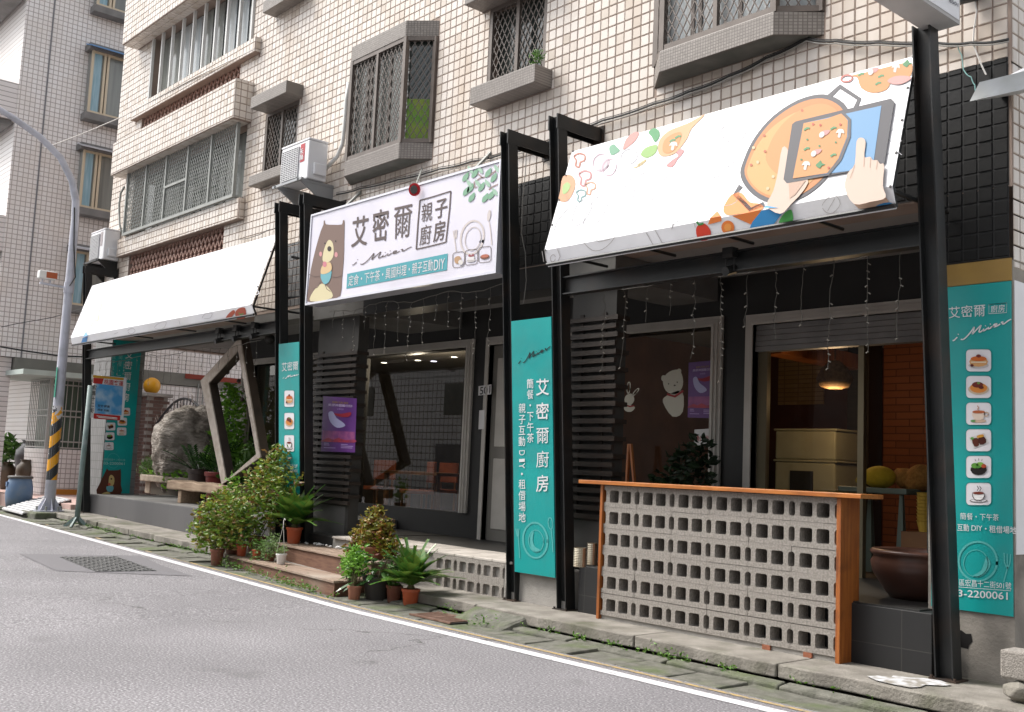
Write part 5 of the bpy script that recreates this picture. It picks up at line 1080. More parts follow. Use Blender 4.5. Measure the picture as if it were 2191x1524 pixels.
sheet('paper_notice', 'white notice with red characters on the shop window', 'notice', [(838,1112),(960,1104),(957,1212),(835,1216)], 8.84, (1200,540,2.931), paper, '請小心台階', flat('#b02a24'), [(846,1150),(950,1144),(949,1180),(845,1186)], .01)
# decals on the window glass
dc = thing('window_decal', 'white bear and rabbit stickers with red scarves on the shop window', 'sticker', (-7.8, 8.845, 2.0))
D_ = Print(dc, Plane((0,8.848,0),(1,8.848,0),(0,8.848,1)), (1200,540,2.931), base=0); dw = flat('#c9c4b4')
D_.poly('bear', dw, hsm([(640,800),(680,750),(740,738),(765,790),(760,850),(720,890),(660,870)],3), 1); D_.polys('bear', dw, [D_.ell(644,790,15,20,0,12), D_.ell(742,745,14,16,0,12)], 2); D_.poly('bear', dw, hsm([(665,900),(760,870),(765,1000),(700,1030),(640,940)],3), 1); D_.strokes('scarf', flat('#9c2b2b'), [[(665,890),(715,905),(768,868)]], 14, 3); D_.polys('bear_face', flat('#4a443c'), [D_.ell(676,825,4,5,0,8), D_.ell(730,815,4,5,0,8), D_.ell(714,835,7,5,0,8)], 3)
D_.poly('rabbit', dw, hsm([(400,915),(420,890),(450,890),(460,930),(435,960),(405,950)],3), 1); D_.ring('rabbit', dw, D_.ell(425,850,10,36,5,14), 6, 1); D_.ring('rabbit', dw, D_.ell(470,876,8,28,40,14), 6, 1); D_.poly('rabbit', dw, hsm([(395,965),(440,960),(465,975),(440,1000),(405,995)],3), 1); D_.strokes('scarf', flat('#9c2b2b'), [[(405,958),(435,968),(460,962)]], 9, 3)

# ================================================================== THINGS ON THE FACADE
M_acw = mat('white_ac_casing', (.74,.74,.76), .4, c2=(.68,.68,.69), scale=2); M_acg = mat('ac_grille', (.33,.33,.33), .5); M_acd = mat('ac_fan_dark', (.06,.06,.065), .6)
def ac_unit(label, x0, x1, y0, y1, z0, z1, redlab):
    t = thing('air_conditioner', label, 'air conditioner', ((x0+x1)/2, (y0+y1)/2, z0), 'outdoor air conditioner units')
    MB().box(x0,x1,y0,y1,z0,z1).build('casing', M_acw, t, bevel=.015); MB().box(x0-.005,x1+.005,y0-.006,y1,z1+.0005,z1+.03).build('lid', M_acw, t, bevel=.008)
    gx0, gx1 = x0+.04, x0+(x1-x0)*.66
    MB().box(gx0,gx1,y0-.004,y0-.001,z0+.05,z1-.05).build('fan_recess', M_acd, t); b = MB(); n = 17
    for i in range(n): z = z0+.055+(z1-z0-.11)*i/(n-1); b.box(gx0,gx1,y0-.02,y0-.005,z-.006,z+.006)
    for i in range(8): x = gx0+(gx1-gx0)*i/7; b.box(x-.006,x+.006,y0-.018,y0-.0055,z0+.05,z1-.05)
    b.build('fan_grille', mat('ac_grille_light', (.55,.55,.56), .5), t)
    lx = x0+(x1-x0)*.71; MB().box(lx,lx+.11,y0-.0045,y0-.001,z0+(z1-z0)*.47,z1-.03).build('label', flat('#c2545a') if redlab else flat('#b9b0b2'), t)
    if redlab:
        P_ = Print(t, Plane((0,y0-.0045,0),(1,y0-.0045,0),(0,y0-.0045,1)), (560,280,3.809), base=0); P_.text('禾', wt, [(305,150),(342,138),(340,190),(304,200)], 2, .03); P_.text('聯', wt, [(304,198),(340,188),(339,236),(302,246)], 2, .02)
    MB().box(x1+.0005,x1+.05,y0+.07,y1-.03,z0+.06,z0+.22).build('valve_cover', M_acw, t, bevel=.015)
    b = MB()
    for x in (x0+.06, x1-.06):
        b.box(x-.02,x+.02,y0-.10,YF,z0-.045,z0-.008).hexa([(x-.015,YF-.03,z0-.34),(x+.015,YF-.03,z0-.34),(x+.015,YF,z0-.34),(x-.015,YF,z0-.34)],[(x-.015,y0-.05,z0-.046),(x+.015,y0-.05,z0-.046),(x+.015,YF,z0-.046),(x-.015,YF,z0-.046)])
    b.box(x0-.02,x1+.02,y0-.10,y0-.06,z0-.044,z0-.012)
    b.build('bracket', mat('bracket_grey', (.32,.33,.34), .5, metal=.4) if redlab else M_steel, t)
    return t
ac_unit('clean white air conditioner with red label on a bracket above the sign', -12.68, -11.95, 6.76, 7.05, 5.11, 5.63, True)
ac_unit('older white air conditioner high on the left corner of the block', -20.28, -19.55, 6.90, 7.19, 4.98, 5.54, False)
cd = tag(MB().tube([onY(u,v,y) for u,v,y in ((692,365,7.08),(706,352,7.12),(722,335,7.14),(733,308,7.14),(737,270,7.14),(741,215,7.14),(746,178,7.15))], .028, 8).build('conduit', M_white, smooth=True), 'white conduit running up the tiles from the clean air conditioner', 'pipe')
cd2 = tag(MB().tube([onY(u,v,7.12) for u,v in ((262,503),(256,480),(255,440),(258,415),(266,400))], .02, 6).build('conduit', M_alug, smooth=True), 'green hose looping beside the left grilled window', 'pipe')
# projecting sign
js = thing('projecting_sign', 'white box sign projecting over the street above the right post', 'sign', (-3.27, 6.0, 4.62))
MB().box(-3.40,-3.175,4.6,6.74,4.575,6.2).build('box_body', mat('sign_box_grey', (.44,.43,.42), .55, c2=(.38,.37,.36), scale=3), js); MB().box(-3.1745,-3.170,4.62,6.72,4.60,6.18).build('face', M_vinyl, js)
jp = Print(js, Plane((-3.17,4,4),(-3.17,5,4),(-3.17,4,5)), (1900,0,2.457)); jp.text('8501', flat('#4a4a58'), [(322,-8),(370,18),(370,36),(322,10)], 2, .01, em=False)
MB().tube([(-3.28,6.70,4.75),(-3.25,7.2,4.98)], .045, 10).build('arm', M_steel, js)
# cables along the facade
M_cable = mat('black_cable', (.02,.02,.02), .6); M_cab2 = mat('grey_cable', (.28,.27,.25), .6)
def cable(label, pts, r, m, y=7.15, name='cable'):
    P_ = [onY(p[0], p[1], p[2] if len(p) > 2 else y) for p in pts]; o = []
    for i in range(len(P_)-1):
        for k in range(5): t = k/5; q = P_[i]*(1-t)+P_[i+1]*t; q = q.copy(); q[2] -= math.sin(t*math.pi)*.012; o.append(q)
    o.append(P_[-1]); return tag(MB().tube(o, r, 5).build(name, m), label, 'cable')
main = [(2158,84),(2078,91),(2000,91),(1880,91),(1790,88),(1725,83),(1640,124),(1560,163),(1475,196),(1400,222),(1290,258),(1205,287),(1150,312),(1075,330),(1010,345),(940,362),(850,385),(770,404),(720,416)]
cable('thick black cable sagging along the facade above the awning and sign', main, .010, M_cable)
cable('grey cable strapped just below the thick black facade cable', [(x, y+5) for x, y in main[:-2]], .006, M_cab2)
cable('thin black cable running just above the thick facade cable', [(x, y-4) for x, y in main[2:]], .004, M_cable)
cable('frayed white cable hanging from the right corner past the black tiles', [(2086,0),(2090,22),(2084,60),(2082,92),(2110,160)], .006, mat('white_cable', (.60,.58,.55), .6), y=7.16)
cable('thin green wire dangling on the black tiles at the right', [(2048,95),(2058,118),(2062,150),(2078,165),(2086,182),(2088,200)], .004, mat('green_wire', (.22,.42,.40), .6), y=7.17)
cable('thin black cord hanging beside the post at the leafy sign end', [(1128,300),(1124,370),(1118,430),(1116,500),(1124,540),(1126,600),(1120,650)], .005, M_cab2, y=7.12)
cable('thin cable crossing below the left tiled band', [(595,485),(575,492),(540,507),(510,512)], .005, M_cable, y=7.14)
wr = [onY(95,318,6.2), onY(180,285,6.7), onY(262,250,7.1), onY(420,165,7.08), onY(545,105,7.05)]
tag(MB().tube(wr, .010, 5).build('cable', mat('pale_rope', (.55,.53,.50), .7)), 'pale line strung from the lamp post arm to the block', 'cable')
tag(MB().tube([onX(0,742,-24.6), onX(60,752,-24.6), onX(130,762,-24.6), onX(185,764,-24.6)], .02, 6).build('cable', M_cable), 'black cable sagging over the neighbour doorway', 'cable')
tag(MB().tube([onX(3,700,-24.4), onX(40,692,-24.4), onX(110,680,-24.4), onY(180,660,7.4)], .008, 5).build('cable', M_cable), 'thin wires across the neighbour wall behind the lamp post', 'cable')
# metal gutter end at the far right
ma = thing('metal_awning', 'white metal roof gutter jutting in at the right corner', 'awning', (-2.9, 7.0, 4.1))
MB().hexa([(-3.10,6.72,4.01),(-2.2,6.86,4.05),(-2.2,7.6,4.26),(-3.10,7.2,4.17)],[(-3.06,6.78,4.15),(-2.2,6.9,4.20),(-2.2,7.6,4.30),(-3.06,7.24,4.20)]).build('sheet', mat('dull_white_sheet', (.48,.50,.51), .5, c2=(.38,.39,.38), scale=4), ma)
MB().tube([(-3.1,7.15,4.22),(-2.95,7.22,4.30),(-2.2,7.5,4.36)], .05, 8).build('rolled_edge', M_vinyl, ma, smooth=True)
# string lights
def strings(label, xa, xb, y, z, n, lens, seed):
    rr = random.Random(seed); t = thing('string_lights', label, 'string lights', ((xa+xb)/2, y, z), 'unlit curtain string lights'); b = MB(); g = MB(); top = []
    for i in range(n*2+1):
        a = i/(n*2); top.append((xa+(xb-xa)*a, y+rr.uniform(-.02,.02), z-.05*math.sin(a*math.pi*3)**2-rr.uniform(0,.02)))
    b.tube(top, .0045, 4)
    for i in range(n):
        p = top[i*2+1]; L_ = rr.uniform(*lens); q = [p]; zz = p[2]; x = p[0]
        while zz > p[2]-L_:
            zz -= .055; x += rr.uniform(-.012,.012); q.append((x, y+rr.uniform(-.012,.012), zz))
            if rr.random() < .55: g.bar((x, y, zz), (x+rr.choice((-.02,.02)), y, zz-.012), .008, .008)
        b.tube(q, .0030, 4)
    b.build('wire', mat('clear_string_wire', (.075,.068,.055), .5), t, fix=False); gb_ = g.build('bulb', mat('small_clear_bulb', (.20,.185,.155), .3), t, fix=False); gb_['kind'] = 'stuff'
strings('string lights hanging in the right arcade behind the block counter', -6.85, -3.6, 7.0, 3.16, 12, (.25,.95), 3)
strings('string lights hanging under the light-box sign in the middle arcade', -11.5, -7.95, 6.95, 3.34, 15, (.2,.75), 5)
strings('string lights hanging above the terrace in the left arcade', -19.4, -13.2, 6.92, 3.06, 22, (.1,.5), 8)
# ================================================================== BREEZE-BLOCK COUNTER
def block_mesh(name, w=.388, h=.1865, d=.185):
    """hollow block seen on its open side: two rounded square holes and a half slot at each end"""
    bm = bmesh.new()
    def loop(pts):
        vs = [bm.verts.new((x, 0, z)) for x, z in pts]; return [bm.edges.new((vs[i], vs[(i+1) % len(vs)])) for i in range(len(vs))]
    s, sh, sd, c = .056, .105, .026, .010
    zc = h/2; z0, z1 = zc-s, zc+s*.92
    outer = [(0,0),(w,0),(w,z0),(w-sd+c,z0),(w-sd,z0+c*1.6),(w-sd,z1-c*1.6),(w-sd+c,z1),(w,z1),(w,h),(0,h),(0,z1),(sd-c,z1),(sd,z1-c*1.6),(sd,z0+c*1.6),(sd-c,z0),(0,z0)]
    ed = loop(outer)
    for cx_ in (w*.315, w*.685):
        a, b_ = cx_-.054, cx_+.054; k = .016
        ed += loop([(a+k,z0),(b_-k,z0),(b_-.005,z0+.005),(b_,z0+k),(b_,z1-k),(b_-.005,z1-.005),(b_-k,z1),(a+k,z1),(a+.005,z1-.005),(a,z1-k),(a,z0+k),(a+.005,z0+.005)])
    bmesh.ops.triangle_fill(bm, use_beauty=True, use_dissolve=True, edges=ed)
    r = bmesh.ops.extrude_face_region(bm, geom=list(bm.faces)); bmesh.ops.translate(bm, vec=(0, d, 0), verts=[g for g in r['geom'] if isinstance(g, bmesh.types.BMVert)])
    bmesh.ops.recalc_face_normals(bm, faces=bm.faces)
    me = bpy.data.meshes.new(name); bm.to_mesh(me); bm.free(); me.materials.append(M_block); return me
ME_block = block_mesh('breeze_block')
ct = thing('block_counter', 'counter of stacked hollow concrete blocks with a varnished wood top and ends', 'counter', (-5.3, 6.9, .14))
zb = .180
for r in range(6):
    for c_ in range(6):
        share('block', ME_block, ct, (-6.487+c_*.3902+random.uniform(-.001,.001), 6.87+random.uniform(-.003,.003), zb+r*.1885+(.004 if r > 0 else 0)), (0, random.uniform(-.003,.003), 0))
MB().box(-6.487,-4.16,6.885,7.02,.141,.178).build('mortar_bed', M_conc, ct)
for xx in (-4.78,-4.42): MB().box(xx,xx+.07,6.866,6.90,.143,.179).build('brick_chip', mat('broken_red_brick', (.30,.10,.05), .9, c2=(.22,.08,.04), scale=20, bump=.5), ct)
MB().box(-6.52,-6.4895,6.85,7.06,.141,1.318).build('end_board', M_woodv, ct, bevel=.003); MB().box(-4.144,-4.108,6.845,7.10,.141,1.318).build('end_board', M_woodv, ct, bevel=.003)
MB().box(-6.76,-3.93,6.81,7.12,1.319,1.352).build('top_board', M_wood, ct, bevel=.004)
MB().box(-6.48,-4.15,7.066,7.08,.16,1.31).build('hole_shade_sheet', mat('block_hole_shade', (.012,.011,.010), .8), ct)  # added dark sheet; its colour stands in for the shade inside the block holes
# porch edging of the same blocks
pe = thing('block_edging', 'two courses of hollow concrete blocks edging the tiled porch', 'block wall', (-8.5, 6.95, .1))
for r in range(2):
    for c_ in range(3): share('block', ME_block, pe, (-9.06+c_*.392, 6.95, .112+r*.187), (0,0,0))
MB().box(-7.884,-7.85,6.95,7.10,.112,.486).build('end_stone', M_conc, pe, bevel=.01)
# cracked end blocks and rubble at the far right
rb = thing('concrete_block', 'loose concrete block on rubble at the right edge of the kerb', 'block', (-2.8,6.75,.3)); MB().box(-2.90,-2.5,6.68,6.88,.275,.445).build('block_body', M_block, rb, bevel=.012)
def stone(c, r, sq, seed):
    b = MB().ico(c, r, 1, sq); rr = random.Random(seed)
    b.v = [(c[0]+(p[0]-c[0])*k, c[1]+(p[1]-c[1])*k, c[2]+(p[2]-c[2])*k) for p in b.v for k in (rr.uniform(.78,1.12),)]
    return b
for i, (c, r, s_) in enumerate((((-2.80,6.72,.205),.10,(1.3,1,.75)), ((-2.62,6.70,.20),.10,(1,1,.8)), ((-2.78,6.60,.06),.11,(1.2,1,.8)))):
    tag(stone(c, r, s_, i).build('rubble_stone', M_kerb, bevel=.008), ('lumpy stone right under the loose concrete block','rubble stone at the right edge of the photo below the block','lowest rubble stone in the gutter at the right edge')[i], 'stone', 'rubble at the right end of the kerb')
# ================================================================== WOODEN STEPS
def step(label, p, q, dep, z0, z1, n):
    t = thing('wooden_step', label, 'step', ((p[0]+q[0])/2, (p[1]+q[1])/2, z0), 'weathered wooden steps'); p, q = Vector((*p,0)), Vector((*q,0)); ax = (q-p).normalized(); ay = Vector((-ax.y, ax.x, 0))
    def bx(name, a0, a1, b0, b1, za, zb_, m):
        lo = [p+ax*a0+ay*b0, p+ax*a1+ay*b0, p+ax*a1+ay*b1, p+ax*a0+ay*b1]; MB().hexa([(v.x,v.y,za) for v in lo], [(v.x,v.y,zb_) for v in lo]).build(name, m, t, bevel=.004)
    L_ = (q-p).length
    bx('riser', 0, L_, 0, .03, z0, z1-.025, M_riser); bx('end_board', L_-.03, L_, .031, dep, z0, z1-.025, M_riser); bx('end_board', 0, .03, .031, dep, z0, z1-.025, M_riser)
    w = dep/n
    for i in range(n): bx('plank', -.02, L_+.02, -.02+i*(w+.006), -.02+i*(w+.006)+w-.002, z1-.024, z1+random.uniform(-.002,.002), M_oldwood)
M_riser = mat('brown_riser_board', (.17,.085,.050), .75, c2=(.11,.05,.03), scale=3, stretch=(1.5,16,16), bump=.3, bscale=16, dirt=(.26,.20,.15), damt=.5)
step('long weathered wooden step nearest the road', (-12.42,6.24), (-9.46,5.99), .36, .02, .185, 3)
step('shorter wooden step at the back, against the porch', (-11.95,6.63), (-9.42,6.41), .42, .02, .375, 3)
pb = MB()
for i in range(60): pb.ico((random.uniform(-11.9,-9.5), random.uniform(6.88,6.94), .385+random.uniform(0,.02)), random.uniform(.012,.024), 1, (1,1,.7))
tag(pb.build('white_pebbles', mat('white_pebble', (.62,.61,.60), .7)), 'white pebbles lined up along the dark plinth behind the steps', 'pebbles', kind='stuff')

# ================================================================== PLANTS
def leaves(b, pts, size, up=.4, asp=.5, rng=RNG):
    for p in pts:
        d = rng.normal(size=3); d[2] = abs(d[2])*up-.15; d /= np.linalg.norm(d); s_ = np.cross(d, rng.normal(size=3)); s_ /= np.linalg.norm(s_); n_ = np.cross(d, s_)
        L_ = size*rng.uniform(.65,1.25); w = L_*asp*.5; p = np.array(p)
        m1, m2, e = p+d*L_*.45, p+d*L_*.8, p+d*L_-n_*L_*.12
        b.add([p, m1+s_*w-n_*w*.3, m1+n_*w*.15, m1-s_*w-n_*w*.3, e, m2+s_*w*.55-n_*w*.3, m2-s_*w*.55-n_*w*.3], [(0,1,2),(0,2,3),(1,5,4,2),(2,4,6,3)])
def blob_pts(blobs, n, rng=RNG):
    out = []; tot = sum(b[3]**2 for b in blobs)
    for x, y, z, r, *q in blobs:
        k = int(n*r*r/tot); sq = q[0] if q else 1
        v = rng.normal(size=(k,3)); v /= np.linalg.norm(v,axis=1)[:,None]; rad = r*(rng.uniform(.25,1.0,k)**.55)[:,None]
        v = v*rad*(1+.18*np.sin(v[:,:1]*9+v[:,1:2]*7)); v[:,2] *= sq; out.append(v+np.array([x,y,z]))
    return np.concatenate(out)
def pot(par, c, r, h, m, rim=True, name='pot'):
    pr = [(.001,0),(r*.72,0),(r*.76,.004),(r*.96,h*.84),(r*.97,h*.85)]+([(r*1.07,h*.86),(r*1.09,h*.98),(r*1.05,h),(r*.94,h),(r*.92,h*.9)] if rim else [(r,h),(r*.93,h),(r*.9,h*.9)])
    o = MB().lathe(pr, c, 22).build(name, m, par, smooth=True); md = o.modifiers.new('edge','EDGE_SPLIT'); md.split_angle = math.radians(38)
    MB().lathe([(.001,h*.88),(r*.93,h*.88)], c, 16).build('soil', M_soil, par); return o
PG = 'potted plants around the wooden steps'
def potted(label, c, r, h, m, blobs, n, size, lm, asp=.55, up=.5, rim=True, stems=6, group=PG, name='potted_plant', rel=True):
    t = thing(name, label, 'potted plant', c, group); pot(t, c, r, h, m, rim)
    bl = [(c[0]+b[0], c[1]+b[1], c[2]+h+b[2], *b[3:]) for b in blobs]
    b = MB()
    for i in range(stems):
        q = bl[i % len(bl)]; tgt = Vector((q[0]+random.uniform(-.5,.5)*q[3], q[1]+random.uniform(-.5,.5)*q[3], q[2]+random.uniform(-.2,.5)*q[3])); st = Vector((c[0]+random.uniform(-.4,.4)*r, c[1]+random.uniform(-.4,.4)*r, c[2]+h*.85))
        b.tube([st, st.lerp(tgt,.5)+Vector((0,0,.03)), tgt], [.007,.005,.003], 5)
    b.build('stem', M_stem, t); b = MB(); leaves(b, blob_pts(bl, n), size, up, asp); b.build('foliage', lm, t, fix=False); return t
def cycad(label, c, r, h, m, nf, L_, seed, group=PG, asp=1.0):
    rr = random.Random(seed); t = thing('cycad', label, 'potted plant', c, group); pot(t, c, r, h, m); cr = Vector((c[0], c[1], c[2]+h+.03))
    MB().ico(cr-Vector((0,0,.02)), r*.45, 2, (1,1,.9)).build('trunk', M_stem, t)
    for i in range(nf):
        a = 2*math.pi*i/nf+rr.uniform(-.25,.25); el = (.55,.85,1.15,1.35)[i % 4]+rr.uniform(-.12,.12); b = MB(); L1 = L_*rr.uniform(.8,1.1); pts = []
        for k in range(12):
            s_ = k/11; hd = L1*(s_*math.cos(el)+.22*s_*s_); vz = L1*(s_*math.sin(el)-.42*s_*s_*math.cos(el)); pts.append(cr+Vector((math.cos(a)*hd, math.sin(a)*hd, vz)))
        b.tube(pts, [.006*(1-.8*k/11) for k in range(12)], 4)
        for k in range(44):
            s_ = .10+.90*k/43; j = min(int(s_*11), 10); f = s_*11-j; p = pts[j].lerp(pts[j+1], f); d = (pts[j+1]-pts[j]).normalized(); sd = d.cross(Vector((0,0,1))).normalized(); upv = sd.cross(d).normalized(); ll = L1*.30*math.sin(min(1, .25+s_*1.0)*math.pi*.98+.02)+.02
            for sg_ in (1,-1):
                tip = p+sd*sg_*ll*.80+d*ll*.55+upv*ll*.22; w = d*.0075
                b.add([p-w, p+w, p.lerp(tip,.6)+w*.9, tip, p.lerp(tip,.6)-w*.9], [(0,1,2,4),(4,2,3)])
        b.build('frond', L_cycad, t, fix=False)
    return t
def gp(u, v, z): p = onZ(u, v, z); return (float(p[0]), float(p[1]), z)
g0 = G(-12.8)
potted('big leggy coleus with yellow-green leaves in the leftmost brown pot', gp(463,1210,g0), .085, .20, M_pot2, [(-.12,.02,.25,.32),(.05,.06,.48,.32),(-.34,.0,.18,.24),(.22,.1,.25,.26),(-.25,.0,.42,.22)], 1700, .070, L_col)
potted('bushy coleus in a dark brown pot squeezed behind the leftmost pot', (-13.02,6.56,g0+.02), .09, .16, M_pot2, [(0,0,.25,.34),(-.2,.05,.45,.28),(.2,0,.36,.26)], 1200, .068, L_col)
potted('tallest coleus shrub, reddish tips, rising in front of the terrace', (-12.55,6.72,.16), .13, .24, M_pot2, [(.0,.0,.34,.36),(.22,.02,.56,.34),(.34,.0,.90,.26),(.10,.05,.72,.30),(.55,.05,.45,.28),(.66,.0,.70,.24),(.45,0,1.05,.16)], 2300, .070, L_col)
potted('leafy green plant in a wide brown bowl on the front step', gp(497,1186,.186), .10, .12, M_pot2, [(0,0,.14,.2),(.05,.05,.32,.18)], 450, .055, L_green)
potted('small green herb in an orange pot on the front step', gp(516,1190,.186), .068, .15, M_pot, [(0,0,.08,.10),(.02,0,.22,.11)], 220, .045, L_green)
potted('tiny pale green plant in the smallest orange pot on the front step', gp(549,1197,.186), .062, .12, M_pot, [(0,0,.05,.09)], 150, .032, L_weed)
potted('trailing grey-green plant spilling over the front step', gp(577,1200,.186), .07, .09, M_pot2, [(0,0,.05,.14),(-.12,-.06,-.02,.12),(.10,-.05,.04,.11),(-.2,-.10,-.08,.08),(.02,0,.14,.12)], 620, .034, L_grey)
wpz = thing('hanging_pot', 'white hanging pot with wire hook standing on the front step', 'potted plant', gp(601,1207,.186), PG); wc = WL[wpz.name]; pot(wpz, wc, .062, .12, mat('white_plastic_pot', (.74,.73,.70), .4))
hk = Vector(wc)+Vector((0,0,.46)); b = MB()
for a in (0,2.1,4.2): b.tube([Vector(wc)+Vector((.062*math.cos(a),.062*math.sin(a),.12)), hk], .0028, 4)
b.tube([hk, hk+Vector((0,0,.05)), hk+Vector((.02,0,.075)), hk+Vector((.035,0,.055))], .005, 5); b.build('hanger', mat('white_wire', (.70,.68,.62), .5), wpz); b = MB(); leaves(b, blob_pts([(wc[0],wc[1],wc[2]+.16,.07)], 90), .035); b.build('foliage', L_grey, wpz, fix=False)
M_bowl = mat('grey_stone_bowl', (.42,.40,.35), .8, c2=(.33,.31,.27), scale=8, bump=.3)
potted('bright green fern in a pale stone bowl on the back step', gp(594,1150,.376), .15, .19, M_bowl, [(-.02,0,.16,.20),(-.06,0,.36,.16),(.1,0,.2,.14)], 620, .05, L_bright, rim=False)
cycad('sago palm in an orange pot at the top of the steps', gp(628,1163,.376), .098, .20, M_pot, 26, .62, 4)
wide = thing('potted_plant', 'yellow and red coleus in a wide terracotta planter on the back step', 'potted plant', gp(797,1196,.376), PG); wc = WL[wide.name]
MB().lathe([(.001,0),(.12,0),(.125,.01),(.155,.11),(.17,.112),(.172,.14),(.155,.14),(.15,.12)], wc, 24).build('pot', mat('terracotta', (.36,.15,.075), .8, c2=(.28,.11,.06), scale=8, dirt=(.20,.14,.10), damt=.4), wide, smooth=True); MB().lathe([(.001,.12),(.15,.12)], wc, 16).build('soil', M_soil, wide)
b = MB(); bl = [(wc[0]+x, wc[1]+y, wc[2]+z, r) for x, y, z, r in ((0,0,.22,.19),(.0,0,.42,.12),(-.2,.0,.22,.14),(-.28,-.05,.08,.11),(.2,0,.22,.14),(.32,0,.14,.12),(.18,.02,.36,.10),(-.1,0,.34,.10),(.02,.02,.52,.07))]
L_col2 = leaf_mat('gold_coleus_leaf', [(.30,.22,.025),(.20,.20,.02),(.13,.16,.02),(.17,.035,.02),(.34,.25,.03)]); leaves(b, blob_pts(bl, 2000), .056, .4, .6); b.build('foliage', L_col2, wide, fix=False); b = MB(); [b.tube([Vector(wc)+Vector((0,0,.12)), Vector(q[:3])], .005, 4) for q in bl]; b.build('stem', M_stem, wide)
potted('small brown pot with thin stems behind the pale brown pot', gp(741,1277,0.0), .066, .17, M_pot2, [(0,0,.1,.1),(.02,0,.22,.1)], 160, .04, L_bright)
potted('lime green herb with bare stems in a pale brown pot at the step corner', gp(757,1288,0.0), .072, .165, mat('pale_brown_pot', (.36,.15,.09), .6, c2=(.30,.12,.075), scale=5), [(-.02,0,.25,.13),(-.12,0,.16,.10),(.08,0,.22,.12),(-.06,.05,.33,.10)], 520, .045, L_bright, stems=16)
bp = thing('potted_plant', 'dark broad-leaved plant in a black pot between the steps and sago palm', 'potted plant', gp(806,1288,0.0), PG); wc = WL[bp.name]; pot(bp, wc, .15, .26, mat('black_plastic_pot', (.03,.026,.022), .6)); b = MB()
for i in range(58):
    a = random.uniform(0, 2*math.pi); e = random.uniform(-.35,1.1); rr_ = random.uniform(.06,.30); p = np.array(wc)+np.array([math.cos(a)*rr_, math.sin(a)*rr_, .26+.22*math.sin(e)+random.uniform(-.05,.12)]); d = np.array([math.cos(a), math.sin(a), math.sin(e)*.6-.15]); d /= np.linalg.norm(d); s_ = np.cross(d,(0,0,1.)); s_ /= np.linalg.norm(s_); n_ = np.cross(s_, d); L_ = random.uniform(.14,.24); w = .032
    b.add([p, p+d*L_*.35+s_*w-n_*.005, p+d*L_*.35+n_*.008, p+d*L_*.35-s_*w-n_*.005, p+d*L_*.75+s_*w*.8-n_*.02, p+d*L_*.75-n_*.01, p+d*L_*.75-s_*w*.8-n_*.02, p+d*L_-n_*.035], [(0,1,2),(0,2,3),(1,4,5,2),(2,5,6,3),(4,7,5),(5,7,6)])
b.build('foliage', L_dark, bp, fix=False); b = MB(); [b.tube([Vector(wc)+Vector((0,0,.2)), Vector(wc)+Vector((random.uniform(-.2,.2),random.uniform(-.2,.2),.42))], .006, 4) for _ in range(10)]; b.build('stem', M_stem, bp)
potted('half hidden brown pot behind the orange sago palm pot', gp(842,1293,0.0), .082, .19, M_pot2, [(-.02,0,.08,.12)], 160, .05, L_green)
cycad('sago palm in the bright orange pot nearest the camera', gp(877,1300,0.0), .088, .185, M_pot, 26, .50, 9)
# weeds in the gutter and on the kerb
wv = MB(); pts = []
for _ in range(230):
    x = random.choice((random.uniform(-19,-12.8), random.uniform(-19,-12.8), random.uniform(-12.5,-9.3), random.uniform(-7.6,-3.6))); k = random.random()
    y = (6.40+random.uniform(-.05,.03)) if x < -12.7 or x > -8 else (6.22-(x+12.4)*.085-random.uniform(.02,.12))
    for _k in range(random.randint(2,8)): pts.append((x+random.uniform(-.06,.06), y+random.uniform(-.03,.03), G(x)+.015+random.uniform(0,.06)))
for cx_, cy_, s_ in ((-12.1,6.1,.10),(-11.6,6.1,.12),(-10.7,6.02,.12),(-10.2,6.0,.10),(-8.0,6.36,.08),(-7.3,6.2,.08),(-5.4,6.42,.08),(-14.4,7.0,.10),(-16.6,6.38,.12)):
    for _k in range(40): pts.append((cx_+random.gauss(0,s_), cy_+random.gauss(0,.04), G(cx_)+(.14 if cy_ > 6.9 else .01)+abs(random.gauss(0,s_*.7))))
leaves(wv, pts, .034, .8, .5); tag(wv.build('weeds', L_weed, fix=False), 'low green weeds growing along the gutter and kerb', 'weeds', kind='stuff')
# planter weeds on the facade sill box
b = MB(); leaves(b, blob_pts([(-7.80,7.0,5.66,.07),(-7.84,7.05,5.74,.06)], 110), .06, .9, .22); 
tag(b.build('sill_weed', L_green, fix=False), 'tuft of weeds growing out of the mosaic window box', 'plant')

# ================================================================== TERRACE AND ALLEY
M_log = mat('weathered_bench_log', (.34,.25,.17), .8, c2=(.24,.165,.11), scale=3, stretch=(1.2,12,12), bump=.3, bscale=14)
bn = thing('bench', 'weathered log bench on the terrace carrying the kite frame', 'bench', (-15.9,7.5,.63))
b = MB(); 
for i in range(13):
    x = -16.95+i*.19; j = .015*math.sin(i*1.7); b.v += [(x,7.34+j,.845-j*.4),(x,7.74,.845),(x,7.74,.985+j),(x,7.34+j,.985+j)]
b.f = [(4*i+k, 4*i+(k+1) % 4, 4*i+4+(k+1) % 4, 4*i+4+k) for i in range(12) for k in range(4)]+[(3,2,1,0),(48,49,50,51)]; b.build('seat', M_log, bn, bevel=.02)
for x in (-16.5,-14.98): MB().box(x-.06,x+.06,7.38,7.70,.634,.843).build('leg', M_log, bn, bevel=.01)
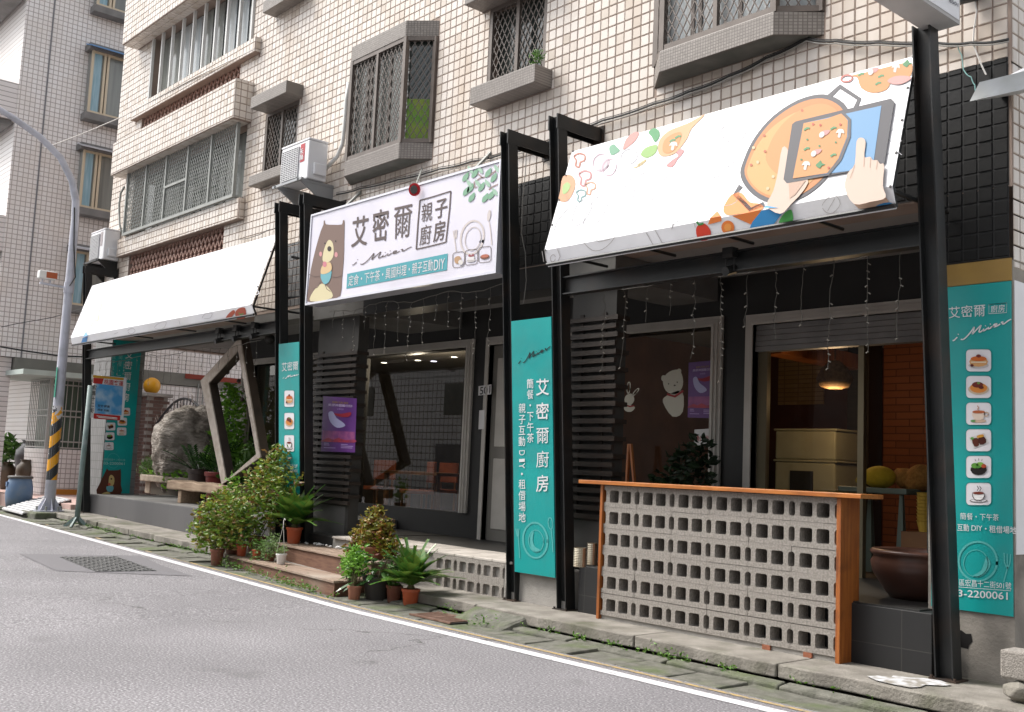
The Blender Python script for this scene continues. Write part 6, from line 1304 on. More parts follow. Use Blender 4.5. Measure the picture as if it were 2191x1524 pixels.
# kite shaped timber frame
kf = thing('kite_frame', 'tilted four-sided timber frame, pale front and dark outer sides, on the bench', 'sculpture', (-15.1,7.6,.98))
out_ = [onY(u,v,7.48) for u,v in ((513,722),(429,815),(474,1037),(557,978))]; inn = [onY(u,v,7.48) for u,v in ((509,750),(446,820),(484,1028),(548,972))]
M_kf = mat('pale_weathered_frame', (.42,.365,.315), .7, c2=(.31,.26,.215), scale=3, stretch=(4,4,4), bump=.2, dirt=(.50,.46,.42), damt=.4); M_kd = mat('dark_stained_frame', (.025,.018,.014), .6, c2=(.045,.03,.022), scale=4)
dY = .16
for i in range(4):
    j = (i+1) % 4; a, c_, e, f = out_[i], out_[j], inn[j], inn[i]; V_ = lambda p, d=0: (p[0], p[1]+d, p[2])
    MB().add([V_(a),V_(c_),V_(e),V_(f),V_(a,.02),V_(c_,.02),V_(e,.02),V_(f,.02)], [(0,1,2,3),(4,7,6,5),(0,4,5,1),(1,5,6,2),(2,6,7,3),(3,7,4,0)]).build('face_board', M_kf, kf)
    MB().add([V_(a,.021),V_(c_,.021),V_(e,.021),V_(f,.021),V_(a,dY),V_(c_,dY),V_(e,dY),V_(f,dY)], [(0,1,2,3),(4,7,6,5),(0,4,5,1),(1,5,6,2),(2,6,7,3),(3,7,4,0)]).build('side_board', M_kd, kf)
# low orange bench behind, pale post
ob = thing('bench', 'plain orange wood bench behind the kite frame', 'bench', (-16.3,8.45,.63)); MB().box(-17.2,-15.2,8.3,8.62,1.02,1.10).build('seat', M_wood, ob, bevel=.005); [MB().box(x,x+.07,8.32,8.6,.634,1.019).build('leg', M_wood, ob) for x in (-17.1,-15.4)]
# stone trough, round bush, boulder, gate, brick pier with globe lamp
M_stone = mat('trough_stone', (.33,.28,.22), .9, c2=(.22,.185,.14), scale=6, bump=.6, bscale=30)
p = onZ(300,1054,.62); tg = thing('stone_trough', 'low stone planter trough with ground cover beside the boulder', 'planter', (float(p[0])+1.6, float(p[1]), .62))
x0, y0 = float(p[0])+.15, float(p[1]); MB().box(x0,x0+3.2,y0-.1,y0+.55,.86,.99).build('rim_slab', M_stone, tg, bevel=.02); MB().box(x0+.35,x0+3.1,y0,y0+.45,.62,.858).build('trough_body', mat('trough_dark', (.06,.05,.035), .9), tg); MB().box(x0+.05,x0+.3,y0,y0+.4,.62,.858).build('foot', M_stone, tg, bevel=.02)
b = MB(); leaves(b, [(x0+random.uniform(.2,3.1), y0+random.uniform(-.08,.5), 1.0+random.uniform(0,.10)) for _ in range(420)]+[(x0+random.uniform(1.2,3.0), y0-.1+random.uniform(-.05,.05), .75+random.uniform(-.05,.25)) for _ in range(60)], .085, .6, .7); b.build('ground_cover', L_bright, tg, fix=False)
rb_ = thing('round_bush', 'small clipped round bush in the stone trough', 'bush', (x0+.55,y0+.2,.99)); b = MB(); c_ = onY(320,1002,y0+.2); leaves(b, blob_pts([(c_[0],c_[1],c_[2],.235)], 1300), .035, .6, .55); b.build('foliage', L_green, rb_, fix=False); MB().tube([(c_[0],c_[1],.98),(c_[0],c_[1],c_[2])], .03, 6).build('stem', M_stem, rb_)
def boulder():
    bm = bmesh.new(); bmesh.ops.create_icosphere(bm, subdivisions=5, radius=1); me = bpy.data.meshes.new('boulder'); from mathutils import noise as nz
    cx_, cy_, cz_ = -19.95, 9.05, 1.45
    for v in bm.verts:
        n = v.co.normalized(); x, y, z = n
        k = 1+.20*nz.noise(n*1.3+Vector((3,1,2)))+.13*nz.noise(n*2.7)+.09*abs(nz.noise(Vector((x*2+z,y*2,z*8+x*2))))+.04*nz.noise(n*9)
        v.co = Vector((cx_+x*1.02*k+.22*z, cy_+y*.62*k, cz_+z*.98*k+.10*x))
    bm.to_mesh(me); bm.free(); me.polygons.foreach_set('use_smooth', [True]*len(me.polygons)); return me
M_rock = mat('layered_boulder', (.40,.365,.325), .95, c2=(.17,.145,.12), scale=3.0, detail=10, stretch=(1,1.4,3.2), bump=1.0, bscale=7, bdist=.09, dirt=(.07,.06,.042), damt=.85, dscale=1.9)
bme = boulder(); bme.materials.append(M_rock); bo = bpy.data.objects.new('boulder', bme); COL.objects.link(bo); tag(bo, 'tall grey layered boulder standing behind the terrace plants', 'boulder')
# brick pier: courses built one brick at a time
M_pbrick = mat('red_brown_pier_brick', (.11,.06,.048), .85, c2=(.20,.14,.12), scale=2, bump=.5, bscale=30); M_pmort = mat('pier_mortar', (.30,.28,.255), .95)
bpz = thing('brick_pier', 'dark brick gate pier with stone cap at the alley', 'pier', (-24.0,10.0,.42)); px0, px1, py0, py1 = -24.72, -23.52, 9.6, 10.08
MB().box(px0+.012,px1-.012,py0+.012,py1-.012,.42,2.72).build('core', M_pmort, bpz)
ME_bk = MB().box(0,.228,0,.03,0,.066).mesh('pier_brick', M_pbrick); ME_bs = MB().box(0,.03,0,.228,0,.066).mesh('pier_brick_side', M_pbrick)
for r in range(29):
    z = .43+r*.079
    for k in range(7):
        x = px0+(.0 if r % 2 else -.12)+k*.24
        if x < px0: continue
        if x+.228 <= px1+.02: share('brick', ME_bk, bpz, (x, py0-random.uniform(0,.006), z))
    for k in range(3):
        y = py0+.035+(.0 if r % 2 else .1)+k*.24
        if y+.2 < py1: share('brick', ME_bs, bpz, (px1-.03+random.uniform(0,.006), y, z))
MB().box(px0-.08,px1+.08,py0-.08,py1+.08,2.72,2.80).build('cap', M_conc, bpz, bevel=.015)
gl = onY(325,826,9.95); gz = thing('globe_lamp', 'round yellow globe lamp on the brick gate pier', 'lamp', (float(gl[0]),9.95,2.80)); MB().lathe([(.07,0),(.07,.05),(.05,.08),(.05,float(gl[2])-2.80-.17)], (float(gl[0]),9.95,2.80), 12).build('neck', M_alug, gz)
MB().ico(tuple(gl), .20, 3).build('globe', mat('amber_globe', (.80,.38,.015), .3, c2=(.72,.33,.01), scale=2), gz, smooth=True)
gt = thing('iron_gate', 'arched black iron gate with curled finials behind the boulder', 'gate', (-22.2,10.2,.42)); b = MB(); gx0, gx1 = -23.5, -20.6
arch = lambda x: 2.05+.60*math.sin(max(0, min(1, (x-gx0)/(gx1-gx0)))*math.pi)
for off_ in (0,-.24): b.tube([(gx0+(gx1-gx0)*i/18, 9.8, arch(gx0+(gx1-gx0)*i/18)+off_) for i in range(19)], .028, 6)
for i in range(19): x = gx0+(gx1-gx0)*i/18; b.tube([(x,9.8,.5),(x,9.8,arch(x)-.02)], .013, 5)
b.build('bars', mat('black_iron', (.03,.032,.035), .5), gt); b = MB()
for i in range(34):
    x = gx0+(gx1-gx0)*(i+.5)/34; z = arch(x)+random.choice((0,-.24,-.24)); h = random.uniform(.08,.22); b.tube([(x,9.78,z),(x+random.uniform(-.05,.05),9.75,z+h*.6),(x+random.uniform(-.09,.09),9.75,z+h)], [.010,.008,.004], 4)
    b.tube([(x,9.77,random.uniform(.8,arch(x)-.3)),(x+random.uniform(-.07,.07),9.73,random.uniform(.9,arch(x)-.3))], .007, 4)
b.build('finial', mat('tarnished_silver', (.38,.33,.29), .5, metal=.5), gt)
# terrace pots and greenery
TG = 'plants on the terrace'
def strap(label, c, r, h, m, n, L_, lm, seed, wd_=.035):
    rr = random.Random(seed); t = thing('potted_plant', label, 'potted plant', c, TG); pot(t, c, r, h, m); b = MB()
    for i in range(n):
        a = rr.uniform(0,2*math.pi); e = rr.uniform(.6,1.35); L1 = L_*rr.uniform(.6,1.1); base = Vector(c)+Vector((math.cos(a)*r*.4, math.sin(a)*r*.4, h*.9)); pts = [base+Vector((math.cos(a)*L1*s_*math.cos(e), math.sin(a)*L1*s_*math.cos(e), L1*(s_*math.sin(e)-.25*s_*s_))) for s_ in (0,.33,.66,1)]
        b.tube(pts, .008, 4)
        for k in range(9):
            s_ = .25+.75*k/8; q = pts[0].lerp(pts[3], s_) if k == 8 else pts[min(int(s_*3),2)].lerp(pts[min(int(s_*3),2)+1], s_*3-min(int(s_*3),2)); d = (pts[3]-pts[0]).normalized(); sd = d.cross(Vector((0,0,1))).normalized()
            for sg_ in (1,-1):
                tip = q+sd*sg_*.12+d*.07; mid = q.lerp(tip,.5); w = d*wd_*.7; b.add([q, mid+w, tip, mid-w], [(0,1,2,3)])
    b.build('foliage', lm, t, fix=False)
strap('glossy dark plant in a black pot behind the log bench', (-17.35,8.1,.634), .20, .55, mat('black_tall_pot', (.04,.025,.02), .5), 14, .75, L_dark, 1)
strap('glossy dark plant in a dark red pot next to the black pot', (-16.75,8.15,.634), .21, .52, mat('dark_red_pot', (.20,.03,.025), .5), 14, .8, L_dark, 2)
potted('tall light green shrub seen through the kite frame', (float(onY(492,900,8.4)[0]),8.4,.634), .2, .3, M_pot2, [(0,0,.9,.30),(.1,0,1.35,.24),(-.2,0,.5,.30),(.3,0,.45,.30),(-.05,0,1.6,.16)], 1300, .11, L_bright, group=TG)
potted('broad green plant low behind the bench end', (-15.9,8.3,.634), .2, .3, M_pot2, [(0,0,.3,.3),(.4,0,.35,.3),(-.4,0,.25,.3),(.3,0,.6,.2)], 700, .15, L_green, group=TG, asp=.6)
potted('small hanging leaf plant at the right end of the log bench', (-14.55,7.3,.634), .1, .15, M_pot2, [(0,0,.12,.12),(.05,0,.28,.1)], 120, .07, L_bright, group=TG)
pv = onY(434,1010,8.0)
# drip baubles hanging in the kite frame
hb = thing('hanging_baubles', 'string of dark baubles hanging inside the kite frame', 'ornament', tuple(onY(540,770,7.9))); b = MB(); [b.ico(tuple(onY(u,v,7.9)), .04, 1) for u,v in ((502,778),(487,797),(522,798),(511,815),(524,835),(518,855))]; b.build('bauble', mat('dark_bauble', (.05,.03,.025), .4), hb); MB().tube([onY(505,735,7.9), onY(520,800,7.9), onY(518,860,7.9)], .004, 4).build('string', M_cable, hb)
wp_ = thing('white_pole', 'pale panelled post standing behind the kite frame', 'post', tuple(onY(515,985,8.75))); a = onY(513,985,8.72); c_ = onY(522,780,8.72); MB().box(float(a[0])-.10,float(a[0])+.16,8.68,8.76,.63,3.05).build('shaft', M_frame, wp_)
# ================================================================== STREET FURNITURE AT THE LEFT
lx, ly = -19.93, 6.46; lz = G(lx)
lp = thing('street_lamp', 'tall pale grey street lamp with hazard stripes and curved arm', 'street lamp', (lx, ly, lz))
M_lamp = mat('pale_grey_lamp_paint', (.50,.51,.58), .5, c2=(.43,.44,.50), scale=4, dirt=(.25,.25,.27), damt=.4, dscale=4)
MB().box(lx-.42,lx+.42,ly-.36,ly+.30,lz-.02,lz+.13).build('footing', M_gut, lp, bevel=.03)
MB().lathe([(.001,.0),(.26,0),(.26,.025),(.001,.025)], (lx,ly,lz+.13), 20).build('base_plate', M_lamp, lp)
b = MB()
for k in range(6):
    a = k*math.pi/3; d = Vector((math.cos(a), math.sin(a), 0)); s_ = Vector((-d.y, d.x, 0))*.006; o_ = Vector((lx,ly,lz+.156)); b.add([o_+d*.09+s_, o_+d*.22+s_, o_+d*.09+s_+Vector((0,0,.22)), o_+d*.09-s_, o_+d*.22-s_, o_+d*.09-s_+Vector((0,0,.22))], [(0,1,2),(5,4,3),(0,3,4,1),(1,4,5,2),(2,5,3,0)])
b.build('gusset', M_lamp, lp); b = MB(); [b.lathe([(.001,0),(.022,0),(.022,.07),(.001,.07)], (lx+.21*math.cos(k*math.pi/3+.5), ly+.21*math.sin(k*math.pi/3+.5), lz+.156), 8) for k in range(6)]; b.build('anchor_bolt', M_alug, lp)
arm = [(lx,ly,lz+.15),(lx,ly,lz+2.0),(lx,ly,4.6),(lx,ly,5.7),(lx,ly-.02,6.05),(lx,ly-.12,6.42),(lx,ly-.36,6.80),(lx,ly-.75,7.10),(lx,ly-1.25,7.34),(lx,ly-1.9,7.58),(lx,ly-2.8,7.86)]
MB().tube(arm, [.098,.09,.075,.07,.068,.065,.062,.058,.054,.05,.042], 16).build('pole', M_lamp, lp, smooth=True)
stz0, stz1 = lz+.70, lz+2.05
M_hz = None
def hazard():
    mt, t, bb, N, L = _new('hazard_stripes'); bb.inputs['Roughness'].default_value = .5
    g = N.new('ShaderNodeNewGeometry'); sp = N.new('ShaderNodeSeparateXYZ'); L.new(g.outputs['Position'], sp.inputs[0])
    m1 = N.new('ShaderNodeMath'); m1.operation = 'MULTIPLY'; m1.inputs[1].default_value = 1.05; L.new(sp.outputs[1], m1.inputs[0])
    a = N.new('ShaderNodeMath'); a.operation = 'SUBTRACT'; L.new(sp.outputs[2], a.inputs[0]); L.new(m1.outputs[0], a.inputs[1])
    d = N.new('ShaderNodeMath'); d.operation = 'DIVIDE'; d.inputs[1].default_value = .42; L.new(a.outputs[0], d.inputs[0]); f = N.new('ShaderNodeMath'); f.operation = 'FRACT'; L.new(d.outputs[0], f.inputs[0])
    c = N.new('ShaderNodeMath'); c.operation = 'GREATER_THAN'; c.inputs[1].default_value = .5; L.new(f.outputs[0], c.inputs[0])
    mx = N.new('ShaderNodeMix'); mx.data_type = 'RGBA'; mx.inputs[6].default_value = (.025,.028,.03,1); mx.inputs[7].default_value = (.72,.33,.012,1); L.new(c.outputs[0], mx.inputs[0])
    n = N.new('ShaderNodeTexNoise'); n.inputs['Scale'].default_value = 14; n.inputs['Detail'].default_value = 6; L.new(g.outputs['Position'], n.inputs['Vector']); zr = N.new('ShaderNodeMapRange'); zr.inputs[1].default_value = lz+1.55; zr.inputs[2].default_value = lz+2.0; L.new(sp.outputs[2], zr.inputs[0])
    ad = N.new('ShaderNodeMath'); ad.operation = 'MULTIPLY_ADD'; ad.inputs[1].default_value = .22; L.new(zr.outputs[0], ad.inputs[0]); L.new(n.outputs[0], ad.inputs[2]); gt_ = N.new('ShaderNodeMath'); gt_.operation = 'GREATER_THAN'; gt_.inputs[1].default_value = .68; L.new(ad.outputs[0], gt_.inputs[0])
    m2 = N.new('ShaderNodeMix'); m2.data_type = 'RGBA'; m2.inputs[7].default_value = (.55,.54,.55,1); L.new(mx.outputs[2], m2.inputs[6]); L.new(gt_.outputs[0], m2.inputs[0]); L.new(m2.outputs[2], bb.inputs['Base Color']); return mt
MB().tube([(lx,ly,stz0),(lx,ly,stz1)], [.0965,.0905], 20, caps=False).build('hazard_wrap', hazard(), lp, smooth=True)
MB().box(lx+.02,lx+.08,ly-.10,ly-.092,lz+2.2,lz+2.75).build('green_tag', flat('#2f8f78'), lp)
cz = float(onY(130,600,6.3)[2])
cc = thing('traffic_camera', 'small white and orange camera bracketed to the street lamp', 'camera', (lx, ly-.25, cz)); MB().lathe([(.09,0),(.09,.2)], (lx,ly,cz-.22), 14).build('clamp', M_lamp, cc); MB().bar((lx,ly-.1,cz-.12),(lx,ly-.52,cz-.10),.05,.035).build('arm', M_lamp, cc); MB().box(lx-.08,lx+.08,ly-.56,ly-.26,cz-.02,cz+.13).build('housing', M_white, cc, bevel=.02); MB().box(lx+.081,lx+.086,ly-.44,ly-.25,cz,cz+.11).build('side_panel', flat('#b5613c'), cc); MB().tube([(lx,ly-.48,cz-.1),(lx,ly-.48,cz-.02)],.012).tube([(lx,ly-.34,cz-.1),(lx,ly-.34,cz-.02)],.012).build('stalk', M_lamp, cc)
MB().tube([(lx+.09,ly-.06,5.9),(lx+.12,ly-.02,5.2),(lx+.11,ly+.06,4.6),(lx+.12,ly-.03,cz-.1)], .012, 5).build('cable', M_cable, lp)
# bus stop sign
bx_, by_ = -18.0, 6.30; bz = G(bx_)
bs = thing('bus_stop_sign', 'bus stop pole with a blue sky panel and red header', 'sign', (bx_, by_, bz)); M_gp = mat('worn_green_pole', (.13,.19,.18), .6, c2=(.20,.26,.25), scale=5, dirt=(.38,.40,.40), damt=.4, dscale=6)
MB().tube([(bx_,by_,bz+.10),(bx_,by_+.03,bz+2.38)], .045, 10).build('pole', M_gp, bs, smooth=True)
b = MB(); [b.bar((bx_+.03*math.cos(a),by_+.03*math.sin(a),bz+.16),(bx_+.20*math.cos(a),by_+.20*math.sin(a),bz+.01),.03,.05) for a in (.8,2.4,4.0,5.5)]; b.build('foot', M_gp, bs)
MB().box(bx_-.012,bx_+.012,6.37,6.49,1.97,2.66).build('street_name_board', paper, bs); MB().box(bx_-.013,bx_+.013,6.495,6.93,1.97,2.70).build('panel', mat('bus_panel_white', (.60,.62,.66), .5), bs)
q_ = Print(bs, Plane((bx_+.014,6,2),(bx_+.014,7,2),(bx_+.014,6,3)), (0,750,3.386), base=.0005)
q_.poly('sky_picture', mat('sky_blue_print', (.05,.25,.50), .5, c2=(.40,.52,.62), scale=3.5, contrast=(.45,.7)), [(697,240),(892,262),(880,470),(685,455)], 1)
q_.poly('yellow_band', flat('#c99a35'), [(674,178),(897,200),(896,216),(674,196)], 2); q_.poly('red_logo', flat('#b5332f'), [(676,198),(752,204),(740,244),(674,238)], 2); q_.text('桃園客運', flat('#b02a2a'), [(755,206),(896,222),(894,262),(753,246)], 3, .03); q_.poly('red_band', flat('#b8302f'), [(680,456),(872,474),(870,508),(678,494)], 2)
q_.strokes('small_print', paper, [[(700,474),(850,490)], [(712,484),(850,498)]], 5, 3); q_.text('安全 舒適', flat('#3a4450'), [(708,390),(795,398),(794,418),(706,410)], 3, .02); q_.text('效率 創新', flat('#3a4450'), [(706,420),(792,428),(791,446),(704,438)], 3, .02)
q_.vtext('宏昌十二街', flat('#2e2c2c'), (687,246), (662,455), (32,30,.08), .15, 3, .03)
# blue drum
dx_, dy_ = -22.6, 6.72; dz = G(dx_)
dr = thing('plastic_drum', 'faded blue plastic drum with lid beside the metal ramp', 'drum', (dx_, dy_, dz)); o = MB().lathe([(.001,0),(.20,0),(.225,.03),(.25,.18),(.258,.30),(.25,.42),(.225,.55),(.205,.60),(.205,.62)], (dx_,dy_,dz), 24).build('body', mat('faded_blue_plastic', (.085,.15,.26), .5, c2=(.13,.19,.27), scale=3, dirt=(.20,.21,.22), damt=.6, dscale=3), dr, smooth=True); MB().lathe([(.235,.60),(.24,.63),(.23,.65),(.001,.655)], (dx_,dy_,dz), 24).build('lid', mat('dark_lid', (.07,.065,.06), .6), dr, smooth=True); MB().box(dx_-.04,dx_+.03,dy_-.262,dy_-.21,dz+.44,dz+.53).build('handle', mat('drum_handle', (.09,.16,.28), .5), dr)
# corrugated ramp
c4 = [onZ(u,v,z) for u,v,z in ((4,1090,.235),(48,1101,.235),(153,1070,.45),(106,1061,.45))]
rm = thing('metal_ramp', 'corrugated white and grey metal ramp up to the alley paving', 'ramp', tuple(c4[0])); a, b2, c_, d_ = [Vector(p) for p in c4]; M_r1 = mat('ramp_pale_metal', (.60,.60,.61), .45, metal=.3); M_r2 = mat('ramp_dark_metal', (.16,.16,.17), .5, metal=.3); n = 11
for i in range(n):
    t0, t1, t2 = i/n, (i+.55)/n, (i+1)/n; L0, R0, L1, R1, L2, R2 = a.lerp(d_,t0), b2.lerp(c_,t0), a.lerp(d_,t1), b2.lerp(c_,t1), a.lerp(d_,t2), b2.lerp(c_,t2); up = Vector((0,0,.03)); MB().hexa([L0,R0,R1,L1],[L0+up,R0+up,R1+up,L1+up]).build('rib', M_r1, rm); MB().hexa([L1,R1,R2,L2],[L1+up*.3,R1+up*.3,R2+up*.3,L2+up*.3]).build('groove', M_r2, rm)
dn_ = Vector((0,0,-.06)); MB().hexa([a+dn_*.2,b2+dn_*.2,c_+dn_*2,d_+dn_*2],[a,b2,c_,d_]).build('underframe', M_steel, rm)
# jars at the neighbour's door
M_jar = mat('dark_glazed_jar', (.035,.032,.036), .3, c2=(.06,.05,.05), scale=3); M_jar2 = mat('brown_glazed_jar', (.10,.07,.045), .4, c2=(.07,.05,.03), scale=4)
for i, (x, y, s_, m_, lab) in enumerate(((-26.2,8.0,1.0,M_jar,'tall dark glazed jar at the neighbour doorway'), (-25.55,7.72,.62,M_jar2,'shorter brown glazed jar in front of the tall dark one'), (-27.0,7.7,.55,M_jar2,'squat brown pot with leaves at the far left doorway'))):
    t = thing('glazed_jar', lab, 'jar', (x,y,.41), 'glazed jars at the neighbour doorway'); MB().lathe([(.001,0),(.20*s_,0),(.26*s_,.25*s_),(.38*s_,.75*s_),(.36*s_,.95*s_),(.24*s_,1.08*s_),(.22*s_,1.16*s_),(.27*s_,1.2*s_),(.20*s_,1.18*s_)], (x,y,.41), 20).build('body', m_, t, smooth=True)
    if i == 2: b = MB(); leaves(b, blob_pts([(x,y,1.35,.35)], 160), .22, .6, .5); b.build('foliage', L_green, t, fix=False)
# ================================================================== PORCH AND SHOP INTERIOR THINGS
M_tin = mat('tin_can_metal', (.42,.38,.30), .35, metal=.8, c2=(.30,.25,.18), scale=6)
for i, (u, v, h, lab) in enumerate(((1240,1213,.17,'wider tin can on the black plinth beside the counter'), (1266,1209,.20,'taller tin can next to the wider can beside the counter'))):
    p = onZ(u, v, .576); t = thing('tin_can', lab, 'can', tuple(p), 'tin cans on the black plinth'); pr = [(.001,0)]; r = .055 if i == 0 else .048
    for k in range(24): pr.append((r+(.003 if k % 2 else 0), h*k/23))
    pr += [(r,h),(r-.004,h),(r-.004,h*.6)]; MB().lathe(pr, tuple(p), 18).build('body', M_tin, t)
p = (-3.98,7.72,.576); jb = thing('ceramic_bowl', 'large brown ceramic water bowl on the porch behind the right post', 'bowl', p); o = MB().lathe([(.001,0),(.20,0),(.24,.05),(.33,.19),(.345,.27),(.32,.315),(.345,.33),(.35,.35),(.33,.365),(.30,.35),(.29,.25)], p, 32).build('body', mat('brown_salt_glaze', (.10,.045,.03), .35, c2=(.065,.03,.022), scale=4, bump=.1), jb, smooth=True); MB().lathe([(.001,.25),(.29,.25)], p, 20).build('water', mat('dark_water', (.01,.01,.008), .05), jb)
M_chair = mat('chair_wood', (.20,.09,.03), .5, c2=(.15,.06,.02), scale=4); M_ctop = mat('orange_seat_fabric', (.30,.07,.02), .8, c2=(.22,.05,.016), scale=8)
def chair(label, x, y, rz, fab):
    t = thing('dining_chair', label, 'chair', (x,y,.56), 'dining chairs behind the window'); c, s_ = math.cos(rz), math.sin(rz); R_2 = lambda px, py: (x+px*c-py*s_, y+px*s_+py*c)
    def bx(nm, x0,x1,y0,y1,z0,z1,m_): lo = [R_2(x0,y0),R_2(x1,y0),R_2(x1,y1),R_2(x0,y1)]; MB().hexa([(*p_,z0) for p_ in lo],[(*p_,z1) for p_ in lo]).build(nm, m_, t, bevel=.01)
    bx('seat',-.22,.22,-.22,.22,.56+.43,.56+.49,fab); bx('backrest',-.22,.22,.19,.24,.56+.60,.56+.92,fab)
    for ax in (-.20,.165):
        for ay in (-.20,.185): bx('leg',ax,ax+.035,ay,ay+.035,.56,.56+(.43 if ay < 0 else .60),M_chair)
chair('orange chair at the left end of the window table', -14.5, 9.85, 0.3, M_ctop); chair('orange chair behind the middle of the window table', -13.6, 10.45, 0.05, M_ctop); chair('orange chair at the right of the window table', -12.95, 9.55, -.4, M_ctop)
chair('purple chair at the far right of the window table', -12.35, 10.3, -.9, mat('purple_fabric', (.045,.02,.12), .8))
tb = thing('dining_table', 'dark wood table with chairs behind the middle window', 'table', (-13.4,9.95,.56)); MB().box(-14.1,-12.6,9.65,10.25,1.27,1.32).build('table_top', M_chair, tb, bevel=.005); [MB().box(x,x+.06,y,y+.06,.56,1.269).build('leg', M_chair, tb) for x in (-14.05,-12.71) for y in (9.7,10.14)]
ta = thing('play_table', 'grey-green low table behind the right doorway', 'table', (-5.3,9.5,.57)); M_gt = mat('grey_green_plastic', (.17,.22,.19), .5)
a, c_ = onY(1822,1042,9.45), onY(1968,1046,9.45); MB().box(float(a[0]),float(c_[0]),9.2,9.75,1.345,1.40).build('table_top', M_gt, ta, bevel=.01); [MB().hexa([(x-.03,y-.03,.57),(x+.06,y-.03,.57),(x+.06,y+.06,.57),(x-.03,y+.06,.57)],[(x,y,1.344),(x+.03,y,1.344),(x+.03,y+.03,1.344),(x,y+.03,1.344)]).build('leg', M_gt, ta) for x in (float(a[0])+.06,float(c_[0])-.09) for y in (9.24,9.66)]
cu = onY(1882,1020,9.4); yc = thing('yellow_cushion', 'round yellow plush cushion on the low table', 'cushion', tuple(cu)); MB().ico((float(cu[0]),9.4,1.40+.10), .14, 3, (1.15,1,.78)).build('body', mat('yellow_plush', (.62,.44,.03), .9, c2=(.55,.38,.02), scale=30, bump=.6, bscale=120), yc, smooth=True); MB().ico((float(cu[0])-.17,9.36,1.46), .05, 2, (1.3,.8,.8)).build('tab', MATS['yellow_plush'], yc, smooth=True)
M_ted = mat('tan_plush', (.42,.20,.045), .95, c2=(.30,.14,.03), scale=40, bump=1, bscale=90)
te = onY(1958,1015,9.5); td = thing('teddy_bear', 'tan fluffy teddy lying on the low table', 'soft toy', tuple(te)); b = MB()
for dx, dy, dz_, r in ((-.10,0,.0,.10),(.06,0,.01,.13),(.18,.02,.0,.10),(.02,-.08,-.05,.07),(-.16,0,.05,.05)): b.ico((float(te[0])+dx,9.5+dy,1.50+dz_), r, 3)
o = b.build('body', M_ted, td, smooth=True); rm_ = o.modifiers.new('r','REMESH'); rm_.mode = 'VOXEL'; rm_.voxel_size = .02
b = MB(); cs = onY(1968,1090,9.2)
sc = thing('cup_stack', 'stack of yellow cups beside the low table', 'cups', (float(cs[0])+.05,9.2,.575)); 
for k in range(9): MB().lathe([(.05,0),(.072,.10),(.078,.10),(.07,.09)], (float(cs[0])+.05,9.2,1.02+k*.032), 16).build('cup', mat('yellow_plastic', (.55,.36,.06), .4), sc)
MB().box(float(cs[0])-.1,float(cs[0])+.2,9.05,9.35,.575,1.018).build('stool', M_chair, sc)
a, c_ = onY(1664,945,10.6), onY(1800,1040,10.6); sx = float(a[0]); su = thing('storage_tower', 'cream plastic drawer tower behind the glass door', 'drawers', (sx+.3,10.1,.57)); M_cr = mat('cream_plastic', (.46,.42,.27), .5, c2=(.40,.36,.23), scale=3)
w_ = float(c_[0])-sx
for k in range(4): MB().box(sx,sx+w_-.05,10.55,11.1,.60+k*.36,.60+k*.36+.33).build('drawer', M_cr, su, bevel=.02); MB().box(sx-.02,sx+w_-.03,10.54,11.12,.60+k*.36+.331,.60+k*.36+.357).build('rim', M_cr, su, bevel=.01)
MB().box(sx+.22,sx+.52,10.535,10.549,1.10,1.55).build('opening', mat('tower_dark', (.02,.018,.015), .8), su)
ip = thing('potted_plant', 'dark leafy house plant behind the counter between window and door', 'potted plant', (-6.75,8.35,.577)); pot(ip, (-6.75,8.35,.577), .17, .3, M_jar); b = MB(); leaves(b, blob_pts([(-6.75,8.3,1.35,.30),(-6.6,8.3,1.62,.2),(-6.95,8.3,1.2,.25)], 500), .11, .6, .5); b.build('foliage', leaf_mat('very_dark_leaf', [(.008,.02,.006),(.015,.035,.01)]), ip, fix=False); MB().tube([(-6.75,8.35,.8),(-6.75,8.3,1.4)], .015).build('stem', M_stem, ip)
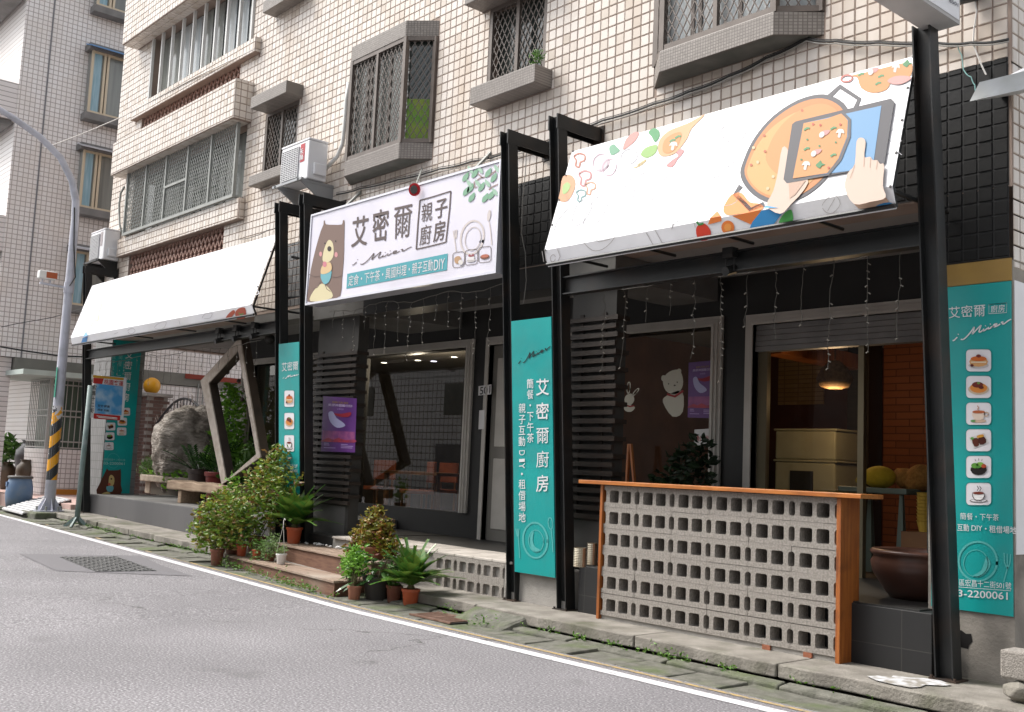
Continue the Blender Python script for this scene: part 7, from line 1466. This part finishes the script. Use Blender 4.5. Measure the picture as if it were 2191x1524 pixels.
ez = thing('easel_sign', 'folded wooden easel board inside the shop window', 'easel', (-8.35,8.6,.577)); b = MB()
for u0,u1 in ((1340,1346),(1360,1350)): b.tube([onY(u0,1060,8.62), onY(u1,950,8.62)], .022, 5)
b.build('leg', M_woodv, ez)
# lit lamps the photograph shows: a pendant in the right shop, small downlights in the middle one
pc = onY(1786,812,9.95); pn = thing('pendant_lamp', 'lit wicker pendant lamp glowing in the right shop', 'lamp', tuple(pc)); MB().lathe([(.05,.20),(.14,.12),(.19,.0),(.15,-.08),(.08,-.10)], tuple(pc), 20).build('shade', mat('wicker_shade', (.30,.17,.07), .8, c2=(.20,.11,.04), scale=30, bump=.6), pn, smooth=True); MB().ico((pc[0],pc[1],pc[2]-.02), .055, 2).build('bulb', emit_mat('warm_bulb', (1,.80,.55), 22), pn, smooth=True); MB().tube([(pc[0],pc[1],pc[2]+.2),(pc[0],pc[1],3.18)], .006, 5).build('cord', M_cable, pn)
l = bpy.data.lights.new('pendant_light','POINT'); l.energy = 5; l.color = (1,.66,.36); l.shadow_soft_size = .08; lo_ = bpy.data.objects.new('pendant_light', l); COL.objects.link(lo_); lo_.location = (float(pc[0])+.02, float(pc[1])-.05, float(pc[2])-.22)
for i, (u, v) in enumerate(((822,776),(894,771),(928,773),(972,764))):
    q = onZ(u, v, 3.178); t = thing('downlight', ('leftmost','second','third','rightmost')[i]+' small lit downlight in the middle shop ceiling', 'lamp', tuple(q), 'lit downlights in the middle shop'); MB().lathe([(.001,-.004),(.05,-.004)], tuple(q), 14).build('lens', emit_mat('cool_lens' if i == 2 else 'warm_lens', (.85,.80,1) if i == 2 else (1,.88,.7), 4), t); MB().lathe([(.05,-.002),(.07,-.006),(.075,-.001)], tuple(q), 14).build('ring', M_white, t)
l = bpy.data.lights.new('downlight_glow','POINT'); l.energy = 16; l.color = (1,.82,.62); l.shadow_soft_size = .1; lo_ = bpy.data.objects.new('downlight_glow', l); COL.objects.link(lo_); q = onZ(894,771,3.0); lo_.location = (float(q[0]), float(q[1]), 2.95)
